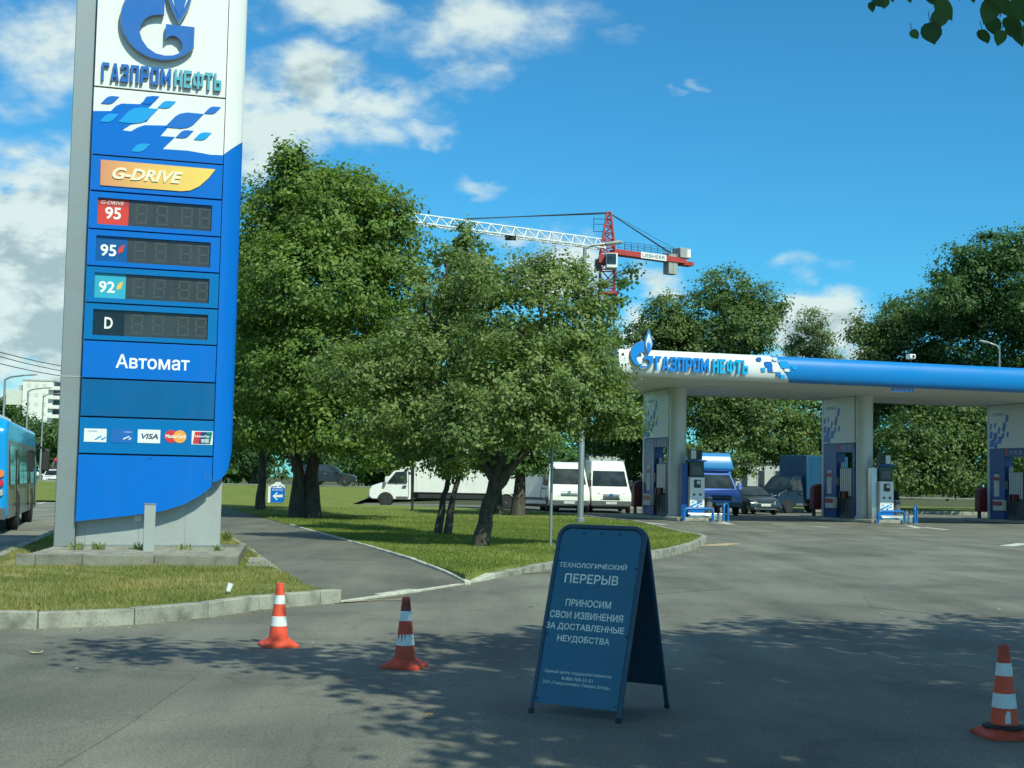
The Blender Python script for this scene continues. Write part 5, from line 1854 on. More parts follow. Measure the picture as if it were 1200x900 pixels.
def facing(loc, turn=0.0):
    """heading that faces the camera, turned by `turn` degrees (positive: to the picture's right)"""
    v = Vector((-loc[0], -loc[1], 0))
    return HD(v) + math.radians(turn)


def gp(px, py):
    p = G(px, py)
    return Vector((p.x, p.y, 0.0))


def behind(px, py, heading_len, turn):
    """vehicle centre so that its front centre stands at that ground point"""
    p = gp(px, py)
    h = facing(p, turn)
    return (p.x - math.cos(h) * heading_len, p.y - math.sin(h) * heading_len, 0.0), h


for (px, py, turn, st, mt, lab) in [(716, 601.5, 6, 'slant', 'car_white', 'high-roofed white delivery van with a sloping nose, nearest the pump columns'),
                                    (667, 601.0, 6, 'bluff', 'car_white', 'white delivery van with a round badge and bluff nose behind the bare lamp post'),
                                    ]:
    loc, h = behind(px, py, 2.7, turn)
    make_van(lab, loc, h, st, M[mt])
v3 = make_van('white van in the tree shade seen from its side, left of the other vans', (2.0, 70.3, 0), math.radians(-55), 'bluff', M['car_white2'])


def make_box_truck(label, loc, heading, cab_mat, box_mat, box_h, box_len, spoiler=None, code='В 735 ОТ 98', group='parked box trucks', box_w=2.1, name='box_truck'):
    t = thing(name, label, 'truck', (0, 0, 0), group)
    W, belt = 2.0, 1.15
    hw = tap(W, belt, 2.15, 0.2)
    prof = [(0.55, 0.4), (2.55, 0.4), (2.72, 0.52), (2.70, 0.9), (2.55, 1.10), (1.95, 1.30), (1.35, 1.98), (1.1, 2.08), (0.55, 2.1)]
    ob('cab', prism(MB(), prof, hw), cab_mat, t, bevel=0.06, seg=3)
    ob('windscreen', front_plate(MB(), hw, 1.95, 1.30, 1.35, 1.98, 0.09), M['glass'], t)
    bp = ob('bumper', front_plate(MB(), hw, 2.72, 0.42, 2.715, 0.66, 0.0, 0.05), M['greypl'], t, bevel=0.03)
    ob('fog_lamp_strip', MB().box(2.755, -0.5, 0.47, 2.775, 0.5, 0.52), M['blackpl'], bp)
    gr = ob('grille', front_plate(MB(), hw, 2.715, 0.74, 2.66, 0.98, 0, 0.015, -0.5, 0.5), M['blackpl'], t)
    for k in range(2):
        ob('grille_bar', MB().box(2.70, -0.48, 0.80 + 0.08 * k, 2.74, 0.48, 0.825 + 0.08 * k), M['greypl'], gr)
    for s in (-1, 1):
        p = [(2.715, s * 0.55, 0.73), (2.66, s * 0.95, 0.75), (2.60, s * 0.94, 0.99), (2.66, s * 0.56, 0.97)]
        mb = MB()
        quad_plate(mb, p if s > 0 else p[::-1], 0.03, (1, 0, 0.25))
        ob('headlight', mb, M['headlamp'], t)
        mo = ob('mirror', MB().box(1.78, s * 1.14 - 0.09, 1.25, 1.90, s * 1.14 + 0.09, 1.6), cab_mat, t, bevel=0.03)
        ob('mirror_arm', MB().box(1.8, min(s * 0.9, s * 1.06), 1.3, 1.86, max(s * 0.9, s * 1.06), 1.36), M['blackpl'], mo)
        ob('side_window', side_plate(MB(), hw, [(0.75, 1.26), (1.78, 1.26), (1.36, 1.82), (0.78, 1.86)], s), M['glass'], t)
        ob('door_gap', side_plate(MB(), hw, [(0.66, 0.5), (0.68, 0.5), (0.70, 1.95), (0.68, 1.95)], s, 0.004), M['blackpl'], t)
        ob('door_handle', side_plate(MB(), hw, [(0.78, 1.05), (0.98, 1.05), (0.98, 1.13), (0.78, 1.13)], s, 0.03), M['blackpl'], t)
        ob('step_skirt', side_plate(MB(), hw, [(0.7, 0.42), (1.3, 0.42), (1.3, 0.56), (0.7, 0.56)], s, 0.012), M['greypl'], t)
        arch(t, 1.85, 0.36, hw, s)
        wheel(t, 1.85, s * 1.0, 0.36)
        wheel(t, 0.5 - box_len * 0.70, s * 1.0, 0.36)
        mg = MB()
        pts = arc(0.5 - box_len * 0.70, 0.38, 0.46, 0.46, 5, 175, 10) + arc(0.5 - box_len * 0.70, 0.38, 0.42, 0.42, 175, 5, 10)
        side_plate(mg, lambda z: 1.03, pts, s, 0.03)
        ob('mudguard', mg, M['white_dim'], t)
    x0, x1 = 0.48 - box_len, 0.48
    bx = ob('cargo_box', MB().box(x0, -box_w / 2, 0.78, x1, box_w / 2, 0.78 + box_h), box_mat, t, bevel=0.04)
    k = 0
    x = x0 + 0.75
    while x < x1 - 0.2:
        for s in (-1, 1):
            y = s * (box_w / 2)
            ob('box_rib', MB().box(x, min(y, y + s * 0.012), 0.82, x + 0.03, max(y, y + s * 0.012), 0.74 + box_h), box_mat, bx)
        x += 0.75
    ob('chassis', MB().box(x0 + 0.1, -0.8, 0.42, 0.9, 0.8, 0.775), M['blackpl'], t)
    for s in (-1, 1):
        ob('side_rail', MB().box(x0 + 0.15, s * 0.98 - 0.03, 0.5, x1 - 0.3, s * 0.98 + 0.03, 0.72), M['blackpl'], t)
    if spoiler is not None:
        sp = [(0.5, 2.15), (1.15, 2.15), (1.32, 2.25), (1.28, 2.6), (1.08, 2.98), (0.85, 3.08), (0.5, 3.08)]
        ob('roof_spoiler', prism(MB(), sp, lambda z: 0.98 - 0.10 * (z - 2.15)), spoiler, t, bevel=0.1, seg=3)
    plate_text(t, 2.775, 0.56, code)
    return place(t, loc, heading)


loc, h = behind(845, 604.3, 2.7, 14)
make_box_truck('bright blue truck with a rounded blue wind deflector above its cab', loc, h, M['car_blue'], M['tent_blue'], 2.1, 3.4, spoiler=M['tent_blue'], group='trucks at the pumps')
pw = gp(447, 594)
make_box_truck('white box truck parked side-on behind the trees', (pw.x + 2.0, pw.y + 1.0, 0), math.radians(180 + 3), M['car_white2'], M['box_white'], 2.35, 7.0, code='К 209 СВ 178')
make_box_truck('dark blue box truck half hidden behind the middle pump', (16.3, 77.3, 0), math.radians(215), M['cab_dark'], M['box_teal'], 2.45, 3.4, code='Т 561 ХА 98', group='trucks at the pumps')


def make_car(label, loc, heading, mat, style='sedan', name='parked_car', cat='car', group='parked cars', code='О 902 РК 78'):
    t = thing(name, label, cat, (0, 0, 0), group)
    if style == 'sedan':
        W, H, belt = 1.72, 1.47, 0.92
        prof = [(-2.1, 0.28), (2.02, 0.24), (2.14, 0.36), (2.12, 0.62), (1.95, 0.78), (1.05, 0.95), (0.98, 0.96), (-1.62, 1.0), (-2.08, 0.96), (-2.15, 0.6)]
        cab = [(1.0, 0.94), (0.30, 1.36), (0.05, 1.45), (-0.75, 1.46), (-1.15, 1.40), (-1.75, 0.98)]
        ws = ((0.96, 0.99), (0.33, 1.35))
        rw = ((-1.68, 1.02), (-1.20, 1.38))
    else:
        W, H, belt = 1.85, 1.72, 1.05
        prof = [(-2.2, 0.36), (2.1, 0.34), (2.2, 0.46), (2.18, 0.75), (2.05, 0.92), (1.1, 1.07), (-2.15, 1.10), (-2.24, 0.7)]
        cab = [(1.12, 1.05), (0.45, 1.58), (0.2, 1.69), (-1.6, 1.70), (-1.95, 1.60), (-2.15, 1.08)]
        ws = ((1.08, 1.10), (0.48, 1.57))
        rw = ((-2.13, 1.12), (-1.97, 1.56))
    hw = tap(W, belt, H, 0.22)
    b = MB()
    prism(b, prof, lambda z: W / 2)
    prism(b, cab, lambda z: hw(z) - 0.015)
    ob('body', b, mat, t, bevel=0.06, seg=3)
    ob('windscreen', front_plate(MB(), hw, *ws[0], *ws[1], 0.10), M['glass'], t)
    mb = MB()
    a = hw(rw[0][1]) - 0.1
    c = hw(rw[1][1]) - 0.1
    quad_plate(mb, [(rw[0][0], a, rw[0][1]), (rw[0][0], -a, rw[0][1]), (rw[1][0], -c, rw[1][1]), (rw[1][0], c, rw[1][1])], 0.012, (-(rw[1][1] - rw[0][1]), 0, rw[1][0] - rw[0][0]))
    ob('rear_window', mb, M['glass'], t)
    fx = prof[2][0]
    z0 = prof[3][1]
    gr = ob('grille', MB().box(fx - 0.05, -0.42, z0 - 0.14, fx + 0.012, 0.42, z0 + 0.02), M['blackpl'], t)
    ob('grille_bar', MB().box(fx + 0.013, -0.42, z0 - 0.07, fx + 0.025, 0.42, z0 - 0.03), M['chrome'], gr)
    ob('air_intake', MB().box(fx - 0.05, -0.5, 0.33, fx + 0.014, 0.5, 0.44), M['blackpl'], t)
    ob('bumper_trim', MB().box(fx - 0.05, -0.6, 0.29, fx + 0.016, 0.6, 0.315), M['chrome'], t)
    for s in (-1, 1):
        p = [(fx - 0.0, s * 0.46, z0 - 0.09), (fx - 0.14, s * (W / 2 - 0.02), z0 - 0.06), (fx - 0.26, s * (W / 2 - 0.03), z0 + 0.08), (fx - 0.05, s * 0.5, z0 + 0.05)]
        mb = MB()
        quad_plate(mb, p if s > 0 else p[::-1], 0.03, (1, 0, 0.35))
        ob('headlight', mb, M['headlamp'], t)
        ob('mirror', MB().box(0.62, s * (W / 2 + 0.09) - 0.09, belt + 0.03, 0.76, s * (W / 2 + 0.09) + 0.09, belt + 0.17), mat, t, bevel=0.03)
        cz = lambda f: belt + 0.07 + f * (H - belt - 0.18)
        x_f0, x_f1 = ws[0][0] - 0.12, ws[1][0] - 0.08
        x_r0, x_r1 = rw[0][0] + 0.28, rw[1][0] + 0.12
        xm = (x_f0 + x_r0) / 2
        for nm, pts in (('side_window', [(xm + 0.05, cz(0)), (x_f0, cz(0)), (x_f1, cz(1)), (xm + 0.05, cz(1))]), ('side_window', [(x_r0, cz(0)), (xm - 0.05, cz(0)), (xm - 0.05, cz(1)), (x_r1, cz(1))])):
            ob(nm, side_plate(MB(), lambda z: hw(z) - 0.012, pts, s, 0.012), M['glass'], t)
        for xd in (xm + 0.12, x_r0 + 0.35):
            ob('door_handle', side_plate(MB(), lambda z: W / 2, [(xd, belt - 0.12), (xd + 0.18, belt - 0.12), (xd + 0.18, belt - 0.08), (xd, belt - 0.08)], s, 0.025), M['chrome'], t)
        p = [(prof[-1][0] + 0.02, s * 0.5, 0.72), (prof[-1][0] + 0.12, s * (W / 2 + 0.003), 0.72), (prof[-1][0] + 0.16, s * (W / 2 + 0.003), 0.92), (prof[-1][0] + 0.05, s * 0.55, 0.92)]
        mb = MB()
        quad_plate(mb, p[::-1] if s > 0 else p, 0.03, (-1, 0, 0.1))
        ob('tail_light', mb, M['lamp_red'], t)
        r = 0.31 if style == 'sedan' else 0.36
        for x in (1.32, -1.28):
            arch(t, x, r, lambda z: W / 2, s)
            wheel(t, x, s * (W / 2 + 0.01), r)
    plate_text(t, fx + 0.018, 0.50, code)
    return place(t, loc, heading)


loc, h = behind(897, 603.5, 2.1, 24)
make_car('black saloon parked between the bright blue truck and the dark blue box truck', loc, h, M['car_black'])
ps = D(385, 566, 109)
make_car('dark estate car parked far behind the big maple trunk', (ps.x, 109, 0.77), math.radians(4), M['car_black'], 'suv', group='distant cars', code='М 117 СЕ 98')

# ------------------------------------------------------------------ trees
def leaf_cloud(name, lobes, n_leaves, size, mat, seed, parent, off, clump=0.42, per=26, droop=0.35, round_leaf=False, fill=0.25):
    """leaves in clumps spread through the crown's lobes; lobes: (x, y, z, rx, ry, rz) in world coordinates"""
    r = np.random.default_rng(seed)
    L = np.array(lobes, float)
    area = (L[:, 3] * L[:, 4] + L[:, 4] * L[:, 5] + L[:, 3] * L[:, 5])
    nc = max(8, n_leaves // per)
    which = r.choice(len(L), nc, p=area / area.sum())
    d = r.normal(size=(nc, 3))
    d /= np.linalg.norm(d, axis=1, keepdims=True)
    d[:, 2] = np.where(d[:, 2] < -0.5, d[:, 2] * 0.6, d[:, 2])
    k = np.where(r.random(nc) < fill, r.uniform(0.25, 0.8, nc), r.uniform(0.78, 1.06, nc))
    cc = L[which, :3] + d * L[which, 3:6] * k[:, None]
    idx = np.repeat(np.arange(nc), per)
    n = len(idx)
    sg = clump * r.uniform(0.5, 1.25, nc)
    loc = r.normal(size=(n, 3)) * sg[idx][:, None] * np.array([0.62, 0.62, 0.40])
    c = cc[idx] + loc
    out = d[idx] + 0.5 * loc / (np.linalg.norm(loc, axis=1, keepdims=True) + 1e-6)
    nrm = out * 0.85 + np.array([0, 0, 0.6]) + r.normal(size=(n, 3)) * 0.55
    nrm /= np.linalg.norm(nrm, axis=1, keepdims=True)
    t = r.normal(size=(n, 3)) + out * 0.5 + np.array([0, 0, -droop])
    t -= nrm * (t * nrm).sum(1, keepdims=True)
    t /= np.linalg.norm(t, axis=1, keepdims=True)
    b = np.cross(nrm, t)
    s = (size * r.uniform(0.5, 1.45, n))[:, None]
    w = 0.62 if not round_leaf else 0.8
    if not round_leaf:
        v = np.stack([c - t * s * 0.5, c + b * s * 0.5 * w - nrm * s * 0.06, c + t * s * 0.55, c - b * s * 0.5 * w - nrm * s * 0.06], 1)
        pr = 4
    else:
        v = np.stack([c - t * s * 0.45, c - t * s * 0.32 + b * s * 0.36, c + t * s * 0.05 + b * s * 0.42, c + t * s * 0.40 + b * s * 0.18, c + t * s * 0.62, c + t * s * 0.36 - b * s * 0.2, c - t * s * 0.0 - b * s * 0.43, c - t * s * 0.34 - b * s * 0.34], 1)
        pr = 8
    v = v.reshape(-1, 3) - np.array(off)
    base = r.normal(0.5, 0.16, nc)[idx]
    rnd = np.clip(base + r.normal(0, 0.17, n), 0, 1)
    o = np_mesh(name, v, n, pr, mat, rnd, parent)
    return o


def auto_lobes(c, rad, k, seed, rel=(0.28, 0.45), core=True):
    r = np.random.default_rng(seed)
    out = []
    if core:
        out.append((c[0], c[1], c[2], rad[0] * 0.62, rad[1] * 0.62, rad[2] * 0.68))
    for i in range(k):
        d = r.normal(size=3)
        d /= np.linalg.norm(d)
        q = r.uniform(0.55, 0.82)
        s = r.uniform(*rel)
        m_ = (rad[0] + rad[1] + rad[2]) / 3
        out.append((c[0] + d[0] * rad[0] * q, c[1] + d[1] * rad[1] * q, c[2] + d[2] * rad[2] * q, s * (rad[0] + m_) / 2, s * (rad[1] + m_) / 2, s * (rad[2] * 0.5 + m_ * 0.5) * 0.85))
    return out


def limb(mb, a, b, r0, r1, seed, n=6, wob=0.06, seg=7):
    r = random.Random(seed)
    a, b = Vector(a), Vector(b)
    L = (b - a).length
    pts, rad = [], []
    for i in range(n + 1):
        f = i / n
        p = a.lerp(b, f) + Vector((0, 0, 0.10 * L * math.sin(math.pi * f)))
        if 0 < i < n:
            p += Vector((r.uniform(-1, 1), r.uniform(-1, 1), r.uniform(-1, 1))) * wob * L
        pts.append(p)
        rad.append(r0 + (r1 - r0) * f)
    mb.tube(pts, rad, seg)
    return pts


def tree(name, label, base, trunks, lobes, n_leaves, size, mat, seed, bark='bark', group=None, clump=0.42, per=26, round_leaf=False, n_limbs=12, cat='tree', fill=0.25, r_limb=0.07):
    """trunks: list of (points relative to the base, r0, r1)"""
    base = Vector(base)
    t = thing(name, label, cat, base, group)
    lobes = [(base.x + l[0], base.y + l[1], base.z + l[2], l[3], l[4], l[5]) for l in lobes]
    tops = []
    tr = None
    for j, (pts, r0, r1) in enumerate(trunks):
        mb = MB()
        pp = [base + Vector(p) for p in pts]
        n = len(pp)
        rad = [r0 * (1.35 if i == 0 else 1.0) + (r1 - r0) * i / (n - 1) for i in range(n)]
        fine, fr_ = [pp[0] - UP * 0.1], [rad[0] * 1.1]
        for i in range(n - 1):
            for q in (0.0, 0.33, 0.66):
                fine.append(pp[i].lerp(pp[i + 1], q) + (Vector((random.gauss(0, 1), random.gauss(0, 1), 0)) * r0 * 0.12 if (i or q) else Vector()))
                fr_.append(rad[i] + (rad[i + 1] - rad[i]) * q)
        fine.append(pp[-1])
        fr_.append(rad[-1])
        mb.tube(fine, fr_, 12)
        tops.append((pp[-1], r1, pp[max(0, n - 2)]))
        if j == 0:
            tr = ob('trunk', mb, M[bark], t, smooth=True)
        else:
            ob('trunk', mb, M[bark], t, smooth=True)
    r = random.Random(seed)
    sel = lobes[:]
    r.shuffle(sel)
    mb = MB()
    for i, l in enumerate(sel[:n_limbs]):
        tp, r1, pv = min(tops, key=lambda q: (q[0] - Vector(l[:3])).length)
        st = pv.lerp(tp, r.uniform(0.45, 1.0))
        pts = limb(mb, st, l[:3], min(r_limb, r1 * 0.85), 0.018, seed * 31 + i, wob=0.07)
        for k in range(4):
            e = Vector(l[:3]) + Vector((r.uniform(-1, 1) * l[3], r.uniform(-1, 1) * l[4], r.uniform(-0.6, 1) * l[5])) * 0.85
            limb(mb, pts[r.choice((3, 4, 5))], e, 0.02, 0.006, seed * 57 + i * 9 + k, n=4, seg=5)
    if mb.v:
        ob('branches', mb, M[bark], t, smooth=True)
    leaf_cloud('crown', lobes, n_leaves, size, mat, seed, t, ORIGIN[t], clump, per, round_leaf=round_leaf, fill=fill)
    return t


def at(px, py, y, z=0.0):
    p = D(px, py, y)
    return p


def rel(base, px, py, y):
    p = D(px, py, y)
    return (p.x - base[0], p.y - base[1], p.z - base[2])


def px_lobe(base, px, py, y, rx, rz, ry=None):
    """a lobe measured in the photograph: centre pixel, distance, pixel radii"""
    k = y / F_PX
    c = rel(base, px, py, y)
    return (*c, rx * k, (ry if ry else rx) * k, rz * k)


# big maple beside the path
b = G(356, 607, TURF)
y0 = b.y
lob = [px_lobe(b, *q) for q in [(350, 225, y0, 40, 40), (338, 188, y0, 22, 24), (385, 215, y0, 22, 20), (320, 270, y0 + 1, 60, 60), (395, 265, y0 - 1, 62, 62), (440, 255, y0, 46, 44), (455, 300, y0, 52, 55), (370, 340, y0 - 1.5, 90, 70), (300, 350, y0, 50, 70), (465, 370, y0 + 0.5, 45, 55),
                                  (300, 440, y0 - 0.5, 45, 65), (365, 440, y0 - 2, 75, 65), (430, 450, y0 - 1.5, 60, 60), (330, 500, y0 - 1.5, 50, 34), (400, 505, y0 - 2, 60, 34), (450, 520, y0 - 2.0, 45, 40), (290, 500, y0 + 1, 35, 40), (480, 470, y0, 40, 50), (418, 218, y0, 20, 20), (365, 270, y0 + 3, 75, 75), (370, 400, y0 + 3.5, 100, 110)]]
tree('maple_tree', 'tall dense maple with a broad round crown and twin trunks beside the path', b, [([(-0.22, 0, 0), (-0.24, 0, 1.4), (-0.5, 0.2, 3.2), (-0.8, 0.3, 6.5)], 0.24, 0.1), ([(0.25, 0.1, 0), (0.2, 0.1, 1.5), (0.5, 0, 3.4), (0.9, 0.3, 6.0)], 0.26, 0.1)],
     lob, 135000, 0.142, M['leaf_maple'], 11, per=44, clump=0.40, group='trees on the lawn', n_limbs=16)
# second maple behind it, left
b = G(305, 597, TURF)
y0 = b.y
lob = [px_lobe(b, *q) for q in [(300, 340, y0, 45, 70), (270, 400, y0, 50, 70), (330, 420, y0, 55, 75), (285, 480, y0, 45, 55), (320, 505, y0 - 1, 35, 35), (345, 490, y0 + 1, 45, 45), (262, 490, y0, 25, 40)]]
tree('maple_tree', 'darker maple with a single thin trunk behind the big maple, next to the price sign', b, [([(0, 0, 0), (0.05, 0, 1.5), (0, 0, 3.5), (0.1, 0, 7)], 0.17, 0.06)], lob, 26000, 0.22, M['leaf_dark'], 12, group='trees on the lawn')

# apple-like tree in the middle of the lawn
b = G(566, 640, TURF)
y0 = b.y
lob = [px_lobe(b, *q) for q in [(580, 330, y0, 45, 34), (640, 335, y0, 50, 34), (545, 350, y0 + 0.5, 40, 34), (610, 385, y0 - 0.8, 75, 48), (672, 392, y0, 42, 38), (692, 412, y0 - 0.3, 30, 38), (540, 420, y0, 62, 50), (480, 420, y0 + 0.5, 50, 45), (430, 440, y0 + 0.6, 50, 40), (400, 435, y0 + 0.8, 36, 30),
                                  (600, 450, y0 - 1.2, 70, 50), (660, 455, y0 - 0.8, 60, 48), (700, 460, y0 - 0.2, 32, 36), (728, 498, y0, 24, 14), (685, 488, y0 - 0.4, 44, 28), (620, 500, y0 - 1.0, 56, 36), (560, 500, y0 - 1, 60, 48), (500, 495, y0, 56, 42), (450, 490, y0 + 0.5, 44, 36), (715, 445, y0, 24, 22), (735, 478, y0, 20, 13), (722, 505, y0, 28, 14), (695, 352, y0, 28, 22), (655, 318, y0 + 0.3, 34, 22), (500, 345, y0 + 0.5, 36, 32), (520, 305, y0 + 0.4, 22, 16),
                                  (560, 535, y0 - 0.8, 26, 16), (520, 538, y0, 34, 22), (470, 530, y0 + 0.5, 30, 20), (700, 370, y0, 26, 20), (600, 430, y0 + 1.6, 70, 60)]]
tree('apple_tree', 'leaning old fruit tree with a wide low crown in the middle of the lawn', b, [([(-0.05, 0, 0), (0.05, 0, 0.7), (0.18, 0, 1.25), (0.35, 0, 1.9)], 0.145, 0.125), ([(0.20, 0.0, 1.2), (0.62, -0.1, 1.7), (1.1, -0.1, 2.4)], 0.11, 0.06), ([(0.2, 0, 1.4), (-0.3, 0.1, 2.1), (-0.8, 0.1, 3.0)], 0.09, 0.05)],
     lob, 74000, 0.082, M['leaf_apple'], 21, clump=0.25, per=62, group='trees on the lawn', n_limbs=26, r_limb=0.06, fill=0.16)
# two thin stems beside it
for k, (px, py, top, lb, lbl, sd) in enumerate([(513, 626, (0.25, 0, 3.2), [(540, 300, 16, 24), (545, 275, 12, 16), (532, 330, 18, 28), (528, 370, 24, 34), (490, 400, 34, 34), (470, 440, 40, 34)], 'slim young tree with one tall leafy shoot, leftmost of the thin stems', 31),
                                               (524, 627, (0.3, 0.2, 3.0), [(560, 305, 18, 22), (570, 340, 26, 28), (545, 400, 34, 36), (520, 470, 46, 40), (495, 518, 34, 28), (530, 550, 20, 18)], 'slim leaning young tree close to the leaning fruit tree', 32)]):
    b = G(px, py, TURF)
    lob = [px_lobe(b, q[0], q[1], b.y, q[2], q[3]) for q in lb]
    tree('young_tree', lbl, b, [([(0, 0, 0), (0.12, 0, 0.9), (0.28, 0, 1.6), (top[0] + 0.1, top[1], top[2]), (0.5, 0, 5.5)], 0.085, 0.03)], lob, 9000, 0.12, M['leaf_apple'], sd, clump=0.22, per=18, group='trees on the lawn', n_limbs=6, r_limb=0.03)
# shoots standing out at the right of the fruit tree's top
b = G(606, 604, TURF)
y0 = b.y
lob = [px_lobe(b, *q) for q in [(732, 330, y0, 9, 8), (742, 318, y0, 5, 8), (722, 352, y0, 12, 6), (695, 400, y0, 34, 18), (630, 420, y0, 50, 50), (600, 480, y0, 45, 60), (610, 520, y0, 40, 40), (640, 470, y0, 30, 40), (570, 530, y0, 40, 34), (600, 540, y0, 40, 26)]]
tree('shade_tree', 'dark twin-trunked tree behind the fruit tree, just left of the white vans', b, [([(0, 0, 0), (0.1, 0, 1.8), (0.3, 0, 4.2), (0.8, 0, 6.5)], 0.22, 0.1), ([(-0.75, 0.3, 0), (-0.8, 0.3, 1.8), (-1.2, 0.4, 4)], 0.16, 0.08)], lob, 26000, 0.17, M['leaf_dark'], 33, clump=0.36, per=22, group='trees on the lawn')

# lindens and others behind the station
def far_tree(px_c, py_c, rx, rz, y, n, size, mat, seed, label, k=14, ground_px=None, clump=0.55, name='linden_tree', extra=(), group='trees behind the station', per=24):
    c = D(px_c, py_c, y)
    b = Vector((c.x, y, 0.12))
    s = y / F_PX
    lob = auto_lobes((0, 0, c.z - b.z), (rx * s, rx * s * 0.8, rz * s), k, seed)
    lob += [px_lobe(b, *q) for q in extra]
    return tree(name, label, b, [([(0, 0, 0), (0.1, 0, 2.5), (0.0, 0, 5), (0.1, 0, c.z)], 0.30, 0.1)], lob, int(n * FINE[0]), size * FINE[1], mat, seed, clump=clump, per=int(per * 1.5), group=group)


FINE = (1.7, 0.72)
far_tree(838, 435, 84, 108, 86, 56000, 0.27, M['leaf_linden'], 41, 'broad linden with pale seed bracts directly behind the lettered end of the canopy', extra=[(850, 345, 86, 40, 30), (780, 380, 86, 34, 34), (870, 390, 85, 40, 40), (895, 360, 86, 26, 26), (880, 500, 84, 60, 50), (840, 540, 83, 50, 34), (920, 520, 85, 40, 40), (775, 470, 87, 40, 70), (945, 490, 86, 40, 40)])
far_tree(952, 425, 42, 66, 104, 11000, 0.24, M['leaf_pale'], 42, 'thin pale tree whose loose crown shows above the canopy middle', k=10, name='pale_tree', clump=0.5)
far_tree(1048, 430, 66, 82, 88, 40000, 0.28, M['leaf_linden'], 43, 'rounded linden between the pale tree and the tall dark maple', extra=[(1020, 390, 88, 30, 24), (1075, 370, 88, 40, 30), (1090, 520, 82, 60, 36), (1065, 555, 81, 46, 26), (1110, 560, 81, 40, 26), (1130, 500, 83, 50, 50)])
far_tree(1160, 400, 85, 120, 84, 56000, 0.27, M['leaf_dark'], 44, 'tall dark maple rising highest at the right behind the canopy', extra=[(1165, 300, 82, 40, 30), (1130, 320, 82, 36, 36), (1195, 290, 82, 30, 24), (1110, 350, 81, 30, 30), (1180, 520, 82, 60, 60), (1100, 500, 84, 60, 60), (1215, 350, 82, 60, 60)], name='maple_tree')
far_tree(1010, 520, 50, 70, 93, 16000, 0.3, M['leaf_dark'], 45, 'low dense tree filling the gap behind the middle pump', k=12)
far_tree(735, 500, 50, 90, 92, 15000, 0.3, M['leaf_dark'], 46, 'dark tree behind the parked vans, left of the canopy end', k=12, extra=[(745, 395, 92, 14, 16)])
far_tree(1230, 510, 60, 90, 90, 12000, 0.32, M['leaf_dark'], 47, 'dark tree at the right edge behind the last pump', k=10)
far_tree(600, 470, 70, 80, 118, 14000, 0.34, M['leaf_linden'], 48, 'far linden beyond the white box truck', k=12, group='trees along the back street')
far_tree(460, 500, 60, 60, 124, 9000, 0.36, M['leaf_dark'], 49, 'far dark tree behind the cab of the white box truck', k=10, group='trees along the back street')
far_tree(352, 515, 50, 46, 128, 8000, 0.36, M['leaf_linden'], 51, 'far linden behind the dark estate car', k=10, group='trees along the back street')
far_tree(300, 505, 60, 55, 135, 9000, 0.38, M['leaf_dark'], 50, 'far dark tree between the price sign and the big maple', k=10, group='trees along the back street')
# row along the main road at far left
for k, (px, py, rx, rz, y, lab) in enumerate([(-12, 500, 40, 42, 150, 'leftmost dark roadside tree at the picture edge'), (30, 512, 34, 34, 190, 'dark roadside tree below the tall white block'), (62, 520, 26, 30, 240, 'dark roadside tree beside the grey sign post'), (100, 516, 30, 30, 260, 'dark roadside tree mostly hidden by the price sign')]):
    far_tree(px, py, rx, rz, y, 6500, 0.5, M['leaf_dark'], 60 + k, lab, k=9, clump=0.9, name='roadside_tree', group='trees along the main road')

# the linden that shades the foreground, standing beside the road at the right, out of the picture
b = Vector((8.6, 1.6, 0.0))
lob = []
r_ = random.Random(5)
for (x, y, z, rx, rz) in [(3.7, 4.5, 6.2, 1.2, 0.8), (4.8, 5.2, 6.6, 1.7, 1.0), (6.6, 6.2, 6.8, 1.8, 1.1), (8.4, 7.2, 6.6, 1.8, 1.1), (5.2, 3.0, 7.0, 1.8, 1.1), (7.2, 3.6, 7.6, 2.0, 1.3), (9.2, 4.6, 7.2, 2.0, 1.2), (6.5, 1.0, 7.4, 2.0, 1.2), (9.0, 0.8, 8.2, 2.2, 1.4), (10.8, 6.2, 7.0, 2.0, 1.2), (4.3, 2.6, 6.6, 1.3, 0.8), (10.5, 2.5, 8.4, 2.2, 1.4), (1.9, 6.6, 6.0, 0.9, 0.35), (0.5, 6.9, 6.2, 0.8, 0.25), (3.1, 7.7, 5.8, 1.0, 0.4), (2.7, 5.6, 5.9, 0.9, 0.4), (4.2, 8.6, 5.7, 1.2, 0.5), (3.5, 4.5, 5.5, 1.0, 0.5), (3.9, 4.0, 5.9, 1.0, 0.5), (6.4, 9.2, 6.0, 1.4, 0.7), (9.6, 9.6, 6.4, 1.6, 0.8), (4.4, 1.4, 6.4, 1.5, 0.7), (5.6, 7.6, 6.2, 1.3, 0.7), (7.8, 9.2, 6.0, 1.3, 0.7), (4.0, 6.9, 6.1, 1.1, 0.5)]:
    lob.append((x - b.x, y - b.y, z, rx, rx, rz))
FORE = tree('linden_tree', 'overhanging linden whose leaves hang in at the top right corner and shade the road', b, [([(0, 0, 0), (0, 0.1, 2.2), (-0.3, 0.3, 4.4), (-0.5, 0.8, 6.8)], 0.3, 0.14)], lob, 48000, 0.13, M['leaf_linden'], 71, clump=0.36, per=26, round_leaf=True, n_limbs=17, r_limb=0.09)


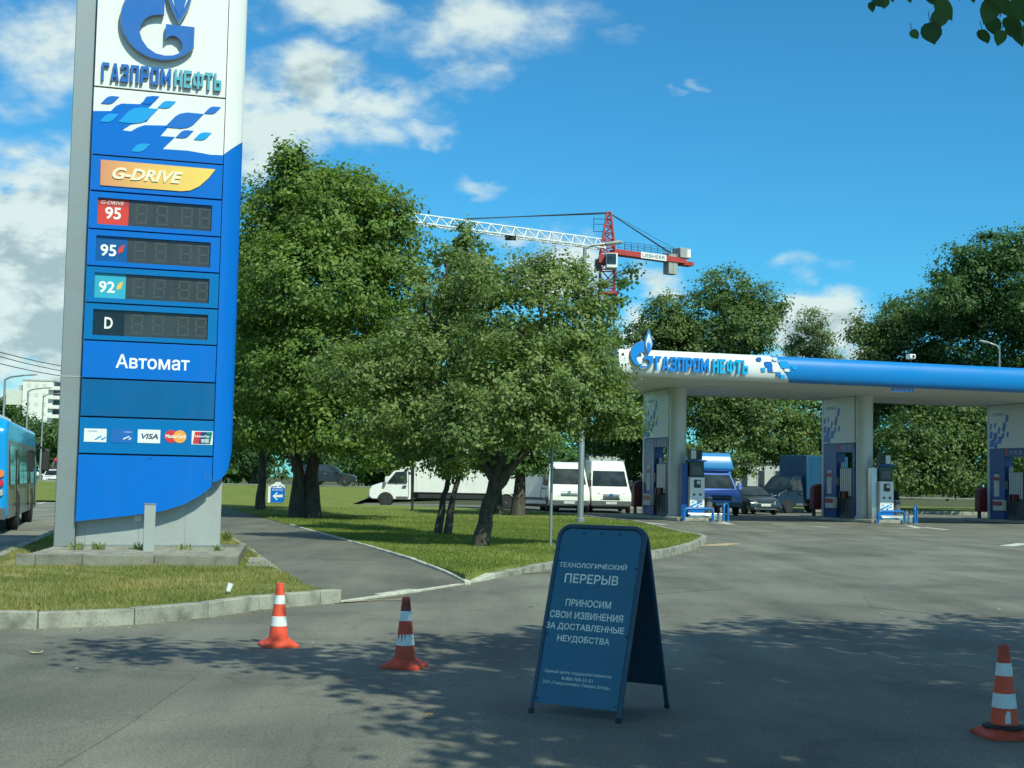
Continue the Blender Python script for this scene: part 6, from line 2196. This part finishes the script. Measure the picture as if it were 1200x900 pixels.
def hanging_twigs():
    """the few twigs of that tree that hang into the top right of the picture"""
    mbt = MB()
    vs, rn = [], []
    r = random.Random(9)
    specs = []
    for (px, py, s, rot) in [(1092, 38, 30, 0.2), (1100, 22, 26, -0.5), (1108, 10, 28, 0.9), (1072, 40, 13, 0.9), (1098, -4, 28, 1.6), (1022, 8, 12, 0.1), (1030, 2, 16, 0.8), (1037, 4, 12, -0.3), (1046, -4, 12, 0.2), (1066, -2, 10, 0.5), (1160, 12, 30, -0.7), (1165, 30, 24, 0.1), (1154, 42, 20, 0.3), (1172, 44, 18, -0.4), (1180, 8, 30, 0.6), (1198, 10, 34, 0.1), (1188, 28, 26, 1.0), (1195, 42, 24, 0.3), (1184, 36, 14, 0.2), (1212, 20, 34, 0.4), (1170, -8, 34, 0.2), (1140, -14, 30, 0.1), (1120, -16, 30, 0.5), (1210, 40, 30, 0.1), (1225, 10, 34, 0.1)]:
        d = 6.3 + r.uniform(-0.35, 0.35)
        c = D(px, py, d)
        s_ = s * d / F_PX
        dn = (-UP + CR * math.sin(rot) * 0.7 + _f * r.uniform(-0.3, 0.3)).normalized()
        nr = (-_f + Vector((r.uniform(-0.4, 0.4), 0, r.uniform(-0.1, 0.5)))).normalized()
        t_ = (dn - nr * dn.dot(nr)).normalized()
        b_ = nr.cross(t_)
        shp = [(-0.5, 0.0), (-0.52, 0.2), (-0.38, 0.36), (-0.15, 0.42), (0.1, 0.38), (0.32, 0.24), (0.48, 0.10), (0.62, 0.0), (0.48, -0.1), (0.32, -0.24), (0.1, -0.38), (-0.15, -0.42), (-0.38, -0.36), (-0.52, -0.2)]
        for x, y in shp:
            vs.append(c + t_ * x * s_ + b_ * y * s_ - nr * (abs(y) * s_ * 0.25))
        rn.append(r.uniform(0.1, 0.5))
        specs.append((px, py, d, s))
        st = c - t_ * 0.5 * s_
        mbt.tube([st, st - t_ * s_ * 0.35 + UP * 0.02], 0.0016, 5)
    off = ORIGIN[FORE]
    np_mesh('hanging_leaves', np.array([tuple(v - off) for v in vs]), len(rn), 14, M['leaf_dark'], np.array(rn), FORE)  # darker leaf colour than the crown's, painting in the shade of the leaves above
    for pts in ([(1100, 12), (1110, -20), (1130, -60), (1180, -120)], [(1172, 20), (1178, -20), (1186, -70), (1200, -130)], [(1030, -2), (1050, -30), (1090, -70), (1180, -120)], [(1200, 20), (1204, -30), (1206, -90), (1210, -130)]):
        mbt.tube([D(x, y, 6.3) for x, y in pts], [0.0025, 0.004, 0.006, 0.009], 6)
    a = D(1190, -125, 6.3)
    limb(mbt, a, (6.6, 6.2, 6.4), 0.012, 0.03, 3, wob=0.04)
    ob('hanging_twig', mbt, M['bark'], FORE)


hanging_twigs()

# ------------------------------------------------------------------ posts, lamps, small signs
def lamp_post(label, foot, top, arm, head_len=0.7, r=0.09, group='street lamps', mat='galv', double=False):
    foot = Vector(foot)
    t = thing('street_lamp', label, 'street lamp', foot, group)
    H = top - foot.z
    ob('pole', MB().tube([foot, foot + UP * (H * 0.35), foot + UP * (H * 0.36), foot + UP * H], [r, r, r * 0.72, r * 0.55], 12), M[mat], t, smooth=True)
    ob('foot_sleeve', MB().lathe(foot, [(r * 1.5, 0), (r * 1.5, 0.12), (r * 1.05, 0.16)], 14), M[mat], t)
    arm = Vector(arm)
    tip = foot + UP * H + arm
    ob('arm', MB().tube([foot + UP * (H - 0.05), foot + UP * (H + arm.z * 0.5) + Vector((arm.x, arm.y, 0)) * 0.3, tip], r * 0.45, 8), M[mat], t, smooth=True)
    e = Vector((arm.x, arm.y, 0.12)).normalized()
    fr = Fr(tip, e, UP)
    fr.n = e.cross(UP).normalized()
    hd = ob('lamp_head', MB().poly(fr, [(-0.05, -0.04), (head_len * 0.9, -0.05), (head_len, -0.01), (head_len * 0.7, 0.06), (0.1, 0.05), (-0.05, 0.04)], -0.11, 0.11), M['crane_grey'], t, bevel=0.03)
    ob('lens', MB().fbox(fr, head_len * 0.3, -0.062, -0.08, head_len * 0.85, -0.048, 0.08), M['headlamp'], hd)
    return t


pb = G(680, 612, TURF)
lamp_post('tall grey street lamp rising through the fruit tree crown before the crane', pb, D(688, 290, pb.y).z, (0.75, 0.1, 0.16), head_len=0.6, r=0.105)
pl_ = D(1197, 412, 70)
lamp_post('street lamp whose head shows above the canopy at the right edge', (pl_.x + 0.3, 74, 0.15), D(1197, 408, 74).z, (-0.55, 0, 0.25), head_len=0.6, r=0.08)
for k, (px, top, y, lab) in enumerate([(6, 444, 95, 'nearest of the road lamps at the far left'), (33, 458, 130, 'middle road lamp in front of the tall white block'), (51, 464, 160, 'road lamp next to the grey sign post, farthest of the row')]):
    q = D(px, top, y)
    lamp_post(lab, (q.x, y, 0.0), q.z, (1.35, 0.0, 0.28), head_len=0.9, r=0.13, group='lamps along the main road')
# round road sign seen from behind
sb = G(645, 641, TURF)
t = thing('road_sign', 'grey back of a round road sign on a thin post among the branches', 'road sign', sb)
zt = D(645, 485, sb.y).z
ob('post', MB().tube([sb, sb + UP * (zt + 0.3)], 0.032, 10), M['galv'], t, smooth=True)
sd_ = ob('disc', MB().lathe(sb + Vector((0, 0.05, zt - sb.z)), [(0.35, 0), (0.35, 0.012), (0.33, 0.02)], 28, axis=(0.1, 1, 0)), M['galv_plate'], t)
for dz in (-0.15, 0.15):
    ob('bracket', MB().box(sb.x - 0.2, sb.y + 0.02, zt + dz - 0.02, sb.x + 0.2, sb.y + 0.05, zt + dz + 0.02), M['galv'], t)
# thin dark post in front of the white truck
tp = G(483, 599, TURF)
t = thing('thin_post', 'thin dark post standing before the cab of the white box truck', 'post', tp)
ob('shaft', MB().tube([tp, tp + UP * 4.6], 0.05, 8), M['blackpl'], t)
ob('cap', MB().lathe(tp + UP * 4.6, [(0.06, 0), (0.06, 0.05), (0.02, 0.08)], 10), M['blackpl'], t)

# little blue direction board with an arrow
db = G(325, 590, TURF)
k = db.y / F_PX
fr = Fr(db, (1, 0, 0), UP, (0, -1, 0))
t = thing('direction_sign', 'small blue and white direction board with a white left arrow on the lawn', 'direction sign', db)
w = 8.0 * k
h1 = 25 * k
bd = ob('board', MB().poly(fr, [(-w, 0.05), (w * 0.75, 0.05), (w, 0.2), (w, h1 * 0.72), (-w, h1 * 0.72)], -0.06, 0.06), M['py_blue'], t)
ob('crown_panel', MB().poly(fr, [(-w * 0.98, h1 * 0.725), (w, h1 * 0.725), (w, h1 * 0.84), (w * 0.6, h1 * 0.90), (w * 0.3, h1), (-w * 0.3, h1), (-w * 0.5, h1 * 0.92), (-w * 0.98, h1 * 0.86)], -0.05, 0.05), M['py_white'], t)
ob('side_edge', MB().fbox(fr, -w - 0.13, 0.04, -0.06, -w - 0.005, h1 * 0.80, 0.05), M['py_white'], t)
for q, (a, b_) in enumerate([(-0.1, 0.79), (0.12, 0.82), (-0.25, 0.77), (0.25, 0.77)]):
    ob('pattern_tile', MB().poly(fr, petal(a, h1 * b_, 0.12, 0.06, 0.6), 0.051, 0.056), M['tile_blue'], t)
ob('arrow', MB().poly(fr, [(-0.24, 0.36), (-0.02, 0.56), (0.02, 0.52), (-0.10, 0.41), (0.26, 0.45), (0.26, 0.31), (-0.10, 0.31), (0.02, 0.20), (-0.02, 0.16)], 0.061, 0.068), M['py_white'], t)
text_on('lettering', 'ВЪЕЗД', fr, -0.25, 0.62, 0.25, 0.72, M['white_print'], bd, c0=0.064)

# ------------------------------------------------------------------ tower crane
def build_crane():
    Y = 180.0
    k = Y / F_PX
    mast = D(712, 300, Y)
    base = Vector((mast.x, Y, 0))
    t = thing('tower_crane', 'red and white tower crane with a long white jib above the trees', 'crane', base)
    zj = D(708, 292, Y).z
    zt = D(713, 249, Y).z
    zc = D(712, 335, Y).z

    def lattice(mb, a, b, w0, w1, n, r, up=Vector((0, 0, 1)), tri=False):
        a, b = Vector(a), Vector(b)
        e = (b - a).normalized()
        s = e.cross(up).normalized() if abs(e.dot(up)) < 0.9 else Vector((1, 0, 0))
        v = s.cross(e).normalized()
        cor = [(-1, -1), (1, -1), (1, 1), (-1, 1)] if not tri else [(-1, 0), (1, 0), (0, 1.7)]
        def P(f, c):
            w = w0 + (w1 - w0) * f
            return a.lerp(b, f) + s * c[0] * w / 2 + v * c[1] * w / 2
        for c in cor:
            mb.tube([P(0, c), P(1, c)], r, 5)
        m_ = len(cor)
        for i in range(n):
            f0, f1 = i / n, (i + 1) / n
            for j in range(m_):
                c, d = cor[j], cor[(j + 1) % m_]
                fm = (f0 + f1) / 2
                if tri and j:
                    mb.tube([P(f0, c if j == 1 else d), P(fm, d if j == 1 else c)], r * 0.6, 4)
                    mb.tube([P(fm, d if j == 1 else c), P(f1, c if j == 1 else d)], r * 0.6, 4)
                else:
                    mb.tube([P(f0, c), P(f1, d)] if i % 2 else [P(f0, d), P(f1, c)], r * 0.6, 4)
                    mb.tube([P(f1, c), P(f1, d)], r * 0.6, 4)

    mb = MB()
    lattice(mb, base, (base.x, base.y, zc - 2.4), 1.9, 1.9, 14, 0.11)
    ob('lower_mast', mb, M['crane_grey'], t)
    mb = MB()
    lattice(mb, (base.x, base.y, zc - 2.4), (base.x, base.y, zj - 0.6), 1.9, 1.9, 3, 0.14)
    mb.box(base.x - 1.2, base.y - 1.2, zj - 2.0, base.x + 1.2, base.y + 1.2, zj - 1.0)
    mb.box(base.x - 1.4, base.y - 1.4, zc - 1.2, base.x + 1.4, base.y + 1.4, zc - 0.9)
    ob('upper_mast', mb, M['crane_red'], t)
    mb = MB()
    lattice(mb, (base.x, base.y, zj - 0.6), (base.x + 0.1, base.y, zt), 2.0, 0.5, 6, 0.13)
    ob('tower_head', mb, M['crane_red'], t)
    hp = MB()
    for z in (zt - 2.6, zt - 1.6, zt - 0.9):
        hp.tube([(base.x - 1.9, base.y, z), (base.x - 0.4, base.y, z)], 0.04, 4)
    hp.tube([(base.x - 1.9, base.y, zt - 2.6), (base.x - 1.9, base.y, zt - 0.7)], 0.04, 4)
    ob('head_platform', hp, M['cable'], t)
    # jib to the left and nearer, counter jib to the right and farther
    d = (D(500, 262, 165) - Vector((mast.x, Y, zj)))
    d.z = 0
    d.normalize()
    jl = 48.0
    j0 = Vector((base.x, base.y, zj)) + d * 0.9
    mb = MB()
    lattice(mb, j0, j0 + d * jl, 1.5, 1.3, 26, 0.10, tri=True)
    jb = ob('jib', mb, M['crane_white'], t)
    tr_ = j0 + d * 14.5
    ob('trolley', MB().box(tr_.x - 0.7, tr_.y - 0.6, zj - 0.45, tr_.x + 0.7, tr_.y + 0.6, zj + 0.1), M['blackpl'], t)
    top = Vector((base.x, base.y, zt))
    ob('jib_tie', MB().tube([top, j0 + d * 21 + UP * 1.4], 0.075, 5).tube([top + Vector((0, 0.3, -0.1)), j0 + d * 21.4 + UP * 1.4], 0.06, 5), M['cable'], t)
    c1 = Vector((base.x, base.y, zj - 0.3)) - d * 13.0
    c0 = Vector((base.x, base.y, zj - 0.3)) - d * 0.8
    nrm = Vector((-d.y, d.x, 0))
    fr = Fr(c0, -d, UP)
    fr.n = (-d).cross(UP)
    ob('counter_jib', MB().fbox(fr, 0, -0.35, -0.75, 12.2, 0.35, 0.75), M['crane_red'], t)
    sgn = 1 if fr.n.y < 0 else -1
    f_s = Fr(c0, -d, UP, fr.n * sgn)
    pl = ob('maker_board', MB().fbox(f_s, 4.2, -0.42, 0.76, 8.6, 0.42, 0.82), M['crane_white'], t)
    text_on('lettering', 'LIEBHERR', f_s, 4.45, -0.24, 8.35, 0.24, M['blackpl'], pl, c0=0.83)
    hr = MB()
    for a in np.linspace(1.5, 10.5, 9):
        for c in (-0.7, 0.7):
            hr.tube([fr.pt(a, 0.35, c), fr.pt(a, 1.45, c)], 0.03, 4)
    for c in (-0.7, 0.7):
        for b_ in (0.9, 1.45):
            hr.tube([fr.pt(1.5, b_, c), fr.pt(10.5, b_, c)], 0.03, 4)
    ob('handrail', hr, M['cable'], t)
    for a in (9.2, 10.0):
        ob('counterweight', MB().fbox(fr, a, -2.0, -0.6, a + 0.75, 0.85, 0.6), M['crane_grey'], t)
    wc = ob('winch_house', MB().fbox(fr, 11.0, 0.36, -0.9, 12.9, 1.75, 0.9), M['crane_grey'], t, bevel=0.05)
    ob('winch_door', MB().fbox(f_s, 12.2, 0.5, 0.9, 12.8, 1.6, 0.93), M['crane_white'], wc)
    tail = MB().fbox(fr, 11.8, -0.55, -0.7, 13.6, -0.02, 0.7)
    ob('tail_platform', tail, M['crane_red'], t)
    ob('counter_tie', MB().tube([top, fr.pt(9.6, 0.9, 0.5)], 0.06, 5).tube([top, fr.pt(10.6, 0.9, -0.5)], 0.06, 5).tube([top, fr.pt(11.6, 1.6, -0.5)], 0.03, 5), M['cable'], t)
    cabp = Vector((base.x + 0.4, base.y - 1.6, zj - 3.1))
    cb = ob('cab', MB().box(cabp.x - 0.75, cabp.y - 1.0, cabp.z + 0.2, cabp.x + 0.75, cabp.y + 1.2, cabp.z + 2.2), M['crane_white'], t, bevel=0.12)
    ob('cab_window', MB().box(cabp.x - 0.66, cabp.y - 1.05, cabp.z + 0.7, cabp.x + 0.55, cabp.y - 1.0, cabp.z + 2.1), M['glass'], cb)
    ob('cab_side_window', MB().box(cabp.x - 0.79, cabp.y - 0.8, cabp.z + 0.7, cabp.x - 0.75, cabp.y + 0.9, cabp.z + 2.1), M['glass'], cb)
    ob('switch_box', MB().box(base.x - 1.7, base.y - 0.5, zj - 2.9, base.x - 1.0, base.y + 0.5, zj - 1.4), M['greypl'], t)
    lp = MB()
    for dz in (0, 1.1):
        lp.tube([(base.x - 2.3, base.y - 1, zc - 2.2 + dz), (base.x - 1.0, base.y - 1, zc - 2.2 + dz)], 0.05, 4)
    lp.tube([(base.x - 2.3, base.y - 1, zc - 2.2), (base.x - 2.3, base.y - 1, zc - 1.1)], 0.05, 4)
    ob('landing_rail', lp, M['cable'], t)


build_crane()

# ------------------------------------------------------------------ buildings
def build_block():
    Y = 460.0
    k = Y / F_PX
    a, top = D(27, 446, Y), D(27, 446, Y).z
    fr = Fr((a.x, Y, 0), (1, 0.12, 0), UP)
    fr.n = Vector((0.12, -1, 0)).normalized()
    W, Hh = 45 * k * 1.0, top
    t = thing('apartment_block', 'tall white apartment block with stacked balconies behind the road at far left', 'building', (a.x + 5, Y, 0))
    ob('wall', MB().fbox(fr, 0, 0, -14, W * 0.76, Hh, 0), M['bld_white'], t)
    ob('stair_wing', MB().fbox(fr, -1.6, 0, -13, -0.02, Hh - 1.5, -1.2), M['bld_grey'], t)
    ob('balcony_wing', MB().fbox(fr, W * 0.76 + 0.02, 0, -13, W, Hh - 2.0, -2.2), M['bld_grey'], t)
    ob('roof_edge', MB().fbox(fr, -0.2, Hh, -14.2, W * 0.76 + 0.2, Hh + 0.5, 0.2), M['bld_grey'], t)
    n = 10
    st = Hh / n
    for i in range(n):
        ob('balcony', MB().fbox(fr, W * 0.70, i * st + 0.3, -1.8, W * 0.70 + 3.4, i * st + 1.5, 1.2), M['bld_white'], t)
        ob('loggia_window', MB().fbox(fr, W * 0.77, i * st + 1.6, -2.19, W - 0.4, i * st + st - 0.1, -1.9), M['bld_win'], t)
        for a_ in (1.5, 4.0, 6.6):
            wn = ob('window', MB().fbox(fr, a_, i * st + 1.0, 0.0, a_ + 1.1, i * st + 2.3, 0.04), M['bld_grey'], t)
            ob('pane', MB().fbox(fr, a_ + 0.1, i * st + 1.1, 0.04, a_ + 1.0, i * st + 2.2, 0.06), M['white_dim'], wn)


build_block()


def low_building(x0, x1, y, h, label, wins):
    t = thing('low_building', label, 'building', ((x0 + x1) / 2, y, 0.1), 'low buildings behind the station')
    ob('wall', MB().box(x0, y, 0.1, x1, y + 9, h), M['bld_dull'], t)
    ob('roof', MB().box(x0 - 0.3, y - 0.3, h, x1 + 0.3, y + 9.3, h + 0.35), M['bld_grey'], t)
    w = (x1 - x0) / wins
    for i in range(wins):
        a = x0 + w * (i + 0.25)
        wn = ob('window', MB().box(a, y - 0.05, 1.2, a + w * 0.5, y, h - 0.7), M['bld_grey'], t)
        ob('pane', MB().box(a + 0.1, y - 0.08, 1.3, a + w * 0.5 - 0.1, y - 0.05, h - 0.8), M['bld_win'], wn)


low_building(D(862, 580, 121).x, D(942, 580, 121).x, 121, 3.6, 'low pale building seen between the bright blue truck and the middle pump', 4)
low_building(D(690, 580, 123).x, D(770, 580, 123).x, 123, 4.2, 'low pale building glimpsed behind the high-roofed van', 4)

# ------------------------------------------------------------------ traffic on the main road
def make_bus(label, rear_px, length, W, H, heading, mat, side_mat, name='city_bus', detail=True, group='buses on the main road'):
    t = thing(name, label, 'bus', (0, 0, 0), group)
    L = length
    hw = lambda z: W / 2 if z < 1.2 else W / 2 - 0.10 * (z - 1.2) / (H - 1.2)
    prof = [(-L / 2, 0.35), (L / 2 - 0.2, 0.35), (L / 2, 0.6), (L / 2 - 0.05, 1.4), (L / 2 - 0.25, H - 0.2), (L / 2 - 0.6, H), (-L / 2 + 0.35, H), (-L / 2 + 0.05, H - 0.25)]
    ob('body', prism(MB(), prof, hw), mat, t, bevel=0.12, seg=3)
    ob('roof_unit', MB().box(-L * 0.35, -0.75, H - 0.02, L * 0.1, 0.75, H + 0.22), M['car_white'], t, bevel=0.08)
    for s in (-1, 1):
        sk = MB()
        side_plate(sk, hw, [(-L / 2 + 0.15, 0.38), (L / 2 - 0.25, 0.38), (L / 2 - 0.25, H - 0.5), (-L / 2 + 0.15, H - 0.5)], s, 0.006)
        skin = ob('side_panel', sk, side_mat, t)
        n = 7
        for i in range(n):
            x0 = -L / 2 + 0.35 + i * (L - 0.8) / n
            x1 = x0 + (L - 0.8) / n - 0.12
            door = (s < 0 and i in (1, 4, 6))
            z0 = 0.45 if door else 1.15
            wn = ob('door' if door else 'side_window', side_plate(MB(), hw, [(x0, z0), (x1, z0), (x1, H - 0.62), (x0, H - 0.62)], s, 0.014), M['glass'], t)
            if door:
                ob('door_post', side_plate(MB(), hw, [((x0 + x1) / 2 - 0.04, z0), ((x0 + x1) / 2 + 0.04, z0), ((x0 + x1) / 2 + 0.04, H - 0.7), ((x0 + x1) / 2 - 0.04, H - 0.7)], s, 0.03), M['blackpl'], wn)
        for x in (-L / 2 + 3.0, L / 2 - 2.6):
            arch(t, x, 0.46, hw, s)
            wheel(t, x, s * (W / 2 + 0.01), 0.46, 0.28)
        for zz, mt in ((1.42, 'lamp_orange'), (1.2, 'lamp_red'), (0.98, 'headlamp'), (0.55, 'lamp_red')):
            ob('tail_light', MB().lathe((-L / 2 - 0.0, s * (W / 2 - 0.2), zz), [(0.09, 0), (0.085, 0.05)], 14, axis=(-1, 0, 0)), M[mt], t)
        mo = ob('mirror', MB().box(L / 2 + 0.25, s * (W / 2 + 0.2) - 0.12, 1.5, L / 2 + 0.42, s * (W / 2 + 0.2) + 0.12, 2.2), M['blackpl'], t, bevel=0.04)
        ob('mirror_arm', MB().tube([(L / 2 - 0.2, s * (W / 2 - 0.05), H - 0.4), (L / 2 + 0.3, s * (W / 2 + 0.18), 2.15)], 0.03, 6), M['blackpl'], mo)
    ob('rear_window', MB().box(-L / 2 - 0.012, -0.85, 1.7, -L / 2 + 0.02, 0.85, H - 0.6), M['glass'], t)
    ob('engine_hatch', MB().box(-L / 2 - 0.015, -0.75, 0.7, -L / 2 + 0.02, 0.75, 1.5), mat, t)
    ob('bumper', MB().box(-L / 2 - 0.06, -W / 2 + 0.05, 0.36, -L / 2 + 0.02, W / 2 - 0.05, 0.62), M['greypl'], t)
    ob('windscreen', front_plate(MB(), hw, L / 2 - 0.06, 1.3, L / 2 - 0.22, H - 0.35, 0.12), M['glass'], t)
    return place(t, rear_px, heading)


hb = HD(RD)
rc = gp(9, 627)
BD = (gp(46, 606.5) - rc).normalized()
ctr = rc + BD * 5.6 + Vector((-BD.y, BD.x, 0)) * 1.27
hb = HD(BD)
make_bus('blue city bus with grey sides leaving along the main road at the left edge', (ctr.x, ctr.y, 0.0), 11.2, 2.5, 2.72, hb, M['bus_blue'], M['bus_grey'])
q = D(67, 540, 165)
make_bus('distant red and white bus on the main road beyond the blue bus', (q.x, 168, 0), 10.0, 2.5, 3.1, hb + math.pi, M['bus_red'], M['car_white'])
q = D(63, 545, 140)
make_car('distant white car driving towards us beside the grey sign post', (q.x, 140, 0.0), hb + math.pi, M['car_white'], 'suv', name='driving_car', group='cars on the main road', code='Е 274 ОН 178')

# overhead wires across the main road
for k, (y0, y1, dz) in enumerate(((406, 424, 0), (411, 430, 0), (421, 434, 0))):
    a, b_ = D(-60, y0 - 10, 90), D(140, y1 + 12, 150)
    pts = [a.lerp(b_, i / 10) - UP * (0.5 * math.sin(math.pi * i / 10)) for i in range(11)]
    o = ob('overhead_wire', MB().tube(pts, 0.035, 5), M['cable'])
    tag(o, ('upper', 'middle', 'lower')[k] + ' thin overhead wire crossing the sky at the far left', 'wire', 'overhead wires')
    w_ = o
t = thing('gantry_sign', 'small pale road sign panel on a gantry arm at the left edge', 'road sign', D(-4, 540, 100))
q = D(16, 467, 100)
ob('panel', MB().box(q.x - 0.55, 99.95, q.z - 0.45, q.x + 0.6, 100.0, q.z + 0.6), M['white_dim'], t)
ob('arm', MB().tube([D(-6, 467, 100.1), D(22, 467, 100.1)], 0.06, 6), M['galv'], t)
ob('pole', MB().tube([(D(-6, 467, 100.1).x, 100.1, 0), D(-6, 466, 100.1)], 0.11, 8), M['galv'], t)

# ------------------------------------------------------------------ wooded belt far behind, reading as one mass
def far_wood():
    r = np.random.default_rng(77)
    lob = []
    for x in np.arange(-150, 190, 7.0):
        y = 205 + r.uniform(-14, 14) + 0.1 * abs(x)
        h = r.uniform(4.0, 6.5)
        lob.append((x + r.uniform(-2, 2), y, h * 0.75, r.uniform(4.5, 6.5), 4.0, h))
    o = leaf_cloud('far_wood', lob, 70000, 1.0, M['leaf_dark'], 78, None, (0, 0, 0), clump=1.5, per=20, fill=0.5)
    tag(o, 'low dark belt of distant trees along the horizon', 'wood', kind='stuff')


far_wood()
